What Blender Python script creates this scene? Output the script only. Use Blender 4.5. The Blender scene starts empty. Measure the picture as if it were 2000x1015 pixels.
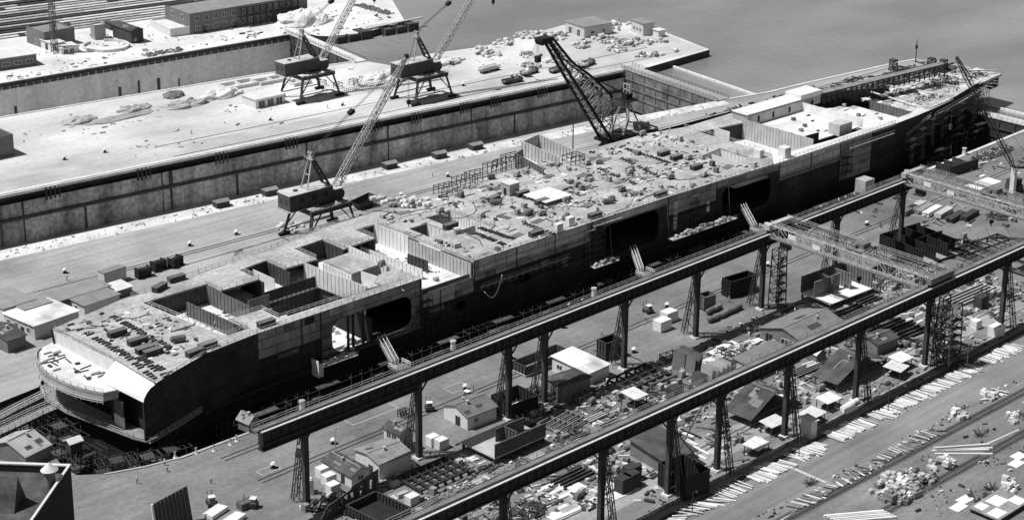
import bpy, math, random
from mathutils import Vector, Matrix, noise
from mathutils.geometry import tessellate_polygon
R = math.radians
rnd = random.Random(11)
scene = bpy.context.scene
col = scene.collection

# ------------------------------------------------------------------ camera
# world: metres, X along the docks towards the river, Y across them, Z up, quay level z = 0
F_PX, PPX, PPY, CAM_H = 3605.54, 1375.73, 311.48, 200.0
CAM_ROWS = ((0.666684735691359, -0.7443030807307031, 0.03929869222922558),
            (-0.20538922090654207, -0.23414358546901043, -0.9502589380369542),
            (0.7164821917755853, 0.6254516011639116, -0.3089717842618525))
right, down, fwd = (Vector(r) for r in CAM_ROWS)
cam_data = bpy.data.cameras.new('camera')
cam = bpy.data.objects.new('camera', cam_data)
col.objects.link(cam)
cam.matrix_world = Matrix.Translation((0, 0, CAM_H)) @ Matrix((right, -down, -fwd)).transposed().to_4x4()
cam_data.sensor_fit = 'HORIZONTAL'
cam_data.sensor_width = 36
cam_data.lens = F_PX * 36 / 2000
cam_data.shift_x = (1000 - PPX) / 2000
cam_data.shift_y = (PPY - 507.5) / 2000
cam_data.clip_start = 1
cam_data.clip_end = 20000
scene.camera = cam

# ------------------------------------------------------------------ light
SUN_EL, SUN_X, SUN_Y = R(61), -0.86, 0.51          # direction towards the sun on the ground plane
scene.view_settings.view_transform = 'Standard'
scene.view_settings.look = 'None'
scene.view_settings.exposure = 0.0
scene.view_settings.gamma = 1
scene.render.filter_size = 1.9
scene.cycles.max_bounces = 5
world = bpy.data.worlds.new('World')
scene.world = world
world.use_nodes = True
wn = world.node_tree
bg = wn.nodes['Background']
sky = wn.nodes.new('ShaderNodeTexSky')
sky.sky_type = 'NISHITA'
sky.sun_disc = False
sky.sun_elevation = SUN_EL
sky.sun_rotation = math.atan2(SUN_X, SUN_Y)
grey = wn.nodes.new('ShaderNodeRGBToBW')            # black and white photograph: a sky without hue
wn.links.new(sky.outputs[0], grey.inputs[0])
wn.links.new(grey.outputs[0], bg.inputs[0])
bg.inputs[1].default_value = 0.058
sun_data = bpy.data.lights.new('sun', 'SUN')
sun_data.energy = 4.6
sun_data.angle = R(0.5)
sun = bpy.data.objects.new('sun', sun_data)
col.objects.link(sun)
h = math.cos(SUN_EL) / math.hypot(SUN_X, SUN_Y)
sun.rotation_euler = Vector((SUN_X * h, SUN_Y * h, math.sin(SUN_EL))).to_track_quat('Z', 'Y').to_euler()
sun.location = (200, 500, 300)

# ------------------------------------------------------------------ survey of the place
def at(u, v, z=0.0):
    """ground position of a point surveyed on the 2000 px wide photograph, on the level z"""
    d = right * ((u - PPX) / F_PX) + down * ((v - PPY) / F_PX) + fwd
    t = (z - CAM_H) / d.z
    return Vector((d.x * t, d.y * t, z))
def at_y(u, v, Y):
    d = right * ((u - PPX) / F_PX) + down * ((v - PPY) / F_PX) + fwd
    t = Y / d.y
    return Vector((d.x * t, Y, CAM_H + d.z * t))
def up_from(p, v):
    """height reached above p at the picture row v"""
    lo, hi = -20.0, 150.0
    for _ in range(40):
        m = (lo + hi) / 2
        q = Vector((p.x, p.y, p.z + m - CAM_H))
        if PPY + F_PX * q.dot(down) / q.dot(fwd) > v: lo = m
        else: hi = m
    return lo

# ------------------------------------------------------------------ materials (greys only)
def mat(name, v, var=0.2, scale=0.4, fine=0.12, fscale=3.0, rough=0.85, stretch=(1, 1, 1), rand=0.0,
        streak=0.0, seams=None, seam_dark=0.45, spec=0.25, metal=0.0, axes='xyz', bump=0.0, plate_var=0.0, brick_offset=0.5):
    m = bpy.data.materials.new(name)
    m.use_nodes = True
    nt = m.node_tree; N = nt.nodes; L = nt.links
    b = N['Principled BSDF']
    b.inputs['Roughness'].default_value = rough
    b.inputs['Specular IOR Level'].default_value = spec
    b.inputs['Metallic'].default_value = metal
    tc = N.new('ShaderNodeTexCoord')
    vec = tc.outputs['Object']
    if axes != 'xyz':
        sp = N.new('ShaderNodeSeparateXYZ'); L.new(vec, sp.inputs[0])
        cb = N.new('ShaderNodeCombineXYZ')
        for i, a in enumerate(axes): L.new(sp.outputs['xyz'.index(a)], cb.inputs[i])
        vec = cb.outputs[0]
    def mth(op, a, bb):
        n = N.new('ShaderNodeMath'); n.operation = op
        for i, q in enumerate((a, bb)):
            if isinstance(q, (int, float)): n.inputs[i].default_value = q
            else: L.new(q, n.inputs[i])
        return n.outputs[0]
    def nz(sc, st=(1, 1, 1), det=4, ro=0.55):
        mp = N.new('ShaderNodeMapping'); mp.inputs['Scale'].default_value = st
        L.new(vec, mp.inputs[0])
        n = N.new('ShaderNodeTexNoise'); n.inputs['Scale'].default_value = sc
        n.inputs['Detail'].default_value = det; n.inputs['Roughness'].default_value = ro
        L.new(mp.outputs[0], n.inputs['Vector'])
        return mth('MULTIPLY', mth('SUBTRACT', n.outputs[0], 0.5), 4.0)      # about -1..1
    k = mth('ADD', 1.0, mth('MULTIPLY', nz(scale, stretch), var))
    f = nz(fscale)
    k = mth('MULTIPLY', k, mth('ADD', 1.0, mth('MULTIPLY', f, fine)))
    if streak:
        k = mth('MULTIPLY', k, mth('ADD', 1.0, mth('MULTIPLY', nz(1.0, (0.012, 0.45, 1.0), 3), streak)))
    if seams:
        br = N.new('ShaderNodeTexBrick'); L.new(vec, br.inputs['Vector'])
        br.inputs['Scale'].default_value = 1.0; br.offset = brick_offset
        br.inputs['Brick Width'].default_value = seams[0]; br.inputs['Row Height'].default_value = seams[1]
        br.inputs['Mortar Size'].default_value = seams[2]; br.inputs['Mortar Smooth'].default_value = 0.3
        br.inputs['Color1'].default_value = (1 - plate_var,) * 3 + (1,)
        br.inputs['Color2'].default_value = (1 + plate_var,) * 3 + (1,)
        br.inputs['Mortar'].default_value = (seam_dark,) * 3 + (1,)
        k = mth('MULTIPLY', k, br.outputs[0])
    if rand:
        oi = N.new('ShaderNodeObjectInfo')
        k = mth('MULTIPLY', k, mth('ADD', 1 - rand, mth('MULTIPLY', oi.outputs['Random'], 2 * rand)))
    val = mth('MINIMUM', mth('MAXIMUM', mth('MULTIPLY', k, v), 0.006), 0.92)
    cmb = N.new('ShaderNodeCombineXYZ')
    for i in range(3): L.new(val, cmb.inputs[i])
    L.new(cmb.outputs[0], b.inputs['Base Color'])
    if bump:
        bp = N.new('ShaderNodeBump'); bp.inputs['Strength'].default_value = bump; bp.inputs['Distance'].default_value = 0.3
        L.new(f, bp.inputs['Height']); L.new(bp.outputs[0], b.inputs['Normal'])
    return m
M = {}
M['pier_white'] = mat('sun bleached pier', 0.58, 0.42, 0.03, 0.12, 0.6, stretch=(0.6, 1, 1), streak=0.05)
M['pier_sand'] = mat('pale sandy fill', 0.66, 0.26, 0.06, 0.10, 0.5)
M['pier_grey'] = mat('worn pier paving', 0.33, 0.34, 0.035, 0.14, 0.7, streak=0.17)
M['quay_strip'] = mat('pale quay strip', 0.60, 0.35, 0.12, 0.25, 1.2)
M['yard_lane'] = mat('worn yard lane', 0.31, 0.3, 0.08, 0.2, 0.9, streak=0.15)
M['girder'] = mat('sooty girder', 0.032, 0.35, 0.4, 0.25, 2)
M['yard'] = mat('oiled yard ground', 0.185, 0.42, 0.05, 0.16, 0.8, streak=0.16)
M['pier_lane'] = mat('rubbed pier roadway', 0.48, 0.35, 0.035, 0.12, 0.6, streak=0.12)
M['asphalt'] = mat('road asphalt', 0.215, 0.3, 0.05, 0.10, 0.9, streak=0.22)
M['coping'] = mat('dock coping stone', 0.62, 0.2, 0.15, 0.2, 1.2)
M['wall_dark'] = mat('stained dock concrete', 0.36, 0.75, 0.16, 0.5, 0.7, stretch=(1, 0.22, 1), seams=(7.5, 60, 0.14), axes='xzy', plate_var=0.14, seam_dark=0.6, brick_offset=0.0)
M['gate_wall'] = mat('stained caisson plating', 0.16, 0.6, 0.16, 0.4, 0.7)
M['wall_black'] = mat('near black concrete', 0.06, 0.3, 0.2, 0.3, 0.8)  # near black facing for wall bands, ledges, grooves and banks
M['floor_bounce'] = mat('pale sun bouncing floor', 0.72, 0.1, 0.1, 0.1, 1)  # unseen floor, made pale to bounce sun onto the far dock wall
M['wall_pale'] = mat('new dock concrete', 0.52, 0.22, 0.12, 0.2, 0.6, stretch=(1, .25, 1), seams=(14, 30, 0.10), axes='xzy', seam_dark=0.7, plate_var=0.05)
M['floor_grey'] = mat('dry dock floor', 0.42, 0.3, 0.1, 0.2, 1)  # unseen floor of the middle dock, lightened to bounce sun onto its wall
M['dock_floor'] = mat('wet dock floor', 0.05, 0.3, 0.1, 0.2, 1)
M['steel_dark'] = mat('dark painted steel', 0.055, 0.35, 0.4, 0.2, 2, rand=0.15)
M['steel_black'] = mat('sooty black steel', 0.022, 0.35, 0.4, 0.2, 2)
M['steel_mid'] = mat('grey painted steel', 0.16, 0.3, 0.3, 0.2, 2, rand=0.25)
M['steel_lace'] = mat('worn light steel', 0.26, 0.4, 0.3, 0.2, 2)
M['steel_pale'] = mat('pale grey steel', 0.42, 0.2, 0.3, 0.15, 2, rand=0.2)
M['steel_white'] = mat('white primed steel', 0.72, 0.14, 0.3, 0.06, 2, rand=0.06)
M['rail'] = mat('polished crane rail', 0.62, 0.15, 0.5, 0.1, 2)
M['deck'] = mat('rusty deck plating', 0.40, 0.34, 0.10, 0.30, 0.9, seams=(9, 2.4, 0.08), seam_dark=0.72, plate_var=0.10)
M['deck_pale'] = mat('pale primed deck', 0.68, 0.22, 0.15, 0.16, 1.0, seams=(7, 2.4, 0.06), seam_dark=0.8, plate_var=0.05)
M['deck_mixed'] = mat('patchy bow plating', 0.48, 0.6, 0.16, 0.35, 0.9, seams=(7, 2.4, 0.08), seam_dark=0.7, plate_var=0.2)
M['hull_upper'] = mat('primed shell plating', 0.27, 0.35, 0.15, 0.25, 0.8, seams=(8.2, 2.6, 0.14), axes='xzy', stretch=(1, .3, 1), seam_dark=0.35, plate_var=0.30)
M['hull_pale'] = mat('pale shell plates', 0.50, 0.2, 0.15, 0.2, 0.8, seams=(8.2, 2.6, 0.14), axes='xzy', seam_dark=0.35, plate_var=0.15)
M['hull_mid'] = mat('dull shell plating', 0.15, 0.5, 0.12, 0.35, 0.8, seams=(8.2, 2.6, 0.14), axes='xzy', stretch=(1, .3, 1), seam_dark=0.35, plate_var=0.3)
M['hull_low'] = mat('stained and shaded shell plating', 0.036, 0.5, 0.12, 0.4, 0.7, seams=(8.2, 2.6, 0.10), axes='xzy', stretch=(1, .3, 1), seam_dark=0.6, plate_var=0.25)  # stains and the deep dock's shade both put into this dark tone
M['wall_light'] = mat('light painted boards', 0.66, 0.10, 0.5, 0.08, 2, seams=(0.9, 40, 0.05), axes='yzx', seam_dark=0.85)
M['wall_grey'] = mat('weathered boards', 0.20, 0.2, 0.5, 0.15, 2, seams=(40, 0.35, 0.04), axes='xzy', seam_dark=0.8)
M['brick'] = mat('dull brickwork', 0.17, 0.15, 0.3, 0.2, 2)
M['roof_dark'] = mat('tarred roof felt', 0.075, 0.5, 0.3, 0.2, 1.5, seams=(1.0, 60, 0.05), seam_dark=0.8, rand=0.12)
M['roof_grey'] = mat('grey roof felt', 0.26, 0.2, 0.3, 0.15, 1.5, rand=0.1)
M['roof_grey2'] = mat('brown roof felt', 0.17, 0.2, 0.3, 0.15, 1.5)
M['roof_grey3'] = mat('dusty roof felt', 0.20, 0.2, 0.3, 0.15, 1.5, seams=(1.2, 60, 0.05), seam_dark=0.85)
M['roof_patch'] = mat('patchy whitewash', 0.62, 0.7, 0.12, 0.1, 1.5)
M['corrugated'] = mat('corrugated sheet', 0.46, 0.15, 0.3, 0.1, 2, seams=(0.5, 60, 0.10), seam_dark=0.6)
M['wall_twotone'] = mat('plain render', 0.55, 0.15, 0.3, 0.1, 2)
M['roof_pale'] = mat('whitewashed roof', 0.64, 0.14, 0.3, 0.10, 1.5)
M['opening'] = mat('dark opening', 0.02, 0.1, 1, 0.1, 1)
M['glass'] = mat('dusty window glass', 0.03, 0.1, 1, 0.1, 1, rough=0.25, spec=0.5)
M['wood_pale'] = mat('fresh sawn timber', 0.66, 0.2, 0.3, 0.15, 2, rand=0.28)
M['wood_mid'] = mat('weathered timber', 0.24, 0.3, 0.4, 0.2, 2, rand=0.4)
M['wood_dark'] = mat('creosoted timber', 0.07, 0.3, 0.4, 0.2, 2, rand=0.3)
M['canvas'] = mat('white canvas', 0.80, 0.06, 0.5, 0.05, 2)
M['roof_canvas'] = mat('sun bleached sheet', 0.70, 0.22, 0.5, 0.15, 2, rand=0.12)
M['crate'] = mat('box paint', 0.30, 0.2, 0.6, 0.15, 2, rand=0.6)
M['barrel'] = mat('baled goods', 0.36, 0.3, 1.0, 0.2, 3, rand=0.65)
M['tyre'] = mat('rubber', 0.03, 0.1, 1, 0.1, 2)
M['skin'] = mat('skin', 0.35, 0.05, 1, 0.05, 2)
M['cloth_dark'] = mat('dark work clothes', 0.08, 0.2, 2, 0.1, 4)
M['cloth_pale'] = mat('pale shirt', 0.60, 0.1, 2, 0.1, 4)
M['sand'] = mat('heaped sand', 0.72, 0.15, 0.4, 0.12, 2, bump=0.4)
M['spoil'] = mat('earth spoil', 0.42, 0.3, 0.5, 0.3, 2, bump=0.5)
M['rubble_dark'] = mat('dark spoil', 0.20, 0.4, 0.6, 0.3, 2, bump=0.5)
def water_mat():
    m = bpy.data.materials.new('river water'); m.use_nodes = True
    N = m.node_tree.nodes; L = m.node_tree.links; b = N['Principled BSDF']
    b.inputs['Base Color'].default_value = (0.27, 0.27, 0.27, 1)
    b.inputs['Roughness'].default_value = 0.22
    tg = N.new('ShaderNodeTexCoord'); gn = N.new('ShaderNodeTexNoise'); gn.inputs['Scale'].default_value = 0.008; gn.inputs['Detail'].default_value = 3
    mg = N.new('ShaderNodeMapping'); mg.inputs['Rotation'].default_value = (0, 0, .8); mg.inputs['Scale'].default_value = (1, 2.2, 1); L.new(tg.outputs['Object'], mg.inputs[0]); L.new(mg.outputs[0], gn.inputs['Vector'])
    rr_ = N.new('ShaderNodeMapRange'); rr_.inputs[1].default_value = .35; rr_.inputs[2].default_value = .65; rr_.inputs[3].default_value = .20; rr_.inputs[4].default_value = .30
    L.new(gn.outputs[0], rr_.inputs[0]); cg = N.new('ShaderNodeCombineXYZ'); [L.new(rr_.outputs[0], cg.inputs[i]) for i in range(3)]; L.new(cg.outputs[0], b.inputs['Base Color'])
    b.inputs['Specular IOR Level'].default_value = 0.35
    tc = N.new('ShaderNodeTexCoord')
    hs = []
    for sc, st in ((0.35, (1, 0.45, 1)), (0.05, (1, 0.6, 1))):
        mp = N.new('ShaderNodeMapping'); mp.inputs['Scale'].default_value = st; mp.inputs['Rotation'].default_value = (0, 0, 0.7)
        L.new(tc.outputs['Object'], mp.inputs[0])
        n = N.new('ShaderNodeTexNoise'); n.inputs['Scale'].default_value = sc; n.inputs['Detail'].default_value = 5
        n.inputs['Roughness'].default_value = 0.65
        L.new(mp.outputs[0], n.inputs['Vector']); hs.append(n.outputs[0])
    ad = N.new('ShaderNodeMath'); ad.operation = 'ADD'; L.new(hs[0], ad.inputs[0]); L.new(hs[1], ad.inputs[1])
    bp = N.new('ShaderNodeBump'); bp.inputs['Strength'].default_value = 0.55; bp.inputs['Distance'].default_value = 1.2
    L.new(ad.outputs[0], bp.inputs['Height']); L.new(bp.outputs[0], b.inputs['Normal'])
    return m
M['water'] = water_mat()

# ------------------------------------------------------------------ mesh builder
class MB:
    def __init__(s): s.v = []; s.f = []; s.mi = []; s.m = 0; s.smooth = False
    def add(s, vs, fs):
        o = len(s.v); s.v += [tuple(q) for q in vs]
        for f in fs: s.f.append(tuple(i + o for i in f)); s.mi.append(s.m)
        return s
    def box(s, x0, y0, z0, x1, y1, z1):
        return s.add([(x0, y0, z0), (x1, y0, z0), (x1, y1, z0), (x0, y1, z0), (x0, y0, z1), (x1, y0, z1), (x1, y1, z1), (x0, y1, z1)],
                     [(3, 2, 1, 0), (4, 5, 6, 7), (0, 1, 5, 4), (1, 2, 6, 5), (2, 3, 7, 6), (3, 0, 4, 7)])
    def rbox(s, c, d, yaw=0.0, tilt=0.0):
        """box of size d standing on c (centre of its base)"""
        mt = Matrix.Translation(c) @ Matrix.Rotation(yaw, 4, 'Z') @ Matrix.Rotation(tilt, 4, 'Y')
        x, y, z = d[0] / 2, d[1] / 2, d[2]
        vs = [mt @ Vector(q) for q in ((-x, -y, 0), (x, -y, 0), (x, y, 0), (-x, y, 0), (-x, -y, z), (x, -y, z), (x, y, z), (-x, y, z))]
        return s.add(vs, [(3, 2, 1, 0), (4, 5, 6, 7), (0, 1, 5, 4), (1, 2, 6, 5), (2, 3, 7, 6), (3, 0, 4, 7)])
    def bar(s, p, q, w, h=None, upv=(0, 0, 1)):
        h = w if h is None else h
        p, q = Vector(p), Vector(q); d = q - p
        if d.length < 1e-4: return s
        d.normalize(); u = Vector(upv)
        if abs(d.dot(u)) > 0.98: u = Vector((1, 0, 0))
        a = d.cross(u).normalized() * (w / 2); b = a.cross(d).normalized() * (h / 2)
        return s.add([p - a - b, p + a - b, p + a + b, p - a + b, q - a - b, q + a - b, q + a + b, q - a + b],
                     [(0, 1, 2, 3), (7, 6, 5, 4), (1, 0, 4, 5), (2, 1, 5, 6), (3, 2, 6, 7), (0, 3, 7, 4)])
    def tube(s, p, q, r0, r1=None, n=10, caps=True):
        r1 = r0 if r1 is None else r1
        p, q = Vector(p), Vector(q); d = (q - p).normalized()
        u = Vector((0, 0, 1)) if abs(d.z) < 0.95 else Vector((1, 0, 0))
        a = d.cross(u).normalized(); b = a.cross(d)
        vs = []
        for c, r in ((p, r0), (q, r1)):
            for i in range(n):
                t = 2 * math.pi * i / n
                vs.append(c + a * (math.cos(t) * r) + b * (math.sin(t) * r))
        fs = [(i, (i + 1) % n, n + (i + 1) % n, n + i) for i in range(n)]
        if caps: fs += [tuple(range(n - 1, -1, -1)), tuple(range(n, 2 * n))]
        return s.add(vs, fs)
    def prism(s, poly, z0, z1):
        n = len(poly)
        vs = [(p[0], p[1], z0) for p in poly] + [(p[0], p[1], z1) for p in poly]
        fs = [(i, (i + 1) % n, n + (i + 1) % n, n + i) for i in range(n)]
        tr = tessellate_polygon([[Vector((p[0], p[1], 0)) for p in poly]])
        fs += [tuple(i + n for i in t) for t in tr] + [tuple(reversed(t)) for t in tr]
        return s.add(vs, fs)
    def sheet(s, loops, z):
        """flat polygon with holes at height z (a number) or a function of x, y"""
        pts = [Vector((p[0], p[1], 0)) for lp in loops for p in lp]
        tr = tessellate_polygon([[Vector((p[0], p[1], 0)) for p in lp] for lp in loops])
        return s.add([(p.x, p.y, z) for p in pts], tr)
    def wall_xz(s, loops, y0, y1):
        """upright plate along X with openings, loops given in (x, z); y0 and y1 are its two faces"""
        n = sum(len(l) for l in loops)
        tr = tessellate_polygon([[Vector((p[0], p[1], 0)) for p in lp] for lp in loops])
        vs = []
        for y in (y0, y1):
            for lp in loops:
                for p in lp: vs.append((p[0], y(p[0], p[1]) if callable(y) else y, p[1]))
        fs = [tuple(t) for t in tr] + [tuple(i + n for i in reversed(t)) for t in tr]
        o = 0
        for lp in loops:
            k = len(lp)
            fs += [(o + i, o + (i + 1) % k, n + o + (i + 1) % k, n + o + i) for i in range(k)]
            o += k
        return s.add(vs, fs)
    def lattice(s, p, q, w0, w1, n, chord=0.22, lace=0.12, h0=None, h1=None, upv=(0, 0, 1)):
        p, q = Vector(p), Vector(q); d = (q - p).normalized(); u = Vector(upv)
        if abs(d.dot(u)) > 0.98: u = Vector((1, 0, 0))
        a = d.cross(u).normalized(); b = a.cross(d).normalized()
        h0 = w0 if h0 is None else h0; h1 = w1 if h1 is None else h1
        rings = []
        for i in range(n + 1):
            t = i / n; c = p.lerp(q, t); w = w0 + (w1 - w0) * t; hh = h0 + (h1 - h0) * t
            rings.append([c + a * (sx * w / 2) + b * (sy * hh / 2) for sx, sy in ((-1, -1), (1, -1), (1, 1), (-1, 1))])
        for j in range(4): s.bar(rings[0][j], rings[-1][j], chord) if w0 == w1 and h0 == h1 else [s.bar(rings[i][j], rings[i + 1][j], chord) for i in range(n)]
        for i in range(n):
            for j in range(4):
                k = (j + 1) % 4
                a0, b0 = (rings[i][j], rings[i + 1][k]) if (i + j) % 2 else (rings[i][k], rings[i + 1][j])
                s.bar(a0, b0, lace)
                s.bar(rings[i + 1][j], rings[i + 1][k], lace)
        return s
    def railing(s, pts, h=1.1, step=2.2, post=0.10, rail=0.09, rows=2):
        pts = [Vector(p) for p in pts]
        for a, b in zip(pts, pts[1:]):
            n = max(1, round((b - a).length / step))
            for i in range(n + 1):
                c = a.lerp(b, i / n); s.bar(c, c + Vector((0, 0, h)), post)
            for r in range(rows):
                z = Vector((0, 0, h * (1 - 0.5 * r)))
                s.bar(a + z, b + z, rail)
        return s
    def gable(s, x0, y0, x1, y1, z0, z1, t=0.18, over=0.4, along='x'):
        """two pitched roof slabs over a rectangle, eaves at z0, ridge at z1"""
        if along == 'x':
            ym = (y0 + y1) / 2
            pr = [(y0 - over, z0 - over * (z1 - z0) / (ym - y0)), (ym, z1), (y1 + over, z0 - over * (z1 - z0) / (ym - y0))]
            lo, hi = x0 - over, x1 + over
            prof = [(p[0], p[1]) for p in pr] + [(p[0], p[1] - t) for p in reversed(pr)]
            vs = [(x, p[0], p[1]) for x in (lo, hi) for p in prof]
        else:
            xm = (x0 + x1) / 2
            pr = [(x0 - over, z0 - over * (z1 - z0) / (xm - x0)), (xm, z1), (x1 + over, z0 - over * (z1 - z0) / (xm - x0))]
            lo, hi = y0 - over, y1 + over
            prof = [(p[0], p[1]) for p in pr] + [(p[0], p[1] - t) for p in reversed(pr)]
            vs = [(p[0], y, p[1]) for y in (lo, hi) for p in prof]
        fs = [(i, (i + 1) % 6, 6 + (i + 1) % 6, 6 + i) for i in range(6)]
        fs += [(0, 5, 4, 1), (1, 4, 3, 2), (6, 7, 10, 11), (7, 8, 9, 10)]
        return s.add(vs, fs)
    def blob(s, c, r, n=10, rings=5, jit=0.18, seed=0):
        """an irregular heap lying on c with half axes r"""
        vs = []; fs = []
        for i in range(rings):
            ph = (i / rings) * math.pi / 2
            for j in range(n):
                th = 2 * math.pi * j / n
                k = 1 + jit * 2 * noise.noise(Vector((math.cos(th) * 1.7 + seed, math.sin(th) * 1.7, ph * 2 + seed)))
                vs.append((c[0] + math.cos(th) * math.cos(ph) * r[0] * k, c[1] + math.sin(th) * math.cos(ph) * r[1] * k, c[2] + math.sin(ph) * r[2] * k))
        vs.append((c[0], c[1], c[2] + r[2]))
        for i in range(rings - 1):
            for j in range(n):
                k = (j + 1) % n
                fs.append((i * n + j, i * n + k, (i + 1) * n + k, (i + 1) * n + j))
        o = (rings - 1) * n
        if rings > 9:
            for i_, q in enumerate(vs):
                k_ = noise.fractal(Vector((q[0] * .22 + seed, q[1] * .22, q[2] * .3)), 1.0, 2.0, 4) * min(1, (q[2] - c[2]) / (r[2] * .35) + .15)
                k_ += .5 * noise.fractal(Vector((q[0] * .9 + seed, q[1] * .9, q[2] * .9)), 1.0, 2.0, 3) * min(1, (q[2] - c[2]) / (r[2] * .3))
                vs[i_] = (q[0] + k_ * r[0] * .10, q[1] + k_ * r[1] * .10, max(c[2], q[2] + k_ * r[2] * .28))
        fs += [(o + j, o + (j + 1) % n, rings * n) for j in range(n)]
        return s.add(vs, fs)
    def data(s, name, mats):
        me = bpy.data.meshes.new(name)
        me.from_pydata(s.v, [], s.f)
        mats = mats if isinstance(mats, (list, tuple)) else [mats]
        for m in mats: me.materials.append(M[m])
        if len(mats) > 1: me.polygons.foreach_set('material_index', s.mi)
        me.validate(); me.update()
        if s.smooth: me.polygons.foreach_set('use_smooth', [True] * len(me.polygons))
        return me
    def shift(s, off):
        s.v = [(x - off[0], y - off[1], z - off[2]) for x, y, z in s.v]
        return s
    def build(s, name, mats, parent=None, loc=None, rz=0.0, off=None):
        if off is not None: s.shift(off)
        o = bpy.data.objects.new(name, s.data(name, mats))
        col.objects.link(o)
        if parent is not None: o.parent = parent
        if loc is not None: o.location = loc
        o.rotation_euler.z = rz
        return o

def tag(o, label=None, cat=None, group=None, kind=None):
    if label: o['label'] = label
    if cat: o['category'] = cat
    if group: o['group'] = group
    if kind: o['kind'] = kind
    return o
def thing(name, label, cat, loc=(0, 0, 0), rz=0.0, group=None):
    o = bpy.data.objects.new(name, None)
    o.empty_display_size = 0.5
    col.objects.link(o)
    o.location = loc; o.rotation_euler.z = rz
    return tag(o, label, cat, group)
def copy_tree(o, loc=None, rz=None, label=None, group=None, parent=None):
    c = o.copy(); col.objects.link(c)
    if parent is not None: c.parent = parent
    if loc is not None: c.location = loc
    if rz is not None: c.rotation_euler.z = rz
    if label: c['label'] = label
    if group: c['group'] = group
    for ch in list(o.children): copy_tree(ch, parent=c)
    return c
def struct(name, mb, mats): return tag(mb.build(name, mats), kind='structure')
# ================================================================== ground, docks, river
# the shipway (building dock) with its rounded head, seen from above
SHIPWAY = [(598, 349.5), (505, 345.5), (360, 341), (229, 337.7), (208.6, 337.7), (200.6, 339.5), (192, 342.6), (187.7, 346.1),
           (187.6, 352), (189, 358), (190, 365), (184, 371), (172, 374), (140, 376), (140, 387), (170, 388.5), (194, 391.6), (205, 393.2), (208, 397), (226, 406),
           (420, 411), (598, 413)]
BANK_Z = -2.6
yard = MB()
yard.sheet([[(20, 60), (700, 60), (700, 352), (598, 349.5)] + SHIPWAY[1:14] + [(140, 376), (20, 376)]], 0.0)
struct('yard_ground', yard, 'yard')
PIER_N = [(120, 496.5), (243.8, 484.4), (417.8, 467.3), (525, 450.5)]          # edge of the middle pier on the dry dock
PIER_E = [(547, 446), (566, 445), (621, 440), (636, 437.5), (641, 431), (643.5, 421), (643.5, 413)]
mp = MB()
mp.sheet([[(20, 376.004), (139.99, 376.004), (140, 387)] + SHIPWAY[15:] + PIER_E[::-1] + PIER_N[::-1] + [(20, 506)]], 0.0)
struct('middle_pier', mp, 'pier_grey')
DOCK_N = [(120, 543), (267.5, 528.3), (400, 517.3), (527.4, 506.3)]            # its far side
FAR_S = [(120, 630), (308.9, 605.4), (410.3, 594.4), (450, 586)]               # the farthest dock, near side
NP_E = [(456, 582), (459, 572), (483, 575.5), (507, 570.5), (530, 572), (560, 576), (583, 567), (588, 545), (579, 505), (534.3, 502)]
npier = MB()
npier.sheet([DOCK_N + NP_E[::-1] + FAR_S[::-1]], 0.0)
struct('north_pier', npier, 'pier_white')
FAR_N = [(120, 683), (330.1, 644.7), (462.3, 637.3)]
FS_E = [(466, 628), (469, 625), (483, 620.5), (510.5, 625), (533, 662), (560, 715), (600, 800)]
fs = MB()
fs.sheet([FAR_N + FS_E + [(600, 1500), (120, 1500)]], 0.0)
struct('far_shore', fs, 'pier_sand')
# paving laid on the sheets: rubbed grey lane on the north pier, pale strips on the middle pier, the asphalt road
lane = MB()
lane.sheet([[(120, 544.5), (400, 519.5), (527, 508.5), (534, 505), (578, 507), (586, 545), (560, 566), (530, 562), (500, 535), (400, 532), (120, 556)]], 0.004)
struct('pier_roadway', lane, 'pier_lane') if 'pier_lane' in M else None
strip = MB()
strip.sheet([[(120, 488.5), (243.8, 476.6), (417.8, 460), (523, 444.5), (525, 450.3), (417.8, 467.1), (243.8, 484.2), (120, 496.3)]], 0.004)
struct('pale_quay_strip', strip, 'quay_strip')
yl = MB(); yl.sheet([[(200, 250.5), (300, 251), (460, 253), (460, 260.5), (330, 258), (300, 263), (200, 262)]], 0.004); struct('yard_lane', yl, 'yard_lane')
road = MB()
road.sheet([[(200, 241.5), (300, 241), (345, 242.2), (480, 244.3), (700, 248), (700, 226), (480, 224), (200, 222)]], 0.004)
struct('asphalt_road', road, 'asphalt')
# dock walls: stepped concrete with a gallery under the coping
def dock_wall(name, line, z0, main, sgn, gallery=True):
    """wall below the polyline line; sgn is the side (in y) the void lies on"""
    w = MB()
    for (x0, y0), (x1, y1) in zip(line, line[1:]):
        def q(d0, za, d1, zb, m):
            w.m = m
            w.add([(x0, y0 + sgn * d0, za), (x1, y1 + sgn * d0, za), (x1, y1 + sgn * d1, zb), (x0, y0 + sgn * d1, zb)], [(0, 1, 2, 3)])
        if gallery:
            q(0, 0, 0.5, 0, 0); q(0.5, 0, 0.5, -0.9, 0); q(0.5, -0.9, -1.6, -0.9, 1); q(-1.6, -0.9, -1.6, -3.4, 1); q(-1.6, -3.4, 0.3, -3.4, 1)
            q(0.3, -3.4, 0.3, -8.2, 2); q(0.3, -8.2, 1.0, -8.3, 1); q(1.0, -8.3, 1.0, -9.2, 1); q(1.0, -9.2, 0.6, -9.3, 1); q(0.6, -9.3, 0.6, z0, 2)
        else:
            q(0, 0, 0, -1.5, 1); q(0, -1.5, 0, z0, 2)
    return struct(name, w, ['coping', 'wall_black', main])
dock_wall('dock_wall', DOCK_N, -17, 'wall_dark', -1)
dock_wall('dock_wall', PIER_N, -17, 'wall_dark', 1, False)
dock_wall('dock_wall', FAR_N, -17, 'wall_pale', -1, False)
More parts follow.
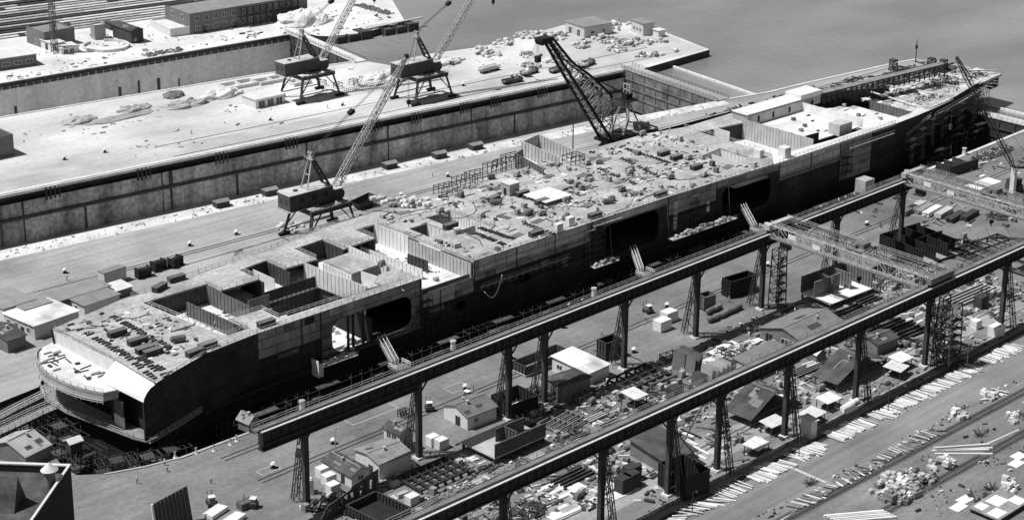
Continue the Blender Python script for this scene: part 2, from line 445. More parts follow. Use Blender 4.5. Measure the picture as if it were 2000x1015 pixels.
dock_wall('dock_wall', FAR_S, -17, 'wall_pale', 1, False)
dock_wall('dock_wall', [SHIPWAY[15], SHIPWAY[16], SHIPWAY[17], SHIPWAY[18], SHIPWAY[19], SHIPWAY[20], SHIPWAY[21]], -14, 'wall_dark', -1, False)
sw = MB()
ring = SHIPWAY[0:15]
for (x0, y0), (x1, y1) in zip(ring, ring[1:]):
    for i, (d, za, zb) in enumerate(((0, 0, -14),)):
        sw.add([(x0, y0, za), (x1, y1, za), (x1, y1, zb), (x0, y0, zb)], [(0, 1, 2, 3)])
struct('dock_wall', sw, 'wall_black')
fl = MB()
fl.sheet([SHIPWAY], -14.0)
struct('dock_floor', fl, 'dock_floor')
fl = MB(); fl.sheet([DOCK_N + PIER_N[::-1]], -17.0); struct('dock_floor', fl, 'floor_grey')
fl = MB(); fl.sheet([FAR_N + FAR_S[::-1]], -17.0); struct('dock_floor', fl, 'floor_bounce')
# fender clusters on the far wall of the dry dock
def line_at(line, x):
    for (x0, y0), (x1, y1) in zip(line, line[1:]):
        if x0 <= x <= x1: return y0 + (y1 - y0) * (x - x0) / (x1 - x0)
    return line[-1][1]
f0 = None
for i, u in enumerate((95, 275, 428, 566, 734, 812, 908, 968, 1060)):
    v = 382 - 0.2023 * u
    p = at(u, v + 6); y = line_at(DOCK_N, p.x)
    if f0 is None:
        f0 = MB()
        for k in range(4): f0.box(k * 1.5, -0.9, -4.4, k * 1.5 + 0.5, -0.502, -0.15)
        f0 = tag(f0.build('dock_fender', 'wood_dark', loc=(p.x, y, 0)), 'cluster of four black timber fenders under the edge of the dry dock wall', 'fender', 'fender clusters along the dry dock wall')
    else: copy_tree(f0, (p.x, y, 0))
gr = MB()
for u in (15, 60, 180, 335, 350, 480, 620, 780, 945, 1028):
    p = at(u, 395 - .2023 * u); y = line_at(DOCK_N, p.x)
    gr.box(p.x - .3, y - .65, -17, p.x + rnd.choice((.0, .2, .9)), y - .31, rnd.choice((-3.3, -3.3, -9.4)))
struct('dock_wall_groove', gr, 'wall_black')
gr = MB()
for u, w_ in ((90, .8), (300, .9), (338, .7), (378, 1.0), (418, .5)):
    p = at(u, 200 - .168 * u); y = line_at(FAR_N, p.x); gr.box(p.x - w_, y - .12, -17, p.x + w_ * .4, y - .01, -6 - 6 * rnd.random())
struct('dock_wall_groove', gr, 'wall_black')
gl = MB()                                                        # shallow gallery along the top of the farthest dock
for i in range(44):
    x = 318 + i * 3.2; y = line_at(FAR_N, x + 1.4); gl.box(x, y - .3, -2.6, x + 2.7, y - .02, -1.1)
struct('gallery_opening', gl, 'wall_black')
# copings
def coping(line, w, sgn, mats='coping', h=0.25):
    c = MB()
    for (x0, y0), (x1, y1) in zip(line, line[1:]):
        c.add([(x0, y0, 0), (x1, y1, 0), (x1, y1 + sgn * w, 0), (x0, y0 + sgn * w, 0), (x0, y0, h), (x1, y1, h), (x1, y1 + sgn * w, h), (x0, y0 + sgn * w, h)],
              [(4, 5, 6, 7), (0, 1, 5, 4), (2, 3, 7, 6)])
    return struct('coping_kerb', c, mats)
coping([(120, 543.2), (267.5, 528.5), (400, 517.5), (527.4, 506.5)], 1.2, 1)
coping([(360, 340.8), (505, 345.3), (598, 349.3)], 1.3, -1)
coping([(208.6, 337.5), (229, 337.5), (360, 340.8)], 0.7, -1, 'steel_pale')
coping([(192, 342.3), (200.6, 339.2), (208.6, 337.5)], 0.5, -1, 'steel_pale')
coping(FAR_N, 1.0, 1); coping(FAR_S, 1.0, -1)
coping([(525, 450.3), (547, 445.8), (566, 444.8), (621, 439.8), (636, 437.3)], 1.2, -1)
# river
wt = MB()
wt.sheet([[(590, 340), (3200, 340), (3200, 2600), (590, 2600), (590, 800), (525, 662), (505, 632), (480, 627), (466, 634), (459, 636), (454, 588), (454, 576), (470, 570),
           (505, 564), (560, 570), (580, 560), (582, 545), (573, 509), (534, 506), (528, 503), (524, 452), (524, 445), (560, 440), (636, 430), (636, 408), (588, 408)]], -3.0)
struct('river_water', wt, 'water')
# bank faces where the piers meet the water
bk = MB()
def face(line, z0=-6, z1=0):
    for (x0, y0), (x1, y1) in zip(line, line[1:]):
        bk.add([(x0, y0, z1), (x1, y1, z1), (x1, y1, z0), (x0, y0, z0)], [(0, 1, 2, 3)])
face(NP_E); face(FS_E[:-1] + [(600, 800)]); face([(525, 450.5)] + PIER_E + [(598, 413)]); face([(598, 349.5), (700, 352)])
struct('quay_face', bk, 'wall_black')
# dock gates (caissons)
def gate(name, p, q, w, label, h=0.5, mats=('pier_grey', 'gate_wall')):
    g = thing(name, label, 'dock gate', (p[0], p[1], 0))
    d = Vector((q[0] - p[0], q[1] - p[1], 0)); L_ = d.length; n = Vector((-d.y, d.x, 0)).normalized(); d.normalize()
    b = MB(); P0 = -n * w / 2; 
    a0 = P0; a1 = P0 + d * L_; b1 = a1 + n * w; b0 = a0 + n * w
    for (c0, c1) in ((a0, a1), (a1, b1), (b1, b0), (b0, a0)):
        b.add([c0 + Vector((0, 0, h - 0.4)), c1 + Vector((0, 0, h - 0.4)), c1 + Vector((0, 0, -16)), c0 + Vector((0, 0, -16))], [(0, 1, 2, 3)])
    k = int(L_ // 7)
    for i in range(k + 1):
        c = a0 + d * (L_ * i / k)
        for base, sg in ((a0, -1), (b0, 1)):
            c = base + d * (L_ * i / k)
            b.bar(c + Vector((0, 0, h - 0.6)) + n * sg * 0.15, c + Vector((0, 0, -15)) + n * sg * 0.15, 0.35)
    for z in (-3.5, -7, -10.5): b.bar(a0 + Vector((0, 0, z)) - n * 0.2, a1 + Vector((0, 0, z)) - n * 0.2, 0.5)
    b.build('caisson_wall', mats[1], g)
    t = MB(); t.add([c + Vector((0, 0, z)) for z in (h - 0.4, h) for c in (a0 - n * 0.3, a1 - n * 0.3, b1 + n * 0.3, b0 + n * 0.3)],
                    [(4, 5, 6, 7), (3, 2, 1, 0), (0, 1, 5, 4), (1, 2, 6, 5), (2, 3, 7, 6), (3, 0, 4, 7)])
    t.build('walkway', mats[0], g)
    r = MB(); r.railing([a0 + Vector((0, 0, h)), a1 + Vector((0, 0, h))]); r.railing([b0 + Vector((0, 0, h)), b1 + Vector((0, 0, h))])
    r.build('railing', 'steel_dark', g)
    return g
gate('dock_gate', (531, 508), (524.5, 449.5), 6, 'grey caisson gate closing the empty dry dock in the middle')
gate('dock_gate', (461, 641), (453, 583), 5, 'caisson gate closing the farthest dock below the sand heap', mats=('coping', 'wall_black'))
gate('dock_gate', (587, 412), (589, 348), 5, 'caisson gate closing the dock around the unfinished ship', mats=('coping', 'wall_black'))
# timber booms floating outside the gates
for a, b, lb in ((at(1308, 128, -2.7), at(1479, 187, -2.7), 'straight white timber boom floating outside the dry dock gate'),
                 (at(1885, 195, -2.7), at(2010, 226, -2.7), 'white timber boom floating outside the ship dock gate')):
    bm_ = MB(); bm_.bar(a, b, 1.1, 0.8)
    for i in range(12): 
        c = a.lerp(b, (i + .5) / 12); bm_.bar(c + Vector((0, 0, .4)) - (b - a).normalized() * .2, c + Vector((0, 0, .4)) + (b - a).normalized() * .2, 1.3, 0.2)
    tag(bm_.build('floating_boom', 'steel_white'), lb, 'boom')
# ================================================================== the unfinished ship in its dock
SB = Vector((400, 375, -13.0))
ship = thing('unfinished_warship_hull', 'huge unfinished warship hull in its dock, flat deck with open white compartments', 'ship', SB)
def sp(mb, name, mats, label=None):
    o = mb.build(name, mats, ship, off=SB)
    if label: o['label'] = label
    return o
def interp(tab, x):
    for (a, p), (b, q) in zip(tab, tab[1:]):
        if x <= b: return p + (q - p) * (x - a) / (b - a)
    return tab[-1][1]
YN = [(205, 346.0), (209, 346.9), (217, 350.0), (227, 353.4), (243, 355.2), (320, 356.4), (404, 357), (443, 356), (510, 357), (530, 362.5), (548, 368.6), (568, 371.9), (597, 378.2), (614, 380.4)]
YF = [(208, 391), (229, 396), (255, 399), (282, 401.5), (299, 405), (337, 407), (434, 406.5), (490, 404), (520, 400.5), (560, 399), (598, 394.6), (614, 392.4)]
ZN = [(208, 15), (510, 15), (530, 12.6), (548, 10), (568, 9.6), (614, 9.4)]
zt = lambda x: interp(ZN, x)
yn = lambda x: interp(YN, x)
yf = lambda x: interp(YF, x)
DZ, DT = 15.0, 0.45
# ---- shell plating, near side: strakes between stations, with the big side openings
def rrect(x0, x1, z0, z1, r, n=5):
    pts = []
    for cx, cz, a0 in ((x1 - r, z1 - r, 0), (x0 + r, z1 - r, 90), (x0 + r, z0 + r, 180), (x1 - r, z0 + r, 270)):
        for i in range(n + 1):
            a = R(a0 + 90 * i / n); pts.append((cx + math.cos(a) * r, cz + math.sin(a) * r))
    return pts
def strake(mb, x0, x1, z0, z1, slot, holes=(), t=0.35, lean0=0.0, lean1=0.0):
    mb.m = slot
    def yy(x, z):
        k = (z - z0) / (z1 - z0)
        return yn(x0) + (yn(x1) - yn(x0)) * (x - x0) / (x1 - x0) + lean0 * (1 - k) + lean1 * k
    mb.wall_xz([[(x0, z0), (x1, z0), (x1, z1), (x0, z1)]] + [list(reversed(hh)) for hh in holes], yy, lambda x, z: yy(x, z) + t)
hs = MB()
# (x0, x1, [(z0, z1, slot)], holes)
SEG = [(227, 243, [(1, 15, 2)], []),
       (243, 262, [(1, 8, 2), (8, 15, 0)], []),
       (262, 295.5, [(1, 11.8, 3), (11.8, 15, 0)], [rrect(265.5, 292, 2.4, 11.6, 3.2), rrect(253.0 + 10.2, 265, 1.6, 3.2, .3)][:1]),
       (295.5, 314, [(1, 6, 2), (6, 10.4, 0)], [[(308, 1.8), (311, 1.8), (311, 4.6), (308, 4.6)]]),
       (314, 360, [(1, 9, 2), (9, 15, 0)], [[(331, 4), (336, 4), (336, 6.5), (331, 6.5)]]),
       (360, 393, [(1, 12.7, 2), (12.7, 15, 0)], [rrect(364.5, 389, 2.2, 12.4, 3.2)]),
       (393, 415, [(1, 9, 2), (9, 15, 0)], []),
       (415, 445, [(1, 12.6, 2), (12.6, 15, 0)], [rrect(418, 441, 2.2, 12.2, 3.0)]),
       (445, 478, [(1, 8.5, 2), (8.5, 15, 1)], []), (478, 496, [(1, 15, 0)], []),
       (496, 510, [(1, 15, 2)], [])]
BOW = (510, 520, 530, 539, 548, 558, 568, 582, 598)
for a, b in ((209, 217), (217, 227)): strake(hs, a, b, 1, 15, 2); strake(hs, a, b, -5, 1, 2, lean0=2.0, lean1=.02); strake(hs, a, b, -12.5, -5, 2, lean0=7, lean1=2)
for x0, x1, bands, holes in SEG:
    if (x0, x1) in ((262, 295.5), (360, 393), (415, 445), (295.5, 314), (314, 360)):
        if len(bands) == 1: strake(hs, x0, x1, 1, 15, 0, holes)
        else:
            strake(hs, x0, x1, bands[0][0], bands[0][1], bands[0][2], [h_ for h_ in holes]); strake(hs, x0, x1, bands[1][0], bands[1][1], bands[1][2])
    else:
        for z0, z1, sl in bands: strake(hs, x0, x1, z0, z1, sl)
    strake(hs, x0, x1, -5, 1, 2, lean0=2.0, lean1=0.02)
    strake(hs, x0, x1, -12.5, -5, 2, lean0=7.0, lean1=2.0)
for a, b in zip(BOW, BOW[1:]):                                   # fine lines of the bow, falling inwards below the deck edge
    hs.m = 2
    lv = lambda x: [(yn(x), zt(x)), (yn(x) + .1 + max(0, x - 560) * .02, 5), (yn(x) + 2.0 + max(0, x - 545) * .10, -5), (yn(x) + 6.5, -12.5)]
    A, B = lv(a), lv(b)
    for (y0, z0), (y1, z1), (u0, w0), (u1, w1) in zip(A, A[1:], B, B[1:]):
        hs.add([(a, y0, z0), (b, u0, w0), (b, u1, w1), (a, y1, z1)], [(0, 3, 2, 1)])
# rounded gunwale at the blunt end
hs.m = 2
G0 = [(209, 15), (207.6, 14.7), (206.5, 14.0), (205.6, 13.0), (205.3, 12.0)]
for (a, za), (b, zb) in zip(G0, G0[1:]): hs.add([(a, yn(a), 2.2), (b, yn(b), 2.2), (b, yn(b), zb), (a, yn(a), za)], [(0, 1, 2, 3)])
hs.add([(205.3, yn(205.3), 2.2), (205.3, yn(205.3), 12), (205.3, yn(205.3) + .6, 12), (205.3, yn(205.3) + .6, 2.2)], [(0, 3, 2, 1)])
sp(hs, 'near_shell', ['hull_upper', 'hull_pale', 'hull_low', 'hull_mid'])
# odd pale plates welded on
for x0, x1, z0, z1 in ((395.6, 402.5, 3.6, 6.6), (395.6, 402.5, 6.9, 9.6), (395.6, 402.5, 9.9, 13.0), (316, 326, 11.6, 14.9), (326.3, 341, 11.4, 14.9), (341.4, 357.6, 11.4, 14.9),
                       (366, 378, 12.8, 14.9), (378.3, 389, 12.8, 14.9), (404, 412, 6, 9.5), (296, 307, 6.2, 10.2)):
    y = lambda x, z: yn(x) - 0.07
    pp = MB()
    pp.wall_xz([[(x0, z0), (x1, z0), (x1, z1), (x0, z1)]], y, lambda x, z: yn(x) - 0.005)
    sp(pp, 'shell_plate', 'hull_pale')
fr = MB()                                                        # ribs and rubbing strakes of the side
for x in (256, 262, 295, 302, 314.2, 330, 345, 359.8, 393, 404, 415, 445.2, 462, 478, 496):
    top = 10.3 if 296 < x < 314 else 14.8
    fr.box(x - 0.12, yn(x) - 0.16, 1.2, x + 0.12, yn(x) - 0.01, top)
for x0, x1, z in ((243, 262, 8), (293, 314, 6.1), (314, 360, 9.1), (393, 415, 8.4), (445, 478, 8.6), (314, 360, 5.2), (243, 265, 4.6)):
    fr.add([(x0, yn(x0) - 0.22, z), (x1, yn(x1) - 0.22, z), (x1, yn(x1) - 0.01, z + 0.02), (x0, yn(x0) - 0.01, z + 0.02), (x0, yn(x0) - 0.22, z - 0.3), (x1, yn(x1) - 0.22, z - 0.3)],
           [(0, 1, 2, 3), (0, 4, 5, 1)])
sp(fr, 'shell_stiffener', 'steel_black')
for i in range(28):                                              # replaced plates, each of another tone
    x0 = rnd.choice((rnd.uniform(244, 258), rnd.uniform(315, 352), rnd.uniform(393, 408), rnd.uniform(446, 490), rnd.uniform(297, 306), rnd.uniform(318, 350))); z0 = rnd.choice((9.2, 11.1, 13.0, 6.4, 4.2)); w_ = rnd.uniform(2.2, 6); 
    if 296 < x0 + w_ and x0 < 314 and z0 > 8: continue
    pm_ = MB(); pm_.wall_xz([[(x0, z0), (x0 + w_, z0), (x0 + w_, z0 + 1.8), (x0, z0 + 1.8)]], lambda x, z: yn(x) - .045 - i * .0004, lambda x, z: yn(x) - .004)
    sp(pm_, 'shell_plate', rnd.choice(('hull_mid', 'hull_low', 'hull_upper', 'hull_mid')))
for x0, x1, zs in ((356.5, 364, (3, 5, 7, 9, 11, 13)), (478, 483, (4, 6.5, 9, 11.5)), (402.8, 406, (3, 5.5, 8, 10.5, 13)), (294.5, 298, (2.5, 4.5, 6.5, 8.5))):   # ladder like staging stacks
    m = MB()
    for z in zs: m.box(x0, yn(x0) - 1.5, z, x1, yn(x0) - .3, z + .15); m.bar((x0, yn(x0) - 1.4, z), (x1, yn(x0) - 1.4, z + 2), .1)
    for x in (x0, (x0 + x1) / 2, x1): m.bar((x, yn(x0) - 1.45, -2), (x, yn(x0) - 1.45, zs[-1] + 1.6), .15)
    sp(m, 'ladder_staging', 'wood_dark')
# ---- far side shell, ends and bottom
fsb = MB()
xs = [208, 229, 255, 282, 299, 337, 434, 490, 520, 560, 598]
for a, b in zip(xs, xs[1:]):
    za, zb = (15 if a < 521 else 9.5), (15 if b < 521 else 9.5)
    fsb.add([(a, yf(a), za), (b, yf(b), zb), (b, yf(b) - 3, 2), (a, yf(a) - 3, 2), (a, yf(a) - 9, -12.5), (b, yf(b) - 9, -12.5)], [(0, 1, 2, 3), (3, 2, 5, 4)])
fsb.add([(x, interp(YN, x) + 7, -12.5) for x in xs] + [(x, yf(x) - 9, -12.5) for x in reversed(xs)], [tuple(range(2 * len(xs)))])
fsb.add([(598, yn(598), 9.4), (598, 394.6, 9.4), (598, 389, -12), (598, 386, -12)], [(0, 1, 2, 3)])
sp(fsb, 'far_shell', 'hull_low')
# ---- decks
def deck(polys, name, mats='deck', z=DZ, t=DT, label=None):
    d = MB()
    for p in polys: d.prism(p, z - t, z)
    return sp(d, name, mats, label)
E_ = 0.02
front = [(209.6, 366.9), (209.0, 346.92), (217, 350.02), (227, 353.42), (236.4, 354.8), (236.2, 359.6), (233.4, 391), (233.2, 396.4), (229, 396), (208.6, 391.2)]
deck([front], 'deck_plating')
deck([[(236.4, 354.82), (243, 355.32), (295.5, 356.1), (295.5, 359.6), (252.6, 359.4), (252.6, 367.4), (243, 367.6), (243, 359.6), (236.2, 359.6)],
      [(285, 359.604), (295.5, 359.604), (295.5, 366), (289, 366), (285, 363)],
      [(233.2, 396.4), (233.4, 391.0), (252.5, 391.0), (252.5, 384.6), (264.2, 384.6), (264.2, 393.5), (273.6, 394.6), (273.7, 386.2), (284.2, 386.2), (284.2, 396.5), (294.4, 397.5), (294.4, 387.7), (305.8, 388.6), (305.8, 397.6), (313.4, 397.4), (313.4, 405.5), (299, 405), (282, 401.5), (255, 399)]],
     'deck_edge_strip', 'deck')
main = [(314, 356.35), (320, 356.4), (404, 357), (442, 356.05), (450.6, 364), (450.2, 403), (434, 406.5), (337, 407), (313.4, 405.5), (313.4, 397.4)]
md = MB()
for z, flip in ((DZ, 1), (DZ - DT, -1)):
    md.sheet([main, [(327, 391.5), (336.6, 392.5), (336.8, 373), (327, 371.8)], [(317.5, 388), (324.5, 388.6), (324.6, 379.5), (317.4, 378.6)], [(431, 377.5), (442, 379.2), (442, 366), (431, 364)]], z)
for lp in (main, [(327, 391.5), (336.6, 392.5), (336.8, 373), (327, 371.8)], [(317.5, 388), (324.5, 388.6), (324.6, 379.5), (317.4, 378.6)], [(431, 377.5), (442, 379.2), (442, 366), (431, 364)]):
    k = len(lp)
    md.add([(p[0], p[1], DZ - DT) for p in lp] + [(p[0], p[1], DZ) for p in lp], [(i, (i + 1) % k, k + (i + 1) % k, k + i) for i in range(k)])
sp(md, 'deck_plating', 'deck')
deck([[(285.6, 373), (295.4, 373.6), (295.4, 386), (285.6, 385.4)]], 'platform_deck', 'deck', 14.2)
deck([[(442, 356.06), (445, 355.95), (510, 357), (510, 361.2), (478, 360.5), (452, 362), (450.6, 363.96)]], 'deck_edge_strip', 'deck_pale', 14.9)
deck([[(450.2, 403), (450.3, 396), (470, 393.5), (512, 396.3), (512, 400.5), (490, 404)]], 'deck_edge_strip', 'deck', 14.9)
deck([[(470.4, 366), (500.4, 366), (500.4, 391.4), (470.4, 391.4)]], 'compartment_floor', 'deck_pale', 13.6)
deck([[(500.9, 361.3), (512, 361.6), (524, 365.5), (524, 384), (512, 391), (500.9, 391)]], 'compartment_floor', 'deck_pale', 12.4)
deck([[(536.3, 366.0), (548, 369.0), (568, 372.2), (596, 378.6), (596, 393.6), (560, 397), (552, 386), (536.4, 388)]], 'deck_plating', 'deck_mixed', 10.2)
deck([[(597, 378.3), (614, 380.5), (614, 392.3), (600, 394.2), (597, 394.4)]], 'bow_platform', 'deck_mixed', 9.5, 1.0)
ap = MB(); ap.prism([(607, 380.6), (613.6, 381.4), (613.6, 391.6), (607, 392.4)], 4.2, 8.48); sp(ap, 'bow_apron', 'hull_low')
ap = MB()
for i in range(9): x = 585 + i * 2.6; y = yn(x); ap.bar((x, y + 1.5, 8.2), (x + rnd.uniform(-1, 1), y - rnd.uniform(1.5, 5), 8.2 + rnd.uniform(-.8, .4)), .5, .2)
sp(ap, 'bow_outrigger_plank', 'wood_mid')
ns = MB()
for a, b in zip((510, 520, 530, 539, 548, 558), (520, 530, 539, 548, 558, 568)):
    ns.add([(a, yn(a), zt(a)), (b, yn(b), zt(b)), (b, yn(b) + 3.4, zt(b)), (a, yn(a) + 3.4, zt(a)), (a, yn(a) + 3.4, zt(a) - 1.4), (b, yn(b) + 3.4, zt(b) - 1.4)], [(0, 1, 2, 3), (3, 2, 5, 4)])
sp(ns, 'deck_edge_strip', 'deck_pale')
# ---- tween deck floor under the open part, with the deep well down to the hangar deck
tw = MB()
tw.sheet([[(233.6, 357), (262.5, 357), (262.5, 360.6), (295, 360.6), (295, 357), (313.6, 357), (313.6, 399), (233.6, 393)], [(262.6, 361), (281, 361.4), (281, 381.5), (262.6, 381)]], 9.5)
for a, b in (((262.6, 361), (281, 361.4)), ((281, 361.4), (281, 381.5)), ((281, 381.5), (262.6, 381)), ((262.6, 381), (262.6, 361))):
    tw.add([(*a, 9.5), (*b, 9.5), (*b, 8.9), (*a, 8.9)], [(0, 1, 2, 3)])
tw.sheet([[(233.6, 357), (262.5, 357), (262.5, 360.6), (295, 360.6), (295, 357), (313.6, 357), (313.6, 399), (233.6, 393)], [(262.6, 361), (281, 361.4), (281, 381.5), (262.6, 381)]], 8.9)
sp(tw, 'tween_deck_floor', 'deck_pale')
hd = MB(); hd.sheet([[(212, 354), (510, 360), (560, 374), (560, 390), (490, 399), (337, 402), (212, 387)]], 1.9)
sp(hd, 'hangar_deck_floor', 'hull_low')
for lp_, z_ in (([(313.6, 360), (345, 360), (345, 398), (313.6, 398)], 10.5), ([(428, 360), (470.4, 360), (470.4, 397), (428, 397)], 9.0), ([(522, 366), (540, 368), (540, 388), (522, 388)], 6.0)):
    f2 = MB(); f2.sheet([lp_], z_); sp(f2, 'compartment_floor', 'deck_pale')
# ---- bulkheads: thin plates with upright stiffeners on one face
def bulk(p, q, z0, z1, mats, rib=1, step=1.5, t=0.12, rd=0.17, ribm=None, door=None):
    p, q = Vector((p[0], p[1], 0)), Vector((q[0], q[1], 0))
    d = (q - p); L_ = d.length; d.normalize(); n = Vector((-d.y, d.x, 0))
    b = MB()
    b.bar(p + Vector((0, 0, (z0 + z1) / 2)), q + Vector((0, 0, (z0 + z1) / 2)), t, z1 - z0)
    if rib:
        k = max(1, int(L_ / step))
        for i in range(k + 1):
            for sd in ((1, -1) if z1 - z0 > 2.4 else (rib,)):
              c = p + d * (0.1 + (L_ - 0.2) * i / k) + n * sd * (t / 2 + rd / 2)
              b.bar(c + Vector((0, 0, z0 + 0.02)), c + Vector((0, 0, z1 - 0.06)), rd, 0.10, upv=n)
    return sp(b, 'bulkhead', mats)
W, G_, D_ = 'steel_white', 'steel_mid', 'steel_dark'
bulk((233.8, 391), (236.4, 359.8), 9.5, 14.5, 'wood_pale', 0)
bulk((243.6, 387), (244.6, 361.6), 9.5, 13.6, G_, 1, 1.4)
bulk((244.6, 361.6), (253, 361.2), 9.5, 13.4, G_, -1, 1.4)
bulk((252.2, 391), (252.3, 372), 9.5, 14.5, G_, 1, 1.5)
bulk((252.3, 372), (262.4, 371.6), 9.5, 12.0, D_, 1, 1.5)
bulk((264.4, 393.4), (264.4, 383), 9.5, 14.5, D_, 1)
bulk((256, 378), (262.4, 378), 9.5, 13.2, G_, -1)
bulk((268.5, 393.8), (268.5, 384), 9.5, 14.0, W, 0)
bulk((273.6, 396), (273.6, 384), 9.5, 14.5, D_, -1)
bulk((279.6, 386), (281.2, 361.2), 9.52, 15.2, W, 1, 1.5, ribm=1)
bulk((281.2, 361.2), (295.4, 360), 9.5, 14.5, G_, 1)
bulk((284.4, 396), (284.4, 386.4), 9.5, 14.5, G_, -1)
bulk((285.5, 385.4), (285.5, 373), 9.5, 13.7, W, 1, 1.3)
bulk((285.5, 372.9), (295.6, 373.4), 9.5, 13.7, G_, -1, 1.3)
bulk((288.2, 372.5), (289, 366.2), 9.5, 14.4, W, 0)
bulk((295.7, 387.5), (295.2, 364), 9.5, 15.6, W, 1)
bulk((302.6, 391), (304, 366), 9.5, 12.6, W, 1)
bulk((294.4, 398), (294.4, 388), 9.5, 14.5, D_, 1)
bulk((305.9, 397.4), (305.9, 388.8), 9.5, 14.5, G_, 1)
bulk((312.6, 397.6), (313.2, 383), 9.5, 15.2, W, 1)
bulk((313.2, 382.9), (313.6, 356.8), 9.5, 14.4, 'steel_pale', 1, 1.4, ribm=1)
bulk((233.5, 391.2), (252.3, 391.2), 9.5, 14.5, D_, -1)
bulk((264.4, 394.6), (313, 398.6), 9.5, 14.5, D_, -1)
bulk((296, 357.4), (313.6, 357.6), 9.5, 11.2, G_, 1)
bulk((262.5, 361), (262.5, 381), 2, 9.4, D_, 1)
bulk((281.1, 361.4), (281.1, 381.5), 2, 9.4, G_, -1)
bulk((262.6, 381.1), (281, 381.6), 2, 12.5, D_, -1)
bulk((308, 377), (308.4, 369), 9.5, 13.0, D_, 1)
# hole B
bulk((336.7, 392.5), (336.9, 373), 10.5, 14.5, W, 1, 1.2)
bulk((327, 391.5), (336.6, 392.6), 10.5, 14.5, G_, -1)
bulk((326.9, 391), (326.9, 372), 10.5, 14.5, D_, 0)
bulk((330, 381.2), (336.6, 381.6), 10.5, 13.0, G_, 0)
bulk((324.6, 388.4), (324.7, 379.6), 10.5, 14.5, W, 1)
bulk((317.4, 388.2), (324.6, 388.7), 10.5, 14.5, D_, -1)
# open boxes and the white end
bulk((442.1, 379.2), (442.1, 366), 9, 14.5, W, 1)
bulk((436.5, 378.4), (436.5, 365), 9, 14.4, W, 0)
bulk((431, 377.6), (442, 379.3), 9, 14.5, W, -1)
bulk((450.4, 402.8), (450.8, 364), 9, 14.5, D_, 1)
bulk((457, 396), (457, 388), 9, 15.5, W, 0)
bulk((470.2, 393.4), (470.4, 362.3), 9, 16.2, 'steel_pale', 1, 1.3)
bulk((450.6, 396.2), (470, 393.8), 9, 14.5, D_, -1)
bulk((470.4, 391.7), (500.6, 391.7), 13.6, 17.2, 'steel_pale', 0)
bulk((500.6, 391.6), (500.7, 364.6), 13.6, 16.8, W, 0)
bulk((470.4, 365.8), (477, 365.4), 13.6, 16.6, D_, -1)
bulk((262.6, 360.7), (295, 360.3), 9.0, 14.5, 'steel_black', -1)
bulk((508, 389), (508.3, 372), 12.4, 14.2, W, 0)
bulk((501, 377), (508, 376.6), 12.4, 14.6, W, 0)
bulk((524.2, 384), (524.2, 365.6), 6, 12.3, W, 1)
bulk((536.2, 388), (536, 366.0), 6, 11.6, G_, 1)
bulk((524, 365.4), (536, 367), 6, 11.4, D_, 1)
# blocks standing proud of the deck near the edge (upright white slabs, a dark ribbed box)
for x0, y0, x1, y1, z0, z1, mm in ((449.5, 357.6, 452.6, 360.6, 14.4, 18.4, W), (443.5, 363.2, 445.5, 366, 9.2, 17.6, W), (486.2, 363.5, 493.2, 368.4, 13.58, 17.6, 'steel_pale')):
    b = MB(); b.box(x0, y0, z0, x1, y1, z1)
    for i in range(4): b.box(x0 + (x1 - x0) * (i + .3) / 4, y0 - .12, z0 + .5, x0 + (x1 - x0) * (i + .3) / 4 + .25, y0 - .002, z1 - .1)
    sp(b, 'trunk_casing', mm)
# long low deckhouse along the far side
dh = MB(); dh.box(471, 392, 14.42, 511.6, 399, 17.6); sp(dh, 'deckhouse', 'steel_pale')
dh = MB(); dh.box(470.6, 391.9, 17.6, 500, 399.3, 17.85); dh.box(500, 391.9, 17.6, 512, 399.3, 19.3); sp(dh, 'deckhouse_roof', 'steel_white')
for x in (476, 484, 493, 506):
    dd = MB(); dd.box(x, 391.55, 14.4, x + 1.0, 391.62, 16.5); sp(dd, 'doorway', 'opening')
# trestle frame carrying the far gallery of the ship's end
tr = MB()
for i in range(24):
    x = 513 + i * 3
    y = 391.5 - i * 0.22
    tr.bar((x, y, 13.2), (x, y, 17.6), 0.28); tr.bar((x, y + 3, 13.2), (x, y + 3, 17.6), 0.28)
    tr.bar((x, y, 17.5), (x, y + 3, 17.5), 0.2)
    if i < 23: tr.bar((x, y, 13.4), (x + 3, y - .22, 17.4), 0.16)
for dy in (0, 3): tr.bar((513, 391.5 + dy, 17.7), (582, 386.4 + dy, 17.7), 0.35); tr.bar((513, 391.5 + dy, 15.4), (582, 386.4 + dy, 15.4), 0.2)
sp(tr, 'gallery_frame', 'steel_dark')
gw = MB(); gw.bar((513, 393, 17.95), (582, 387.9, 17.95), 3.2, 0.12); sp(gw, 'gallery_walkway', 'wood_mid')
# ---- blunt end: low rounded deck, upright white bulkhead, overhang
LOW = [(208.6, 391.4), (204.6, 390.2), (202.3, 388), (200, 384.1), (198.4, 379.6), (197.7, 375), (197.9, 370.8), (198.5, 365.6), (199.7, 361.2), (201.6, 357), (205, 356.2), (209.6, 359), (209.6, 391)]
ld = MB(); ld.prism(LOW, 10.9, 11.4); sp(ld, 'lower_deck', 'deck_pale')
rim = MB(); 
for (a, b) in zip(LOW[1:10], LOW[2:11]):
    for (c, e, z0, z1) in ((a, b, 9.7, 11.9),):
        d = Vector((b[0] - a[0], b[1] - a[1], 0)).normalized(); n = Vector((d.y, -d.x, 0)) * .15
        rim.add([(a[0], a[1], z0), (b[0], b[1], z0), (b[0], b[1], z1), (a[0], a[1], z1), (a[0] + .3, a[1], z1), (b[0] + .3, b[1], z1)], [(0, 1, 2, 3), (3, 2, 5, 4)])
sp(rim, 'bulwark', 'steel_pale')
wb = MB(); wb.bar((208.7, 391, 13.0), (209.6, 364.6, 13.0), 0.2, 3.2)
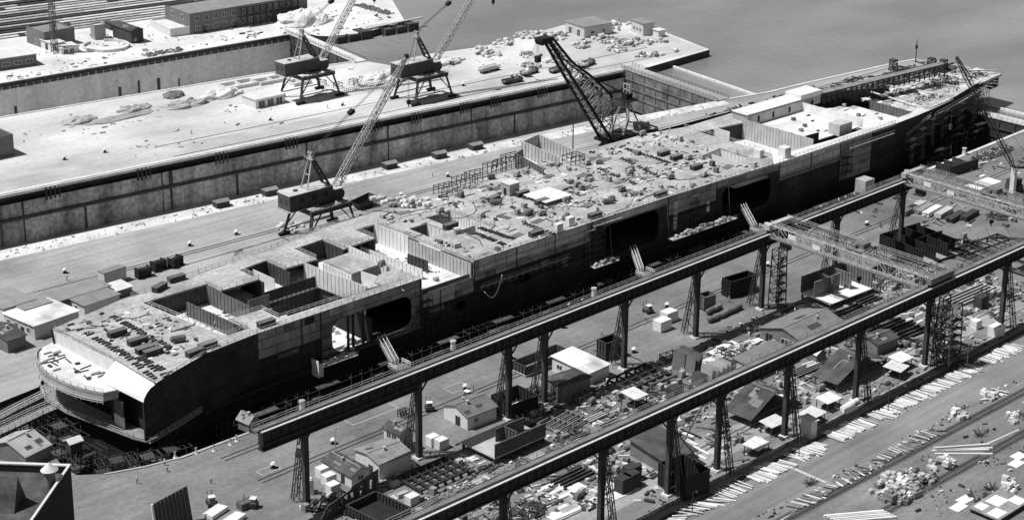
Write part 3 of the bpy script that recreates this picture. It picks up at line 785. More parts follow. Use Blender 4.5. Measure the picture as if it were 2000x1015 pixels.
for i in range(9):
    y = 390 - i * 2.6; x = 208.75 + (391 - y) / 24 * 1.3
    wb.bar((x - .2, y, 11.41), (x - .2, y, 14.4), 0.16)
sp(wb, 'end_bulkhead', 'steel_white')
cv = MB()                                                       # rounded white plate at the near corner
prof = [(209.0, 15.03), (207.6, 14.72), (206.5, 14.02), (205.6, 13.02), (205.25, 12.0)]
prof2 = [(209.6, 15.03), (208.6, 14.3), (207.4, 13.2), (206.4, 12.4), (205.0, 11.42)]
n_ = len(prof)
cv.add([(x, yn(max(x, 205)) - .03, z) for x, z in prof] + [(x, 364.5, z) for x, z in prof2], [(i, i + 1, n_ + i + 1, n_ + i) for i in range(n_ - 1)])
cv.add([(x, 364.5, z) for x, z in prof2] + [(209.6, 364.5, 11.41), (205.2, 364.5, 11.41)], [(0, 1, 2, 3, 4, 6, 5)])
sp(cv, 'rounded_end_plate', 'steel_white')
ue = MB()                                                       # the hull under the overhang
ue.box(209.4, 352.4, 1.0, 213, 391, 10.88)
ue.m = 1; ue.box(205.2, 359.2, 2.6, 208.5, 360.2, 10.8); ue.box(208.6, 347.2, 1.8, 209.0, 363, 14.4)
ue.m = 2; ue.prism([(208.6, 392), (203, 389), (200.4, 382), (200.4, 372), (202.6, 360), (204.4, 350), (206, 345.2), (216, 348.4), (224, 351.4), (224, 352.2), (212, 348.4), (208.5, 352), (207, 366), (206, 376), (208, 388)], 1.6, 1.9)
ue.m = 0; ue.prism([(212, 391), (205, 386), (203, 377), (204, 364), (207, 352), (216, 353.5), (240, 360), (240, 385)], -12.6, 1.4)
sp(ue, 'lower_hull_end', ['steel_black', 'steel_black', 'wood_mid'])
wp = MB(); wp.box(205.2, 355.2, 2.2, 205.6, 359.1, 4.9); sp(wp, 'end_panel', 'steel_white')
wp = MB(); wp.box(205.25, 355.3, 4.905, 205.6, 359.0, 8.8); sp(wp, 'end_panel', 'steel_mid')
# ---- railings
rl = MB()
Z = DZ + 0.01
for ln in ([(223, 353.8), (227, 354.1), (243, 355.6), (295, 356.4)], [(314.4, 356.7), (404, 357.3), (442, 356.4)], [(445, 356.2), (510, 357.3)],
           [(233.3, 396.2), (255, 398.7), (282, 401.2), (299, 404.7), (337, 406.7)], [(233.5, 391), (236.3, 359.8)], [(236.4, 359.5), (243, 359.8), (243, 367.5), (252.5, 367.3), (252.5, 359.5), (295, 359.5)],
           [(252.6, 392), (252.6, 384.7), (264.1, 384.7), (264.1, 393.4)], [(273.8, 394.4), (273.8, 386.4), (284, 386.4), (284, 396.2)], [(294.6, 397.4), (294.6, 388), (305.6, 388.8), (305.6, 397.4)],
           [(313.6, 397.2), (314.2, 356.6)], [(337, 373), (336.8, 392.7)], [(451, 365), (450.4, 402.8)]):
    rl.railing([(x, y, Z) for x, y in ln])
rl.railing([(x, y, 11.9) for x, y in LOW[2:10]], 1.0)
rl.railing([(x - .2, y, 9.0) for x, y in LOW[2:10]], .9, 1.6, .14, .14)
rl.railing([(203.2, 389, 1.9), (200.6, 382, 1.9), (200.6, 372, 1.9), (202.8, 360, 1.9), (204.6, 350, 1.9), (206.2, 345.4, 1.9), (224, 351.6, 1.9)])
rl.railing([(208.9, 390.6, Z), (209.8, 367.0, Z), (209.2, 347.4, Z), (217, 350.4, Z), (227, 353.8, Z)], 0.8, 2.6)
sp(rl, 'guard_rail', 'steel_pale')

# sunlit hangar floor under the well painted as a white sheet, with litter, seen through the side opening, with posts in the opening
h2 = MB(); h2.box(263, 356, 1.92, 277.6, 380, 1.98)
for i in range(26): h2.rbox((rnd.uniform(264, 277), rnd.uniform(356, 374), 1.985), (rnd.uniform(.5, 2.5), rnd.uniform(.4, 1.4), rnd.uniform(.3, 1.2)), rnd.uniform(0, 3))
sp(h2, 'sunlit_floor_litter', 'steel_white')
h3 = MB()
for x in (270.6, 272.2, 275.4): h3.box(x, 355.6, 2, x + .45, 356.2, 11.8)
h3.box(277.8, 355.2, 2, 278.2, 375, 9)
sp(h3, 'opening_post', 'steel_black')
# scaffold brackets and staging planks hung along the near side
for x0, x1, z, mm in ((316, 350, 7.2, 'wood_mid'), (360, 372, 14.0, 'wood_mid'), (445, 480, 9.8, 'wood_mid'), (482, 508, 12.2, 'wood_mid'), (300, 330, 1.6, 'wood_dark'), (225, 262, .6, 'wood_dark'), (520, 546, 8.6, 'wood_mid'), (550, 600, 7.6, 'wood_mid'), (392, 416, 2.0, 'wood_dark'), (500, 540, 5.0, 'wood_dark')):
    m = MB(); n = max(2, int((x1 - x0) / 2.5))
    for i in range(n):
        a, b = x0 + (x1 - x0) * i / n, x0 + (x1 - x0) * (i + 1) / n - .1
        m.add([(a, yn(a) - 1.3, z), (b, yn(b) - 1.3, z), (b, yn(b) - .2, z), (a, yn(a) - .2, z), (a, yn(a) - 1.3, z - .12), (b, yn(b) - 1.3, z - .12), (b, yn(b) - .2, z - .12), (a, yn(a) - .2, z - .12)], [(0, 1, 2, 3), (7, 6, 5, 4), (0, 4, 5, 1), (3, 2, 6, 7), (1, 5, 6, 2), (0, 3, 7, 4)])
        m.bar((a, yn(a) - 1.25, z - 1.2), (a, yn(a) - 1.25, z + 1.1), .09); m.bar((a, yn(a) - 1.25, z - .1), (a, yn(a) - .1, z - 1.4), .09)
    m.bar((x0, yn(x0) - 1.25, z + 1.05), (x1, yn(x1) - 1.25, z + 1.05), .08)
    sp(m, 'side_staging', mm)
# ================================================================== gantry runways and their bridges
def runway(label, y0, y1, x0, x1, legs, side, top=22.2, deep=3.0, truss=False, haunch=None):
    base = Vector((x0, y0, 0))
    g = thing('crane_runway', label, 'crane runway', base)
    yc = lambda x: y0 + (y1 - y0) * (x - x0) / (x1 - x0)
    P_ = lambda x, dy, z: Vector((x - x0, yc(x) + dy - y0, z))
    gb = MB()
    def beam(dy0, dy1, z0, z1):
        a, b = P_(x0, 0, 0), P_(x1, 0, 0)
        gb.add([(a.x, a.y + dy0, z0), (b.x, b.y + dy0, z0), (b.x, b.y + dy1, z0), (a.x, a.y + dy1, z0), (a.x, a.y + dy0, z1), (b.x, b.y + dy0, z1), (b.x, b.y + dy1, z1), (a.x, a.y + dy1, z1)],
               [(3, 2, 1, 0), (4, 5, 6, 7), (0, 1, 5, 4), (1, 2, 6, 5), (2, 3, 7, 6), (3, 0, 4, 7)])
    beam(-0.55, 0.55, top - deep + 0.3, top - 0.3)
    beam(-0.95, 0.95, top - 0.3, top); beam(-0.95, 0.95, top - deep, top - deep + 0.298)
    n = int((x1 - x0) / 2.4)
    for i in range(n + 1):
        x = x0 + 0.2 + (x1 - x0 - 0.4) * i / n
        p = P_(x, 0, 0)
        for s_ in (-1, 1): gb.box(p.x - .07, p.y + s_ * .552, top - deep + .3, p.x + .07, p.y + s_ * .9, top - .302) if s_ > 0 else gb.box(p.x - .07, p.y - .9, top - deep + .3, p.x + .07, p.y - .552, top - .302)
    gb.build('girder', 'girder', g)
    if haunch:
        hb = MB(); a, b = P_(x0, 0, 0), P_(haunch, 0, 0)
        for w_, z0, z1 in ((.5, top - deep - 1.1, top - deep - .004), (.95, top - deep - 1.4, top - deep - 1.104)):
            hb.add([(a.x, a.y - w_, z0), (b.x, b.y - w_, z0), (b.x, b.y + w_, z0), (a.x, a.y + w_, z0), (a.x, a.y - w_, z1), (b.x, b.y - w_, z1), (b.x, b.y + w_, z1), (a.x, a.y + w_, z1)],
                   [(3, 2, 1, 0), (4, 5, 6, 7), (0, 1, 5, 4), (1, 2, 6, 5), (2, 3, 7, 6), (3, 0, 4, 7)])
        hb.build('girder_haunch', 'girder', g)
    r = MB(); a, b = P_(x0, -0.62, top + .1), P_(x1, -0.62, top + .1)
    r.bar(a, b, 0.5, 0.2); r.build('crane_rail', 'rail', g)
    w = MB(); a, b = P_(x0, 2.0, top - .35), P_(x1, 2.0, top - .35)
    w.bar(a, b, 2.0, 0.12); w.build('walkway', 'steel_mid', g)
    w = MB(); a, b = P_(x0, 0.75, top + .08), P_(x1, 0.75, top + .08); w.bar(a, b, .3, .16)
    n = int((x1 - x0) / 6)
    for i in range(n + 1):
        x = x0 + (x1 - x0) * i / n; w.bar(P_(x, .6, top - .9), P_(x, 2.9, top - .5), .18)
    w.build('walkway_bracket', 'steel_mid', g)
    rr = MB(); rr.railing([P_(x0, 2.95, top - .3), P_(x1, 2.95, top - .3)], 1.1, 3.0)
    rr.build('handrail', 'steel_pale', g)
    for x in legs:
        L_ = MB(); p = P_(x, 0, 0)
        L_.box(p.x - .5, p.y - .36, 0.5, p.x + .5, p.y + .36, top - deep - .005)
        for s_ in (-1, 1): L_.box(p.x + s_ * .56 - .055, p.y - .55, .5, p.x + s_ * .56 + .055, p.y + .55, top - deep - .005)
        lg = L_.build('column', 'steel_dark', g)
        F_ = MB(); F_.box(p.x - 1.2, p.y - 1.1, 0, p.x + 1.2, p.y + 1.1, .5); F_.build('footing', 'coping', lg)
        B_ = MB(); f = P_(x, side * 4.2, .4); t = P_(x, side * .9, top - deep - .01)
        B_.lattice(f, t, 1.5, 0.9, 7, .17, .085, 0.9, 0.6, upv=(0, 1, 0))
        for k in range(4):
            z = 3 + k * 3.6; q = side * (4.2 - 3.3 * (z - .4) / (top - deep - .4))
            B_.bar(P_(x, side * .5, z - 1.2), P_(x, q - side * .4, z + 1.2), .18); 
        B_.build('lattice_brace', 'steel_dark', g)
        K = MB()
        for s_ in (-1, 1): K.bar(P_(x + s_ * .7, 0, top - deep - 2.6), P_(x + s_ * 3.0, 0, top - deep - .05), .3)
        K.build('knee_brace', 'steel_dark', g)
    return g
runway('long dark crane runway on braced columns running beside the ship dock', 298.6, 305.4, 203.8, 446.5,
       (215.3, 247.6, 276.2, 288.4, 317.4, 346.0, 374.4, 409.0, 443.0), 1, haunch=247)
runway('dark crane runway on braced columns through the yard, nearer the asphalt road', 247.2, 249.6, 196, 470,
       (226, 254.6, 276.2, 293.0, 317.8, 346.2, 376.6, 413.6, 440), -1, deep=2.9, truss=True)
def bridge(label, x0, x1, ya, yb, z=22.4, cab=True):
    g = thing('bridge_crane', label, 'bridge crane', ((x0 + x1) / 2, (ya + yb) / 2, z))
    L2 = (yb - ya) / 2; X2 = (x1 - x0) / 2
    for s_ in (-1, 1):
        t = MB(); x = s_ * X2
        n = 16
        for i in range(n):
            a, b = -L2 + 2 * L2 * i / n, -L2 + 2 * L2 * (i + 1) / n
            d0 = 3.4 if 1 <= i else 1.2; d1 = 3.4 if i + 1 <= n - 1 else 1.2
            for dx in (-.55, .55):
                t.bar((x + dx, a, 2.2), (x + dx, b, 2.2), .26); t.bar((x + dx, a, 2.2 - d0), (x + dx, b, 2.2 - d1), .22)
                t.bar((x + dx, a, 2.2), (x + dx, b, 2.2 - d1), .14) if i % 2 else t.bar((x + dx, a, 2.2 - d0), (x + dx, b, 2.2), .14)
                t.bar((x + dx, b, 2.2), (x + dx, b, 2.2 - d1), .14)
            t.bar((x - .55, a, 2.2), (x + .55, b, 2.2), .12)
            t.bar((x - .55, b, 2.2 - d1), (x + .55, b, 2.2 - d1), .12)
        t.build('girder', 'steel_pale' if s_ < 0 else 'steel_mid', g)
        w = MB(); w.bar((x + s_ * 1.3, -L2 + 1, -1.0), (x + s_ * 1.3, L2 - 1, -1.0), 1.3, .12); w.build('walkway', 'steel_mid', g)
        r = MB(); r.railing([(x + s_ * 1.95, -L2 + 1, -.94), (x + s_ * 1.95, L2 - 1, -.94)], 1.1, 3); r.railing([(x, -L2, 2.35), (x, L2, 2.35)], 1.0, 3.2); r.build('handrail', 'steel_pale', g)
    for y in (-L2, L2):
        e = MB(); e.box(-X2 - 1.6, y - .8, .9, X2 + 1.6, y + .8, 2.44)
        ec = e.build('end_carriage', 'steel_pale' if y > 0 else 'steel_mid', g)
        for x in (-X2 - .9, -X2 + .6, X2 - .6, X2 + .9):
            w = MB(); w.tube((x, y - .3, .52), (x, y + .3, .52), .5, n=12); w.build('wheel', 'steel_black', ec)
    tr = MB(); tr.box(-X2 + .2, -2.5, 2.52, X2 - .2, 2.5, 2.9); tr.box(-1.6, -1.9, 2.9, 1.6, 1.6, 4.2); tr.tube((-X2 + .6, .4, 3.5), (X2 - .6, .4, 3.5), .6)
    t = tr.build('trolley', 'steel_mid', g); t.location.y = -L2 * .05
    hk = MB()
    for x in (-.5, .5): hk.bar((x, 0, 2.5), (x, 0, -6), .06)
    hk.box(-.7, -.3, -7, .7, .3, -6); hk.tube((0, 0, -7), (0, 0, -8), .18); hk.build('hoist_block', 'steel_black', t)
    if cab:
        c = MB(); c.box(-X2 - 1.1, L2 - 7, -3.6, -X2 + 1.1, L2 - 4.4, -1.3); cb = c.build('operator_cab', 'steel_dark', g)
        c = MB(); c.box(-X2 - 1.14, L2 - 6.7, -2.7, -X2 - 1.105, L2 - 4.7, -1.7); c.build('window', 'glass', cb)
        for i, yy in enumerate((L2 - 8.5, L2 - 17)):
            c = MB(); c.box(-X2 - 1.0, yy - 1.3, .2 - i * .5, -X2 - .93, yy + 1.3, 1.6 - i * .6); c.build('sign_board', 'steel_white', g)
    return g
bridge('nearer lattice bridge crane spanning the two runways above the open steel section', 377.2, 384.6, 248.9, 303.7)
bridge('farther lattice bridge crane spanning the two runways beside the timber stacks', 443.6, 450.6, 249.4, 305.2)
# ================================================================== quay cranes on portals
def portal_crane(label, loc, jib_len, jib_el, tip_rope=True, crate=False):
    g = thing('portal_crane', label, 'crane', loc)
    p = MB()                                                     # portal frame
    for y in (-5.2, 5.2): p.box(-7.6, y - .5, 8.6, 7.6, y + .5, 9.9)
    for x in (-7.0, 7.0): p.box(x - .5, -4.69, 8.7, x + .5, 4.69, 9.8)
    p.tube((0, 0, 9.82), (0, 0, 10.7), 4.4, n=20)
    pf = p.build('portal_frame', 'steel_dark', g)
    for sx in (-1, 1):
        for sy in (-1, 1):
            l = MB(); l.bar((sx * 9.0, sy * 6.3, .9), (sx * 7.0, sy * 5.2, 8.58), .85, .7)
            l.bar((sx * 8.5, sy * 6.05, 3.0), (sx * 3.6, sy * 5.2, 8.7), .32)
            lg = l.build('leg', 'steel_dark', g)
            b = MB(); b.box(sx * 9 - 1.9, sy * 6.3 - .55, .25, sx * 9 + 1.9, sy * 6.3 + .55, 1.0)
            for k in (-1.3, 0, 1.3): b.tube((sx * 9 + k, sy * 6.3 - .3, .35), (sx * 9 + k, sy * 6.3 + .3, .35), .34, n=10)
            b.build('bogie', 'steel_black', lg)
    s = MB()
    for sy in (-1, 1): s.bar((-8.8, sy * 6.25, 2.0), (8.8, sy * 6.25, 2.0), .3)
    s.build('sill_beam', 'steel_dark', g)
    rr = MB(); rr.railing([(-7.6, -5.6, 9.9), (7.6, -5.6, 9.9)], 1.1, 1.6); rr.build('platform_rail', 'steel_mid', g)
    h_ = MB(); h_.box(-13.2, -2.9, 10.72, 2.6, 3.1, 15.5); h_.box(2.6, -2.7, 10.9, 6.4, 2.9, 13.9)
    h_.tube((5.6, -2.4, 12.0), (5.6, 2.4, 12.0), 1.75, n=16)
    hs_ = h_.build('machinery_house', 'steel_crane', g)
    w = MB(); w.box(-13.7, -3.3, 10.5, -13.2, 3.5, 10.72); w.box(-13.2, -3.3, 10.5, 2.8, 3.5, 10.7); w.build('house_platform', 'steel_pale', g)
    w = MB(); w.box(-13.35, -3.05, 15.5, 2.75, 3.25, 15.68); w.box(2.75, -2.85, 13.9, 6.6, 3.05, 14.05); w.build('house_roof', 'roof_pale2', g)
    for x in (-9.5, -5.0, -.8): 
        w = MB(); w.box(x, -2.95, 12.6, x + 1.5, -2.905, 14.2); w.build('window', 'glass', hs_)
    for y in (-1.6, .9): 
        w = MB(); w.box(-13.25, y, 12.5, -13.205, y + 1.1, 14.0); w.build('window', 'glass', hs_)
    w = MB(); w.box(-9.6, -.4, 15.69, -8.4, .5, 16.1); w.build('roof_hatch', 'steel_dark', hs_)
    a = MB()                                                      # A-frame: two light back legs, heavy ladder-like front
    for y in (-1.5, 1.5): a.bar((-5.8, y, 15.69), (-3.4, y * .5, 24.4), .34)
    a.bar((-5.8, -1.5, 15.9), (-5.8, 1.5, 15.9), .3); a.bar((-4.6, -1.1, 20), (-4.6, 1.1, 20), .2)
    a.build('back_stay', 'steel_pale', g)
    a = MB()
    for y in (-1.9, 1.9): a.bar((3.0, y, 14.06), (-2.6, y * .45, 24.4), .75, .6)
    for k in range(1, 6):
        t = k / 6; x = 3.0 - 5.6 * t; z = 14.06 + 10.34 * t; y = 1.9 - 1.05 * t
        a.bar((x, -y, z), (x, y, z), .35)
    a.build('mast_front', 'steel_dark', g)
    a = MB(); a.box(-3.9, -1.3, 24.4, -2.2, 1.3, 24.6); a.box(-3.5, -.9, 24.6, -2.6, .9, 26.2)
    for y in (-.6, .6): a.tube((-3.05, y - .2, 26.2), (-3.05, y + .2, 26.2), .7, n=14)
    a.railing([(-4.4, -1.5, 24.6), (-4.4, 1.5, 24.6)], 1.1, 1)
    a.build('mast_head', 'steel_pale', g)
    heel = Vector((5.9, 0, 13.9)); d = Vector((math.cos(jib_el), 0, math.sin(jib_el))); tip = heel + d * jib_len
    j = MB(); m1 = heel + d * jib_len * .12; m2 = heel + d * jib_len * .82
    j.lattice(heel, m1, 2.6, 2.1, 3, .26, .13, .5, 1.5, upv=(0, 1, 0)); j.lattice(m1, m2, 2.1, 1.6, 22, .24, .12, 1.5, 1.3, upv=(0, 1, 0)); j.lattice(m2, tip, 1.6, .7, 7, .22, .12, 1.3, .5, upv=(0, 1, 0))
    jb = j.build('jib', 'steel_pale', g)
    a = MB(); 
    for y in (-.3, .3): a.tube((tip.x, y - .12, tip.z + .3), (tip.x, y + .12, tip.z + .3), .7, n=14)
    a.build('jib_sheave', 'steel_dark', jb)
    r = MB(); mh = Vector((-3.05, 0, 26.6)); bl = mh.lerp(tip, .42)
    for y in (-.6, -.2, .2, .6): r.bar(mh + Vector((0, y, 0)), bl + Vector((0, y, 0)), .07)
    for y in (-.3, .3): r.bar(bl + Vector((0, y, 0)), tip + Vector((0, y, 0)), .09)
    r.build('luffing_rope', 'steel_dark', g)
    r = MB(); r.rbox(bl - Vector((0, 0, .6)), (2.0, 1.5, 1.1), 0, -.5); r.tube(bl - Vector((0, .8, 0)), bl + Vector((0, .8, 0)), .65, n=12); r.build('luffing_block', 'steel_black', g)
    r = MB(); hz = tip.z - 14
    for y in (-.25, .25): r.bar((tip.x + .7, y, tip.z), (tip.x + .7, y, hz), .07)
    r.box(tip.x + .2, -.4, hz - 1.4, tip.x + 1.2, .4, hz); r.tube((tip.x + .7, 0, hz - 2.2), (tip.x + .7, 0, hz - 1.4), .2); r.build('hook_block', 'steel_black', g)
    return g
M['steel_crane'] = mat('weathered crane house plating', 0.085, 0.25, 0.3, 0.2, 2, seams=(1.6, 9, 0.06), axes='xzy', seam_dark=0.75)
M['roof_pale2'] = mat('pale crane roof', 0.50, 0.2, 0.3, 0.15, 1.5)
portal_crane('grey portal crane at the far end of the white pier beside the farthest dock', (407.8, 556.0, 0), 42, R(54))
portal_crane('grey portal crane on the white pier to the right of its twin, near the lorries', (439.0, 527.0, 0), 44, R(49))
portal_crane('grey portal crane on the middle pier close behind the ship', (321.0, 434.0, 0), 45.5, R(52))
# ---- heavy dark derrick crane behind the ship
def heavy_crane():
    px = Vector((453, 434.5, -2.0))
    g = thing('heavy_derrick_crane', 'tall black derrick crane with a deep bowed lattice jib leaning over the middle pier', 'crane', px)
    b = MB()
    for sx in (-1, 1):
        for sy in (-1, 1): b.bar((sx * 6, sy * 5, 2.3), (sx * 4.5, sy * 4, 5), .9)
    b.box(-6.5, -5.5, 2.02, 6.5, -4.5, 2.7); b.box(-6.5, 4.5, 2.02, 6.5, 5.5, 2.7); b.box(-5.2, -4.8, 4.4, 5.2, 4.8, 5.2); b.tube((0, 0, 5.2), (0, 0, 6.0), 4.6, n=24)
    b.build('undercarriage', 'steel_black', g)
    p = MB(); p.prism([(-11, -3.4), (3, -5), (13, -5.2), (15, -3), (15, 3), (13, 5.2), (3, 5), (-11, 3.4)], 6.0, 7.0)
    p.build('turntable', 'steel_black', g)
    p = MB(); p.prism([(3.1, -4.9), (13, -5.1), (14.8, -3), (14.8, 3), (13, 5.1), (3.1, 4.9)], 2.6, 5.98); p.build('counterweight', 'steel_black', g)
    p = MB(); p.box(4, -4.2, 7.0, 12.5, 4.4, 7.25); p.build('turntable_floor', 'steel_pale', g)
    for x, y in ((6.5, 1.5), (9.8, -1)):
        p = MB(); p.tube((x, y - 1.8, 8.6), (x, y + 1.8, 8.6), 1.3, n=16); p.box(x - 1.2, y - 2.0, 7.26, x + 1.2, y + 2.0, 7.9); p.build('winch_drum', 'steel_pale', g)
    a = MB()
    for y in (-3.6, 3.6):
        a.bar((-3.0, y * .8, 7.0), (-.6, y * .85, 13.2), 1.0, .8); a.bar((-.6, y * .85, 13.2), (1.2, y * .2, 19.3), .9, .7)
        a.bar((6.5, y, 7.0), (1.6, y * .2, 18.8), .5)
    for z, w in ((10, 3.0), (13.2, 3.05), (16.4, 1.7)): a.bar((-1.8 + (z - 10) * .36, -w, z), (-1.8 + (z - 10) * .36, w, z), .5)
    a.bar((-2.4, -2.9, 8.5), (-.6, 3.0, 13.1), .3); a.bar((-2.4, 2.9, 8.5), (-.6, -3.0, 13.1), .3)
    a.build('mast', 'steel_pale', g)
    a = MB(); a.box(.2, -1.3, 19.2, 3.2, 1.3, 21.4); a.box(-1.2, -3.0, 18.8, 4.6, 3.0, 19.18); a.railing([(-1.2, -3, 19.2), (4.6, -3, 19.2)], 1.2, 1); a.build('mast_head', 'steel_black', g)
    a = MB()
    for y in (-1.6, 0, 1.6): a.bar((1.6, y, 21.4), (1.6, y, 24.6), .3)
    for z in (22.6, 24.6): a.bar((1.6, -1.7, z), (1.6, 1.7, z), .3)
    a.build('light_frame', 'steel_pale', g)
    # jib: two side trusses of a bowed outline, joined by lacing
    foot = Vector((-8.6, 0, 6.6)); tip = Vector((-38.2, 0, 47.2)); d = (tip - foot); n = Vector((-d.z, 0, d.x)).normalized() * -1
    if n.z < 0: n = -n
    low = []; top = []; N_ = 16
    for i in range(N_ + 1):
        t = i / N_
        depth = interp([(0, .6), (.26, 9.6), (.53, 6.6), (.72, 3.3), (1, 1.8)], t)
        wid = 3.2 - 1.9 * t
        for arr, off in ((low, 0), (top, max(.4, depth))):
            c = foot + d * t + n * off
            arr.append((c + Vector((0, -wid, 0)), c + Vector((0, wid, 0))))
    j = MB(); jl = MB()
    for i in range(N_):
        for s_ in (0, 1):
            j.bar(low[i][s_], low[i + 1][s_], .8); j.bar(top[i][s_], top[i + 1][s_], .7 if i > 3 else .2)
            jl.bar(low[i][s_], top[i + 1][s_], .26) if i % 2 else jl.bar(top[i][s_], low[i + 1][s_], .26)
            jl.bar(low[i + 1][s_], top[i + 1][s_], .26)
        for arr in (low, top):
            jl.bar(arr[i][0], arr[i + 1][1], .22); jl.bar(arr[i + 1][0], arr[i + 1][1], .22)
    jb = j.build('jib', 'steel_black', g); jl.build('jib_lacing', 'steel_lace', jb)
    a = MB(); a.box(tip.x - 3.5, -1.8, tip.z - .4, tip.x + 1.5, 1.8, tip.z + 1.2)
    for y in (-1, 0, 1): a.tube((tip.x - 2.5, y - .2, tip.z), (tip.x - 2.5, y + .2, tip.z), 1.3, n=14)
    a.build('jib_head', 'steel_black', jb)
    r = MB(); 
    for y in (-.9, -.3, .3, .9): r.bar((1.6, y, 20.5), top[9][0] * .5 + top[9][1] * .5 + Vector((0, y, 0)), .1)
    for y in (-.4, .4): r.bar((tip.x - 3.6, y, tip.z), (tip.x - 3.6, y, tip.z - 5), .09)
    r.box(tip.x - 4.4, -.8, tip.z - 7, tip.x - 2.8, .8, tip.z - 5)
    r.build('hoist_rope', 'steel_black', g)
    return g
heavy_crane()
# ---- derrick in the yard at the right edge
def yard_derrick():
    b = Vector((514, 310, 0))
    g = thing('yard_derrick', 'derrick crane with white mast legs and thin dark jib beyond the farther bridge crane', 'crane', b)
    m = MB(); m.box(-1.0, -.8, 0, .6, .8, 9.5); m.build('mast_leg', 'steel_white', g)
    m = MB(); m.box(5.5, -4.8, 0, 6.8, -3.6, 9.5); m.bar((6.1, -4.2, 9.5), (-.2, 0, 9.7), .7); m.bar((6.1, -4.2, 9.4), (11, 0, .2), .5); m.bar((-.2, 0, 9.6), (9, 6, .2), .5); m.build('stay_frame', 'steel_dark', g)
    m = MB(); m.tube((4, 2, .2), (4, 2, 2.0), 3.2, n=20); m.box(1.5, .3, 2.0, 6, 3.8, 4.4); m.build('turntable_house', 'steel_dark', g)
    foot = Vector((-.4, 0, 9.6)); tip = Vector((-41, 0, 55)); q1 = foot.lerp(tip, .1); q2 = foot.lerp(tip, .85)
    j = MB(); j.lattice(foot, q1, .5, 1.5, 2, .17, .09, upv=(0, 1, 0)); j.lattice(q1, q2, 1.5, 1.4, 22, .17, .09, upv=(0, 1, 0)); j.lattice(q2, tip, 1.4, .6, 5, .17, .09, upv=(0, 1, 0))
    j.build('jib', 'steel_dark', g)
    r = MB(); r.bar((6.1, -4.2, 9.6), tip, .08); r.bar(tip, tip - Vector((0, 0, 22)), .08); r.box(tip.x - .5, -.4, tip.z - 23.6, tip.x + .5, .4, tip.z - 22); r.build('hoist_rope', 'steel_dark', g)
yard_derrick()
# ---- thin lattice mast on the far shore
b = at(107, 104)
g = thing('lattice_mast', 'thin tall lattice mast standing by the small block at the upper left', 'mast', b)
m = MB(); m.lattice((0, 0, .5), (0, 0, 44), 1.9, 1.5, 24, .22, .13); m.build('mast_frame', 'steel_mid', g)
m = MB(); m.box(-1.6, -1.6, 0, 1.6, 1.6, .5); m.build('footing', 'coping', g)
m = MB(); m.box(-1.3, -3.2, 9, -.9, -1.2, 13); m.bar((0, 0, 9.5), (-1.1, -2.6, 9.5), .4); m.build('ladder_box', 'steel_dark', g)
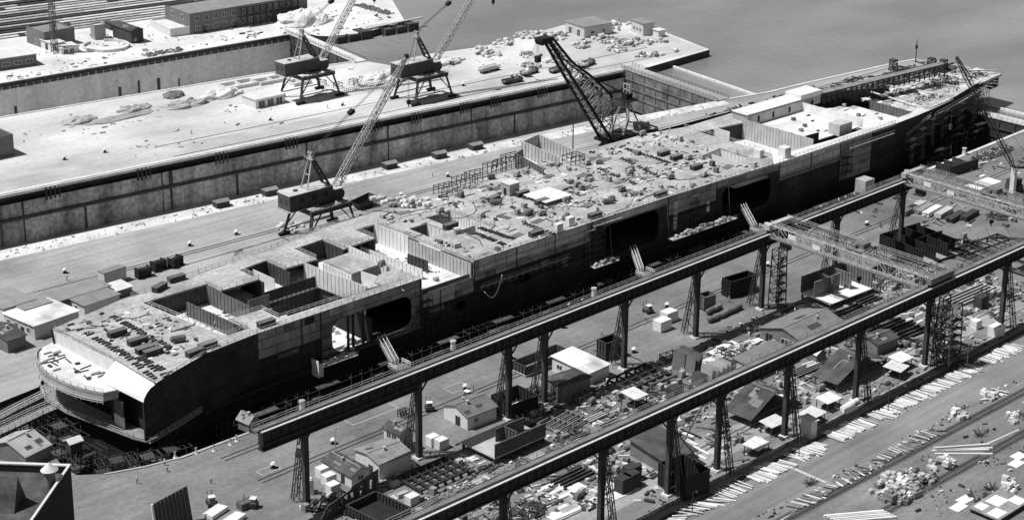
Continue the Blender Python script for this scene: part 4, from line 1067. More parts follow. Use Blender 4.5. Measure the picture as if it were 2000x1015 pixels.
# ================================================================== sheds, huts, houses
def frame3(c, l, r, zz=0.0):
    """local frame from the surveyed feet of three wall corners: nearest c, left l, right r"""
    c, l, r = (at(*q, zz) for q in (c, l, r))
    ex = (r - c); ey = (l - c)
    yaw = (math.atan2(ex.y, ex.x) * ex.length + (math.atan2(ey.y, ey.x) - math.pi / 2) * ey.length) / (ex.length + ey.length)
    return c, yaw, ex.length, ey.length
OCC = []
def occupy(c, yaw, Lx, Ly, pad=1.0):
    OCC.append((c.x, c.y, math.cos(yaw), math.sin(yaw), Lx, Ly, pad))
def is_free(x, y):
    for cx, cy, co, si, Lx, Ly, pd in OCC:
        u, v = (x - cx) * co + (y - cy) * si, -(x - cx) * si + (y - cy) * co
        if -pd < u < Lx + pd and -pd < v < Ly + pd: return False
    return True
def shed(name, label, cat, c, l, r, h, roof='gable', ridge='y', rise=1.4, wallm='wall_light', roofm='roof_dark', wl=(), wr=(), doors=(), open_=False, chim=0, group=None, zz=0.0, over=.4, tw=None):
    """wl / wr: windows as (position 0..1, width, sill, head) on the left (-x) and right (-y) faces; doors the same with a face letter"""
    c, yaw, Lx, Ly = frame3(c, l, r, zz)
    g = thing(name, label, cat, c, yaw, group)
    occupy(c, yaw, Lx, Ly)
    if open_:
        for x in (0.15, Lx / 2, Lx - .15):
            for y in (0.15, Ly - .15):
                m = MB(); m.box(x - .12, y - .12, 0, x + .12, y + .12, h - .05); m.build('post', 'wood_dark', g)
        m = MB(); m.bar((.15, .15, h - .3), (Lx - .15, .15, h - .3), .25); m.bar((.15, Ly - .15, h - .3), (Lx - .15, Ly - .15, h - .3), .25)
        for y in (.15, Ly - .15):
            m.bar((.15, y, h * .5), (1.6, y, h - .1), .14); m.bar((Lx - .15, y, h * .5), (Lx - 1.6, y, h - .1), .14)
        m.box(Lx * .35, Ly * .8, 0, Lx - .3, Ly * .8 + .1, h - .3)
        m.build('tie_beam', 'wood_dark', g); wall = g
    else:
        m = MB()
        if roof == 'gable' and ridge == 'x':
            pr = [(0, 0), (Ly, 0), (Ly, h), (Ly / 2, h + rise - .05), (0, h)]
            m.add([(x, p[0], p[1]) for x in (0, Lx) for p in pr], [(0, 1, 2, 3, 4), (9, 8, 7, 6, 5), (0, 5, 6, 1), (0, 4, 9, 5), (1, 6, 7, 2)])
        elif roof == 'gable':
            pr = [(0, 0), (Lx, 0), (Lx, h), (Lx / 2, h + rise - .05), (0, h)]
            m.add([(p[0], y, p[1]) for y in (0, Ly) for p in pr], [(4, 3, 2, 1, 0), (5, 6, 7, 8, 9), (0, 1, 6, 5), (0, 5, 9, 4), (1, 2, 7, 6)])
        elif roof == 'parapet':
            t = .25
            for b in ((0, 0, Lx, t), (0, Ly - t, Lx, Ly), (0, t + .001, t, Ly - t - .001), (Lx - t, t + .001, Lx, Ly - t - .001)): m.box(b[0], b[1], 0, b[2], b[3], h)
        else: m.box(0, 0, 0, Lx, Ly, h)
        wall = m.build('wall', tw or wallm, g)
    m = MB()
    if roof == 'gable': m.gable(0, 0, Lx, Ly, h + .05, h + rise, over=over, along=ridge)
    elif roof == 'lean':
        a = over
        m.add([(-a, -a, h + .02), (Lx + a, -a, h + .02), (Lx + a, Ly + a, h + rise), (-a, Ly + a, h + rise), (-a, -a, h + .2), (Lx + a, -a, h + .2), (Lx + a, Ly + a, h + rise + .18), (-a, Ly + a, h + rise + .18)],
              [(3, 2, 1, 0), (4, 5, 6, 7), (0, 1, 5, 4), (1, 2, 6, 5), (2, 3, 7, 6), (3, 0, 4, 7)])
    elif roof == 'flat': m.box(-over, -over, h + .002, Lx + over, Ly + over, h + .22)
    elif roof == 'parapet': m.box(.26, .26, h - .9, Lx - .26, Ly - .26, h - .7)
    elif roof == 'hip':
        a = over; k = min(Lx, Ly) * .5
        if Lx >= Ly: rd = [(k, Ly / 2, h + rise), (Lx - k, Ly / 2, h + rise)]; fs_ = [(0, 1, 5, 4), (1, 2, 5), (2, 3, 4, 5), (3, 0, 4), (3, 2, 1, 0)]
        else: rd = [(Lx / 2, k, h + rise), (Lx / 2, Ly - k, h + rise)]; fs_ = [(0, 1, 4), (1, 2, 5, 4), (2, 3, 5), (3, 0, 4, 5), (3, 2, 1, 0)]
        m.add([(-a, -a, h), (Lx + a, -a, h), (Lx + a, Ly + a, h), (-a, Ly + a, h)] + rd, fs_)
    rf = m.build('roof', roofm, g)
    if roof == 'gable':
        st = random.Random(int(Lx * 100 + Ly * 37))
        def slope(a, b_, side):
            # a along the ridge 0..1, b_ from eave to ridge 0..1
            q = b_ * .5 if side < 0 else 1 - b_ * .5
            z = h + .05 + (rise - .05) * b_ + .035
            return (Lx * a, Ly * q, z) if ridge == 'x' else (Lx * q, Ly * a, z)
        for k in range(4):
            a, b_, w, l = st.uniform(.02, .7), st.uniform(.04, .6), st.uniform(.12, .28), st.uniform(.2, .36); sd = st.choice((-1, -1, 1))
            m = MB(); m.add([slope(a, b_, sd), slope(a + w, b_, sd), slope(a + w, b_ + l, sd), slope(a, b_ + l, sd)], [(0, 1, 2, 3)]); m.build('roof_patch', st.choice(('roof_grey3', 'roof_grey', 'roof_dark')), rf)
        m = MB(); m.bar(Vector(slope(-.01, 1, -1)) + Vector((0, 0, .03)), Vector(slope(1.01, 1, -1)) + Vector((0, 0, .03)), .34, .09); m.build('ridge_cap', 'roof_grey', rf)
        m = MB(); c0 = Vector(slope(st.uniform(.3, .7), .8, -1)); m.box(c0.x - .25, c0.y - .25, c0.z - .2, c0.x + .25, c0.y + .25, c0.z + .7); m.box(c0.x - .35, c0.y - .35, c0.z + .7, c0.x + .35, c0.y + .35, c0.z + .8); m.build('roof_vent', 'steel_pale', rf)
    for k in range(chim):
        m = MB(); m.tube((Lx * (.3 + .35 * k), Ly * .55, h), (Lx * (.3 + .35 * k), Ly * .55, h + rise + .9), .22, n=10); m.tube((Lx * (.3 + .35 * k), Ly * .55, h + rise + .9), (Lx * (.3 + .35 * k), Ly * .55, h + rise + 1.15), .4, .1, n=10); m.build('chimney', 'steel_pale', rf)
    def op(face, pos, w, z0, z1, nm):
        m = MB(); mats = ['glass' if nm == 'window' else 'opening', 'steel_white' if nm == 'window' else 'wood_mid']
        if face == 'l': 
            y = Ly * pos; m.box(-.05, y - w / 2, z0, -.004, y + w / 2, z1); m.m = 1
            for a, b, e, f in ((y - w / 2 - .1, y - w / 2, z0 - .1, z1 + .1), (y + w / 2, y + w / 2 + .1, z0 - .1, z1 + .1), (y - w / 2, y + w / 2, z1, z1 + .1), (y - w / 2, y + w / 2, z0 - .1, z0), (y - .05, y + .05, z0, z1)): m.box(-.09, a, e, -.003, b, f)
        else:
            x = Lx * pos; m.box(x - w / 2, -.05, z0, x + w / 2, -.004, z1); m.m = 1
            for a, b, e, f in ((x - w / 2 - .1, x - w / 2, z0 - .1, z1 + .1), (x + w / 2, x + w / 2 + .1, z0 - .1, z1 + .1), (x - w / 2, x + w / 2, z1, z1 + .1), (x - w / 2, x + w / 2, z0 - .1, z0), (x - .05, x + .05, z0, z1)): m.box(a, -.09, e, b, -.003, f)
        m.build(nm, mats, wall)
    for q in wl: op('l', *q, 'window')
    for q in wr: op('r', *q, 'window')
    for f, pos, w, h_ in doors: op(f, pos, w, .02, h_, 'door')
    return g, Lx, Ly
# ---- yard, left to right along the runway
shed('timber_shed', 'narrow shed with dark pitched roof and pale planked side, behind stacked crates', 'shed', (687, 952), (641, 918), (713, 934), 3.0, 'gable', 'y', 1.2, wr=((.5, 1.4, 1.2, 2.2),), doors=(('l', .3, 1.1, 2.1),))
shed('store_shed', 'wide shed with plain grey roof and an awning over its pale end wall', 'shed', (741, 938), (703, 906), (797, 912), 4.2, 'gable', 'x', .9, roofm='roof_grey', doors=(('l', .35, 1.6, 2.6),))
a_ = at(718, 913, 2.9)
shed('hut', 'tall small hut with two windows under a steep dark roof', 'hut', (781, 886), (754, 868), (802, 875), 5.0, 'gable', 'y', 1.0, wl=((.35, 1.5, 2.6, 4.3), (.68, 1.5, 2.6, 4.3)))
shed('hip_roof_shed', 'shed with hipped grey brown roof and white end wall near the runway columns', 'shed', (913, 840), (871, 814), (966, 817), 3.6, 'gable', 'x', 1.6, roofm='roof_grey2' if 'roof_grey2' in M else 'roof_dark', chim=1, doors=(('l', .4, 1.6, 2.4),), wr=((.3, 1.2, 1.4, 2.4),))
shed('dark_roof_shed', 'dark hip roofed shed in front of the shed with the whitewashed roof', 'shed', (1097, 787), (1072, 768), (1147, 765), 4.6, 'hip', 'x', 1.0, wallm='wall_grey', tw='wall_grey', doors=(('l', .4, 1.4, 2.4),))
shed('white_roof_shed', 'low shed with a patchy whitewashed roof behind the dark hip roofed shed', 'shed', (1150, 752), (1083, 722), (1184, 732), 3.2, 'lean', 'x', .9, roofm='roof_patch', wl=((.2, 1.6, 1.2, 2.4), (.5, 1.6, 1.2, 2.4), (.8, 1.6, 1.2, 2.4)))
shed('gabled_workshop', 'large gabled workshop with boarded end and grey roof behind the near runway', 'workshop', (1572, 695), (1488, 660), (1650, 655), 3.4, 'gable', 'x', 2.4, roofm='roof_grey3', tw='wall_grey', wl=((.2, 2.4, .8, 2.6), (.45, 2.4, .8, 2.6)), doors=(('l', .8, 2.2, 2.6),))
shed('lean_to_store', 'plain grey lean-to roof above a short white wall beside the workshop', 'shed', (1475, 742), (1436, 724), (1545, 704), 3.0, 'lean', 'x', .8, roofm='roof_grey3')
shed('open_shed', 'open sided shed with big dark roof on posts by the chalked floor', 'open shed', (1466, 836), (1419, 815), (1552, 790), 2.5, 'gable', 'y', 4.2, roofm='roof_dark', open_=True)
shed('open_shed', 'open sided shed with dark roof on posts beside stacked light planks', 'open shed', (1634, 768), (1597, 748), (1722, 716), 2.8, 'gable', 'y', 4.0, roofm='roof_dark', open_=True)
shed('dark_roof_hut', 'small hut with dark sloping roof next to the rows of long bars', 'hut', (1713, 694), (1684, 676), (1745, 676), 3.2, 'gable', 'x', 1.0, tw='wall_grey')
shed('dark_roof_shed', 'shed with dark low roof half hidden below the near runway', 'shed', (1299, 928), (1242, 885), (1345, 902), 3.6, 'lean', 'x', .8, tw='wall_grey', over=.8)
shed('dock_edge_hut', 'lone small hut with pale gable roof at the edge of the ship dock', 'hut', (487, 846), (466, 836), (504, 838), 2.8, 'gable', 'y', 1.4, roofm='roof_grey', tw='wall_grey')
shed('cabin', 'tall white windowless cabin beside the braced runway column', 'cabin', (1583, 858), (1560, 842), (1592, 853), 4.6, 'flat', 'x', 0, roofm='roof_pale')
shed('small_gabled_hut', 'narrow little hut with bright roof between the workshop and the tall posts', 'hut', (1594, 712), (1582, 700), (1606, 704), 3.0, 'gable', 'y', 1.2, roofm='roof_pale', tw='wall_grey')
# corrugated sheds below the ship's blunt end, and the little cabin on trestles
shed('corrugated_shed', 'shed with a pale corrugated double roof below the blunt end of the ship', 'shed', (52, 915), (-20, 893), (104, 893), 3.2, 'gable', 'x', 2.2, roofm='corrugated', tw='wall_grey')
# small canopies on posts
def canopy(u, v, lx, ly, h, label, yaw=0.0, mats='roof_canvas', box=False):
    p = at(u, v); g = thing('canopy', label, 'canopy', p, yaw, None)
    m = MB(); m.add([(-lx / 2 - .4, -ly / 2 - .4, h), (lx / 2 + .4, -ly / 2 - .4, h - .15), (lx / 2 + .4, ly / 2 + .4, h + .25), (-lx / 2 - .4, ly / 2 + .4, h + .4),
                     (-lx / 2 - .4, -ly / 2 - .4, h + .12), (lx / 2 + .4, -ly / 2 - .4, h - .03), (lx / 2 + .4, ly / 2 + .4, h + .37), (-lx / 2 - .4, ly / 2 + .4, h + .52)],
                    [(3, 2, 1, 0), (4, 5, 6, 7), (0, 1, 5, 4), (1, 2, 6, 5), (2, 3, 7, 6), (3, 0, 4, 7)])
    m.build('roof', mats, g)
    for sx in (-1, 1):
        for sy in (-1, 1):
            m = MB(); m.box(sx * lx / 2 - .09, sy * ly / 2 - .09, 0, sx * lx / 2 + .09, sy * ly / 2 + .09, h - .1); m.build('post', 'wood_dark', g)
    m = MB(); m.box(-lx * .35, -ly * .3, .75, lx * .35, ly * .3, .87); m.box(-lx * .3, -ly * .25, 0, lx * .3, ly * .25, .748); m.build('workbench', 'wood_dark', g)
    return g
canopy(1477, 886, 5.0, 3.6, 2.6, 'flat white canopy over a bench at the yard edge, left of the tall white cabin', .15)
canopy(1510, 842, 5.5, 3.4, 2.6, 'white canopy tucked beside the big dark open shed by the chalked floor')
canopy(1586, 826, 5.2, 3.6, 2.7, 'sagging white canopy right above the tall white cabin', .1)
canopy(1617, 796, 5.0, 3.4, 2.6, 'white canopy between the stacked light planks and three white rolls')
canopy(1758, 717, 5.0, 3.6, 2.8, 'upper one of two white canopies before the dense dark tower')
canopy(1749, 733, 4.8, 4.4, 2.5, 'lower one of two white canopies before the dense dark tower', .2)
canopy(1238, 793, 4.2, 4.4, 3.4, 'small white canopy on slim posts in the bare middle of the yard')
# ---- long low huts at the left end of the ship
shed('long_hut', 'long flat hut whose roof is whitewashed in two bright panels, nearest the ship', 'hut', (69, 664), (24, 634), (144, 630), 3.9, 'flat', 'x', 0, roofm='roof_patch', tw='wall_twotone', wl=((.2, 1.2, 1.4, 2.8), (.6, 1.2, 1.4, 2.8), (.85, 1.2, 1.4, 2.8)), doors=(('l', .4, 1.2, 2.3),))
shed('grey_roof_hut', 'flat hut with plain mid grey roof behind the whitewashed one', 'hut', (50, 634), (24, 615), (96, 616), 4.2, 'flat', 'x', 0, roofm='roof_grey', doors=(('l', .5, 1.2, 2.3),))
shed('long_hut', 'very long low hut with dark side wall and pale worn roof', 'hut', (94, 620), (68, 602), (212, 580), 3.6, 'flat', 'x', 0, roofm='roof_grey', tw='wall_grey')
shed('grey_roof_hut', 'hut with smooth grey roof touching the ship side scaffold', 'hut', (166, 619), (142, 602), (228, 594), 3.2, 'lean', 'x', .4, roofm='roof_grey', wl=((.5, 1, 1.2, 2.4),))
shed('corner_hut', 'dark walled flat hut cut by the left picture edge', 'hut', (10, 633), (-30, 606), (64, 612), 4.4, 'flat', 'x', 0, roofm='roof_grey', doors=(('r', .4, 1.2, 2.2),))
shed('dark_shed', 'dark gabled shed at the left picture edge in front of the whitewashed hut', 'shed', (16, 690), (-30, 662), (46, 676), 3.6, 'gable', 'x', 1.2, roofm='roof_dark', tw='wall_grey')
shed('site_cabin', 'white ended box cabin standing alone behind the huts', 'cabin', (205, 561), (196, 555), (245, 546), 4.0, 'flat', 'x', 0, roofm='roof_grey', over=.1, tw='wall_twotone')
shed('store_lean_to', 'low pale roofed store at the foot of the box cabin', 'shed', (222, 585), (206, 573), (254, 572), 2.2, 'lean', 'x', .3, roofm='roof_pale', tw='wall_grey')
# ---- far shore
shed('office_building', 'two storey brick office building with flat roof, half finished frame on the right', 'building', (372, 68), (338, 48), (592, 27), 9.0, 'parapet', 'x', 0, tw='brick', roofm='roof_grey',
     wl=((.3, 2, 1.2, 3), (.7, 2, 1.2, 3), (.3, 2, 5.5, 7.5), (.7, 2, 5.5, 7.5)), wr=tuple((.06 + .075 * i, 1.9, z, z + 2.0) for i in range(13) for z in (1.2, 5.4)), doors=(('r', .12, 2, 2.8), ('r', .37, 2, 2.8)))
shed('office_annex', 'low white annex with pitched skylights at the end of the brick office', 'building', (333, 73), (300, 53), (372, 66), 3.6, 'parapet', 'x', 0, tw='wall_light', roofm='roof_pale')
shed('small_block', 'small flat roofed block beside the thin lattice mast', 'building', (88, 96), (72, 81), (134, 82), 7.0, 'parapet', 'x', 0, tw='brick', roofm='roof_grey', wl=((.5, 1.6, 1, 3),))
shed('dark_shed', 'tall black timber shed with small ridge roof beside the round basin', 'shed', (258, 86), (233, 71), (271, 80), 5.6, 'gable', 'y', 1.2, tw='wood_dark', roofm='roof_dark', wr=((.3, 1, 1, 2),))
shed('flat_house', 'long house with bright flat roof and windows at the left edge', 'house', (-20, 141), (-60, 112), (69, 126), 4.6, 'flat', 'x', 0, roofm='roof_pale', tw='brick', wr=((.35, 2.6, 1.4, 2.8), (.6, 2.6, 1.4, 2.8), (.85, 2.6, 1.4, 2.8)))
shed('arched_hut', 'little white hut with dark round doorway near the mast', 'hut', (103, 102), (92, 92), (118, 96), 3.4, 'flat', 'x', 0, roofm='roof_pale', doors=(('l', .5, 1.6, 2.6),))
shed('low_pavilion', 'low open fronted pavilion at the rim of the round basin', 'hut', (120, 107), (113, 98), (150, 100), 2.4, 'flat', 'x', 0, roofm='roof_pale', wr=((.25, 1.6, .3, 1.9), (.6, 1.6, .3, 1.9)))
shed('pump_house', 'stump of brick wall standing inside the round basin', 'hut', (186, 79), (179, 74), (207, 76), 6.4, 'parapet', 'x', 0, tw='pier_grey', roofm='roof_pale')
shed('box_hut', 'tiny black hut right behind the round basin', 'hut', (217, 60), (209, 55), (222, 58), 3.0, 'flat', 'x', 0, tw='wood_dark', roofm='roof_dark')
shed('dark_block', 'dark flat block cut by the left edge on the white pier', 'building', (-40, 318), (-80, 296), (26, 302), 7.5, 'parapet', 'x', 0, tw='brick', roofm='roof_dark')
c_, yaw_, LX_, LY_ = frame3((372, 68), (338, 48), (592, 27))
g = thing('office_scaffold', 'dark open frame of posts and beams before the right half of the brick office', 'scaffold', c_, yaw_)
m = MB()
for i in range(10):
    x = LX_ * (.40 + .055 * i); m.box(x - .25, -2.2, 0, x + .25, -1.7, 8.6); m.box(x - .15, -1.7, 8.1, x + .15, -.02, 8.5); m.box(x - .15, -1.7, 4.2, x + .15, -.02, 4.6)
for z in (4.3, 8.3): m.bar((LX_ * .39, -1.95, z + .35), (LX_ * .91, -1.95, z + .35), .5, .4)
m.build('post_frame', 'steel_dark', g)
m = MB(); m.box(LX_ * .395, -1.69, 8.52, LX_ * .905, -.03, 8.6); m.build('plank_roof', 'wood_dark', g)
# ---- end of the white pier
shed('pier_shed', 'wide white pier shed among the bundles with doors in its gable end', 'shed', (1141, 75), (1108, 62), (1192, 65), 4.8, 'flat', 'x', 0, roofm='roof_grey', tw='wall_twotone', wl=((.3, 2, .1, 3), (.75, 2, .1, 3)), wr=((.3, 1.8, 1.4, 2.6), (.7, 1.8, 1.4, 2.6)))
shed('pier_shed', 'smaller white pier shed with three windows nearest the pier tip', 'shed', (1256, 71), (1233, 62), (1277, 68), 5.4, 'flat', 'x', 0, roofm='roof_grey', tw='wall_twotone', wl=((.25, 1.2, 1.6, 3), (.5, 1.2, 1.6, 3), (.75, 1.2, 1.6, 3)))
shed('pier_booth', 'tiny white booth beside the smaller pier shed', 'booth', (1286, 74), (1278, 70), (1296, 71), 3.0, 'flat', 'x', 0, roofm='roof_pale')
shed('gate_house', 'low white sheds with dark openings below the farthest portal crane', 'shed', (500, 213), (480, 202), (552, 199), 3.4, 'flat', 'x', 0, roofm='roof_pale', wr=((.2, 2.6, .2, 2.6), (.5, 2.6, .2, 2.6), (.8, 2.6, .2, 2.6)))
# ---- big rooftop in the lower left corner
def corner_building():
    H_ = 17.0
    c, b, d = at(138, 908, H_), at(-30, 902, H_), at(40, 1050, H_)
    g = thing('corner_building', 'large dark building with parapet roof filling the lower left corner', 'building', (c.x, c.y, 0))
    e1 = (b - c); e2 = (d - c); e1.z = e2.z = 0
    pts = [Vector((0, 0, 0)), e1, e1 + e2, e2]
    m = MB(); 
    for p, q in zip(pts, pts[1:] + pts[:1]):
        m.add([p, q, q + Vector((0, 0, H_)), p + Vector((0, 0, H_))], [(0, 1, 2, 3)])
        i1 = (pts[0] + pts[2]) / 2
        pi, qi = p.lerp(i1, .045), q.lerp(i1, .045)
        m.add([qi + Vector((0, 0, H_ - 1.6)), pi + Vector((0, 0, H_ - 1.6)), pi + Vector((0, 0, H_)), qi + Vector((0, 0, H_))], [(0, 1, 2, 3)])
    w = m.build('wall', 'steel_black', g)
    m = MB()
    for p, q in zip(pts, pts[1:] + pts[:1]):
        i1 = (pts[0] + pts[2]) / 2; k = -.006
        a, b_, e, f = p.lerp(i1, k), q.lerp(i1, k), q.lerp(i1, .05), p.lerp(i1, .05)
        m.add([a + Vector((0, 0, H_ + .002)), b_ + Vector((0, 0, H_ + .002)), e + Vector((0, 0, H_ + .002)), f + Vector((0, 0, H_ + .002)),
               a + Vector((0, 0, H_ + .3)), b_ + Vector((0, 0, H_ + .3)), e + Vector((0, 0, H_ + .3)), f + Vector((0, 0, H_ + .3))], [(4, 5, 6, 7), (0, 1, 5, 4), (2, 3, 7, 6)])
    m.build('parapet_cap', 'roof_pale', w)
    m = MB(); m.add([p + Vector((0, 0, H_ - 1.6)) for p in (x.lerp((pts[0] + pts[2]) / 2, .04) for x in pts)], [(0, 1, 2, 3)])
    r = m.build('roof', 'roof_dark', g)
    v = at(99, 950, H_ - 1.6) - Vector((c.x, c.y, 0))
    m = MB(); m.tube(v, v + Vector((0, 0, 3.6)), 1.05, n=20); m.build('vent_stack', 'steel_mid', r)
    m = MB(); m.tube(v + Vector((0, 0, 3.9)), v + Vector((0, 0, 5.4)), 1.75, .12, n=20)
    for k in range(4):
        a = k * math.pi / 2 + .5; m.bar(v + Vector((math.cos(a) * .9, math.sin(a) * .9, 3.4)), v + Vector((math.cos(a) * .9, math.sin(a) * .9, 4.2)), .12)
    m.build('vent_cap', 'roof_pale', r)
    s = at(0, 985, H_ - 1.6) - Vector((c.x, c.y, 0))
    m = MB(); d1 = e1.normalized(); 
    a = s - d1 * 4; b_ = s + d1 * 10; w_ = Vector((-d1.y, d1.x, 0)) * 3.4
    m.add([a - w_, b_ - w_, b_ + w_, a + w_, a + d1 * .01 + Vector((0, 0, 6.4)), b_ + Vector((0, 0, 6.4))], [(0, 1, 5, 4), (2, 3, 4, 5), (1, 2, 5), (3, 0, 4)])
    m.build('pitched_roof_block', 'roof_dark', r)  # dark pitched block on the flat roof
corner_building()
# ---- tall leaning steel panel in the foreground
p0, p1 = at(306, 1040), at(376, 1016)
g = thing('propped_bulkhead', 'tall dark ribbed steel panel propped upright at the bottom edge', 'panel', p0)
d = p1 - p0; hgt = 8.2
m = MB(); lean = Vector((-.55, .55, 0)).normalized() * .9
m.add([Vector((0, 0, 0)), d, d + lean + Vector((0, 0, hgt)), lean * .55 + Vector((0, 0, hgt * .82)), Vector((.25, .25, 0)), d + Vector((.25, .25, 0)), d + lean + Vector((.25, .25, hgt)), lean * .55 + Vector((.25, .25, hgt * .82))],
      [(3, 2, 1, 0), (4, 5, 6, 7), (0, 1, 5, 4), (1, 2, 6, 5), (2, 3, 7, 6), (3, 0, 4, 7)])
m.build('plate', 'steel_dark', g)
m = MB(); m.bar(Vector((-.1, .1, 0)), lean * .55 + Vector((-.1, .1, hgt * .82)), .45); m.build('edge_flange', 'steel_white', g)
m = MB()
for i in range(1, 9):
    t = i / 9; m.bar(d * t + lean * (.55 + .45 * t) * .02 - Vector((.1, .1, 0)), d * t + lean * (.55 + .45 * t) + Vector((-.1, -.1, hgt * (.82 + .18 * t) - .1)), .14)
m.build('rib', 'steel_mid', g)
m = MB(); m.bar(d * .5 + lean * .6 + Vector((0, 0, 5)), d * .5 + Vector((5, 5, 0)), .25); m.build('prop', 'steel_dark', g)
# ---- stepped slipway on the far shore
def steps():
    a, b = at(-40, 83), at(402, 24)
    m = MB(); d = (b - a).normalized(); n = Vector((-d.y, d.x, 0)); L_ = (b - a).length; K = 17
    for i in range(K):
        p = a + n * (i * 2.1)
        m.m = 0 if rnd.random() < .75 else 1
        cuts = sorted([0, L_] + [rnd.uniform(0, L_) for _ in range(4)])
        for c0, c1 in zip(cuts, cuts[1:]):
            m.m = rnd.choice((0, 0, 1, 2))
            q0, q1 = p + d * c0, p + d * c1
            z0, z1 = .55 * i, .55 * (i + 1)
            m.add([q0 + Vector((0, 0, z0)), q1 + Vector((0, 0, z0)), q1 + Vector((0, 0, z1)), q0 + Vector((0, 0, z1)), q1 + n * 2.1 + Vector((0, 0, z1)), q0 + n * 2.1 + Vector((0, 0, z1))], [(0, 1, 2, 3)])
            o = len(m.v) - 6
            m.m = 3 if m.m == 0 else m.m
            m.f.append((o + 3, o + 2, o + 4, o + 5)); m.mi.append(m.m)
    e = a + n * (K * 2.1); 
    m.m = 3; z1 = .55 * K
    m.add([e + Vector((0, 0, z1)), e + d * L_ + Vector((0, 0, z1)), e + d * L_ + n * 300 + Vector((0, 0, z1)), e + n * 300 + Vector((0, 0, z1))], [(0, 1, 2, 3)])
    struct('terrace_steps', m, ['wall_dark', 'wall_black', 'spoil', 'coping'])
    for k, (u, v) in enumerate(((60, 62), (150, 45), (275, 12))):
        q = at(u, v); s = tag(MB().bar((0, 0, .3), n * 30 + Vector((0, 0, 9.2)), 1.6, .3).build('steel_stair', 'steel_pale', loc=q), 'pale straight stair climbing the stepped bank', 'stairs', 'stairs on the stepped bank')
steps()
# round basin beside the sheds
c = at(207, 92)
m = MB(); n = 28
for i in range(n):
    if i in (5, 6, 7): continue
    a0, a1 = 2 * math.pi * i / n, 2 * math.pi * (i + 1) / n
    pts = [(math.cos(a) * r_, math.sin(a) * r_) for a, r_ in ((a0, 8.6), (a1, 8.6), (a1, 9.3), (a0, 9.3))]
    m.prism(pts, 0, 1.1)
w_ = m.build('round_basin', 'coping', loc=c); tag(w_, 'low round basin wall beside the black timber shed on the far shore', 'basin')
# ================================================================== repeated small things: one of each kind, then copies
PROTO = {}
def put(kind, p, rz=0.0, label=None, group=None, make=None):
    """the first use builds the thing, every later one copies it with its parts"""
    if kind not in PROTO:
        o = make(); PROTO[kind] = o; o.location = p; o.rotation_euler.z = rz
        if label: o['label'] = label
        if group: o['group'] = group
        return o
    return copy_tree(PROTO[kind], p, rz, label, group)
def simple(name, cat, mb, mats):
    o = mb.build(name, mats); o['category'] = cat; return o
def mk_crate(l, w, h_, m='crate'):
    def f():
        b = MB(); b.box(-l / 2, -w / 2, .1, l / 2, w / 2, h_)
        for x in (-l / 2, -l * .16, l * .16, l / 2):
            for y in (-w / 2, w / 2): b.box(x - .07, y - .05, 0, x + .07, y + .05, h_ + .03)
        for y in (-w / 2, w / 2): b.box(-l / 2 - .04, y - .06, h_ - .02, l / 2 + .04, y + .06, h_ + .05)
        return simple('crate', 'crate', b, m)
    return f
def mk_case(l, w, h_, m):
    def f():
        g = thing('tool_chest', 'x', 'tool chest')
        b = MB(); b.box(-l / 2, -w / 2, .15, l / 2, w / 2, h_ - .14)
        for x in (-l * .4, 0, l * .4): b.box(x - .08, -w / 2 - .04, 0, x + .08, w / 2 + .04, h_ - .15)
        b.build('body', m, g)
        t = MB(); t.box(-l / 2 - .08, -w / 2 - .08, h_ - .138, l / 2 + .08, w / 2 + .08, h_); t.build('lid', 'steel_mid', g)
        return g
    return f
def mk_bundle(l, r, m):
    def f():
        b = MB(); b.tube((-l / 2, 0, r), (l / 2, 0, r), r, r * .9, n=9); b.tube((-l / 2 - .12, 0, r), (-l / 2, 0, r), r * .55, r, n=9)
        for x in (-l * .3, l * .3): b.tube((x - .05, 0, r), (x + .05, 0, r), r * 1.06, n=9)
        return simple('cargo_bundle', 'bundle', b, m)
    return f
def mk_bale(l, r):
    def f():
        b = MB(); b.tube((-l / 2, 0, r), (l / 2, 0, r), r, r * .92, n=9)
        for x in (-l * .3, l * .3): b.tube((x - .05, 0, r), (x + .05, 0, r), r * 1.05, n=9)
        return simple('bale', 'bale', b, 'barrel')
    return f
def mk_block(l, w, h_, m='barrel'):
    def f():
        b = MB(); n = 8
        b.blob((0, 0, 0), (l / 2, w / 2, h_), n=8, rings=3, jit=.12, seed=l)
        b.box(-l * .4, -w * .4, 0, l * .4, w * .4, h_ * .82)
        return simple('bale', 'bale', b, m)
    return f
def mk_plank(l, w=.32, t=.12, m='wood_pale', nm='plank', cat='plank'):
    return lambda: simple(nm, cat, MB().box(-l / 2, -w / 2, 0, l / 2, w / 2, t), m)
def mk_beam(l, h_=.5, m='steel_dark'):
    def f():
        b = MB(); b.box(-l / 2, -.2, 0, l / 2, .2, .06); b.box(-l / 2, -.03, .06, l / 2, .03, h_ - .06); b.box(-l / 2, -.2, h_ - .06, l / 2, .2, h_)
        return simple('steel_beam', 'beam', b, m)
    return f
def mk_plate(l, w, m='steel_white'):
    def f():
        b = MB(); b.prism([(-l / 2, -w / 2), (l * .3, -w / 2), (l / 2, -w * .3), (l / 2, w / 2), (-l * .35, w / 2), (-l / 2, w * .3)], .05, .12)
        for x in (-l * .25, l * .2): b.box(x - .1, -w * .4, 0, x + .1, w * .4, .048)
        return simple('steel_plate', 'steel plate', b, m)
    return f
def mk_sheet(l, w, m):
    def f():
        b = MB(); b.box(-l / 2, -w / 2, .06, l / 2, w / 2, .14); b.box(-l / 2, -.1, 0, l / 2, .1, .058)
        return simple('steel_plate', 'steel plate', b, m)
    return f
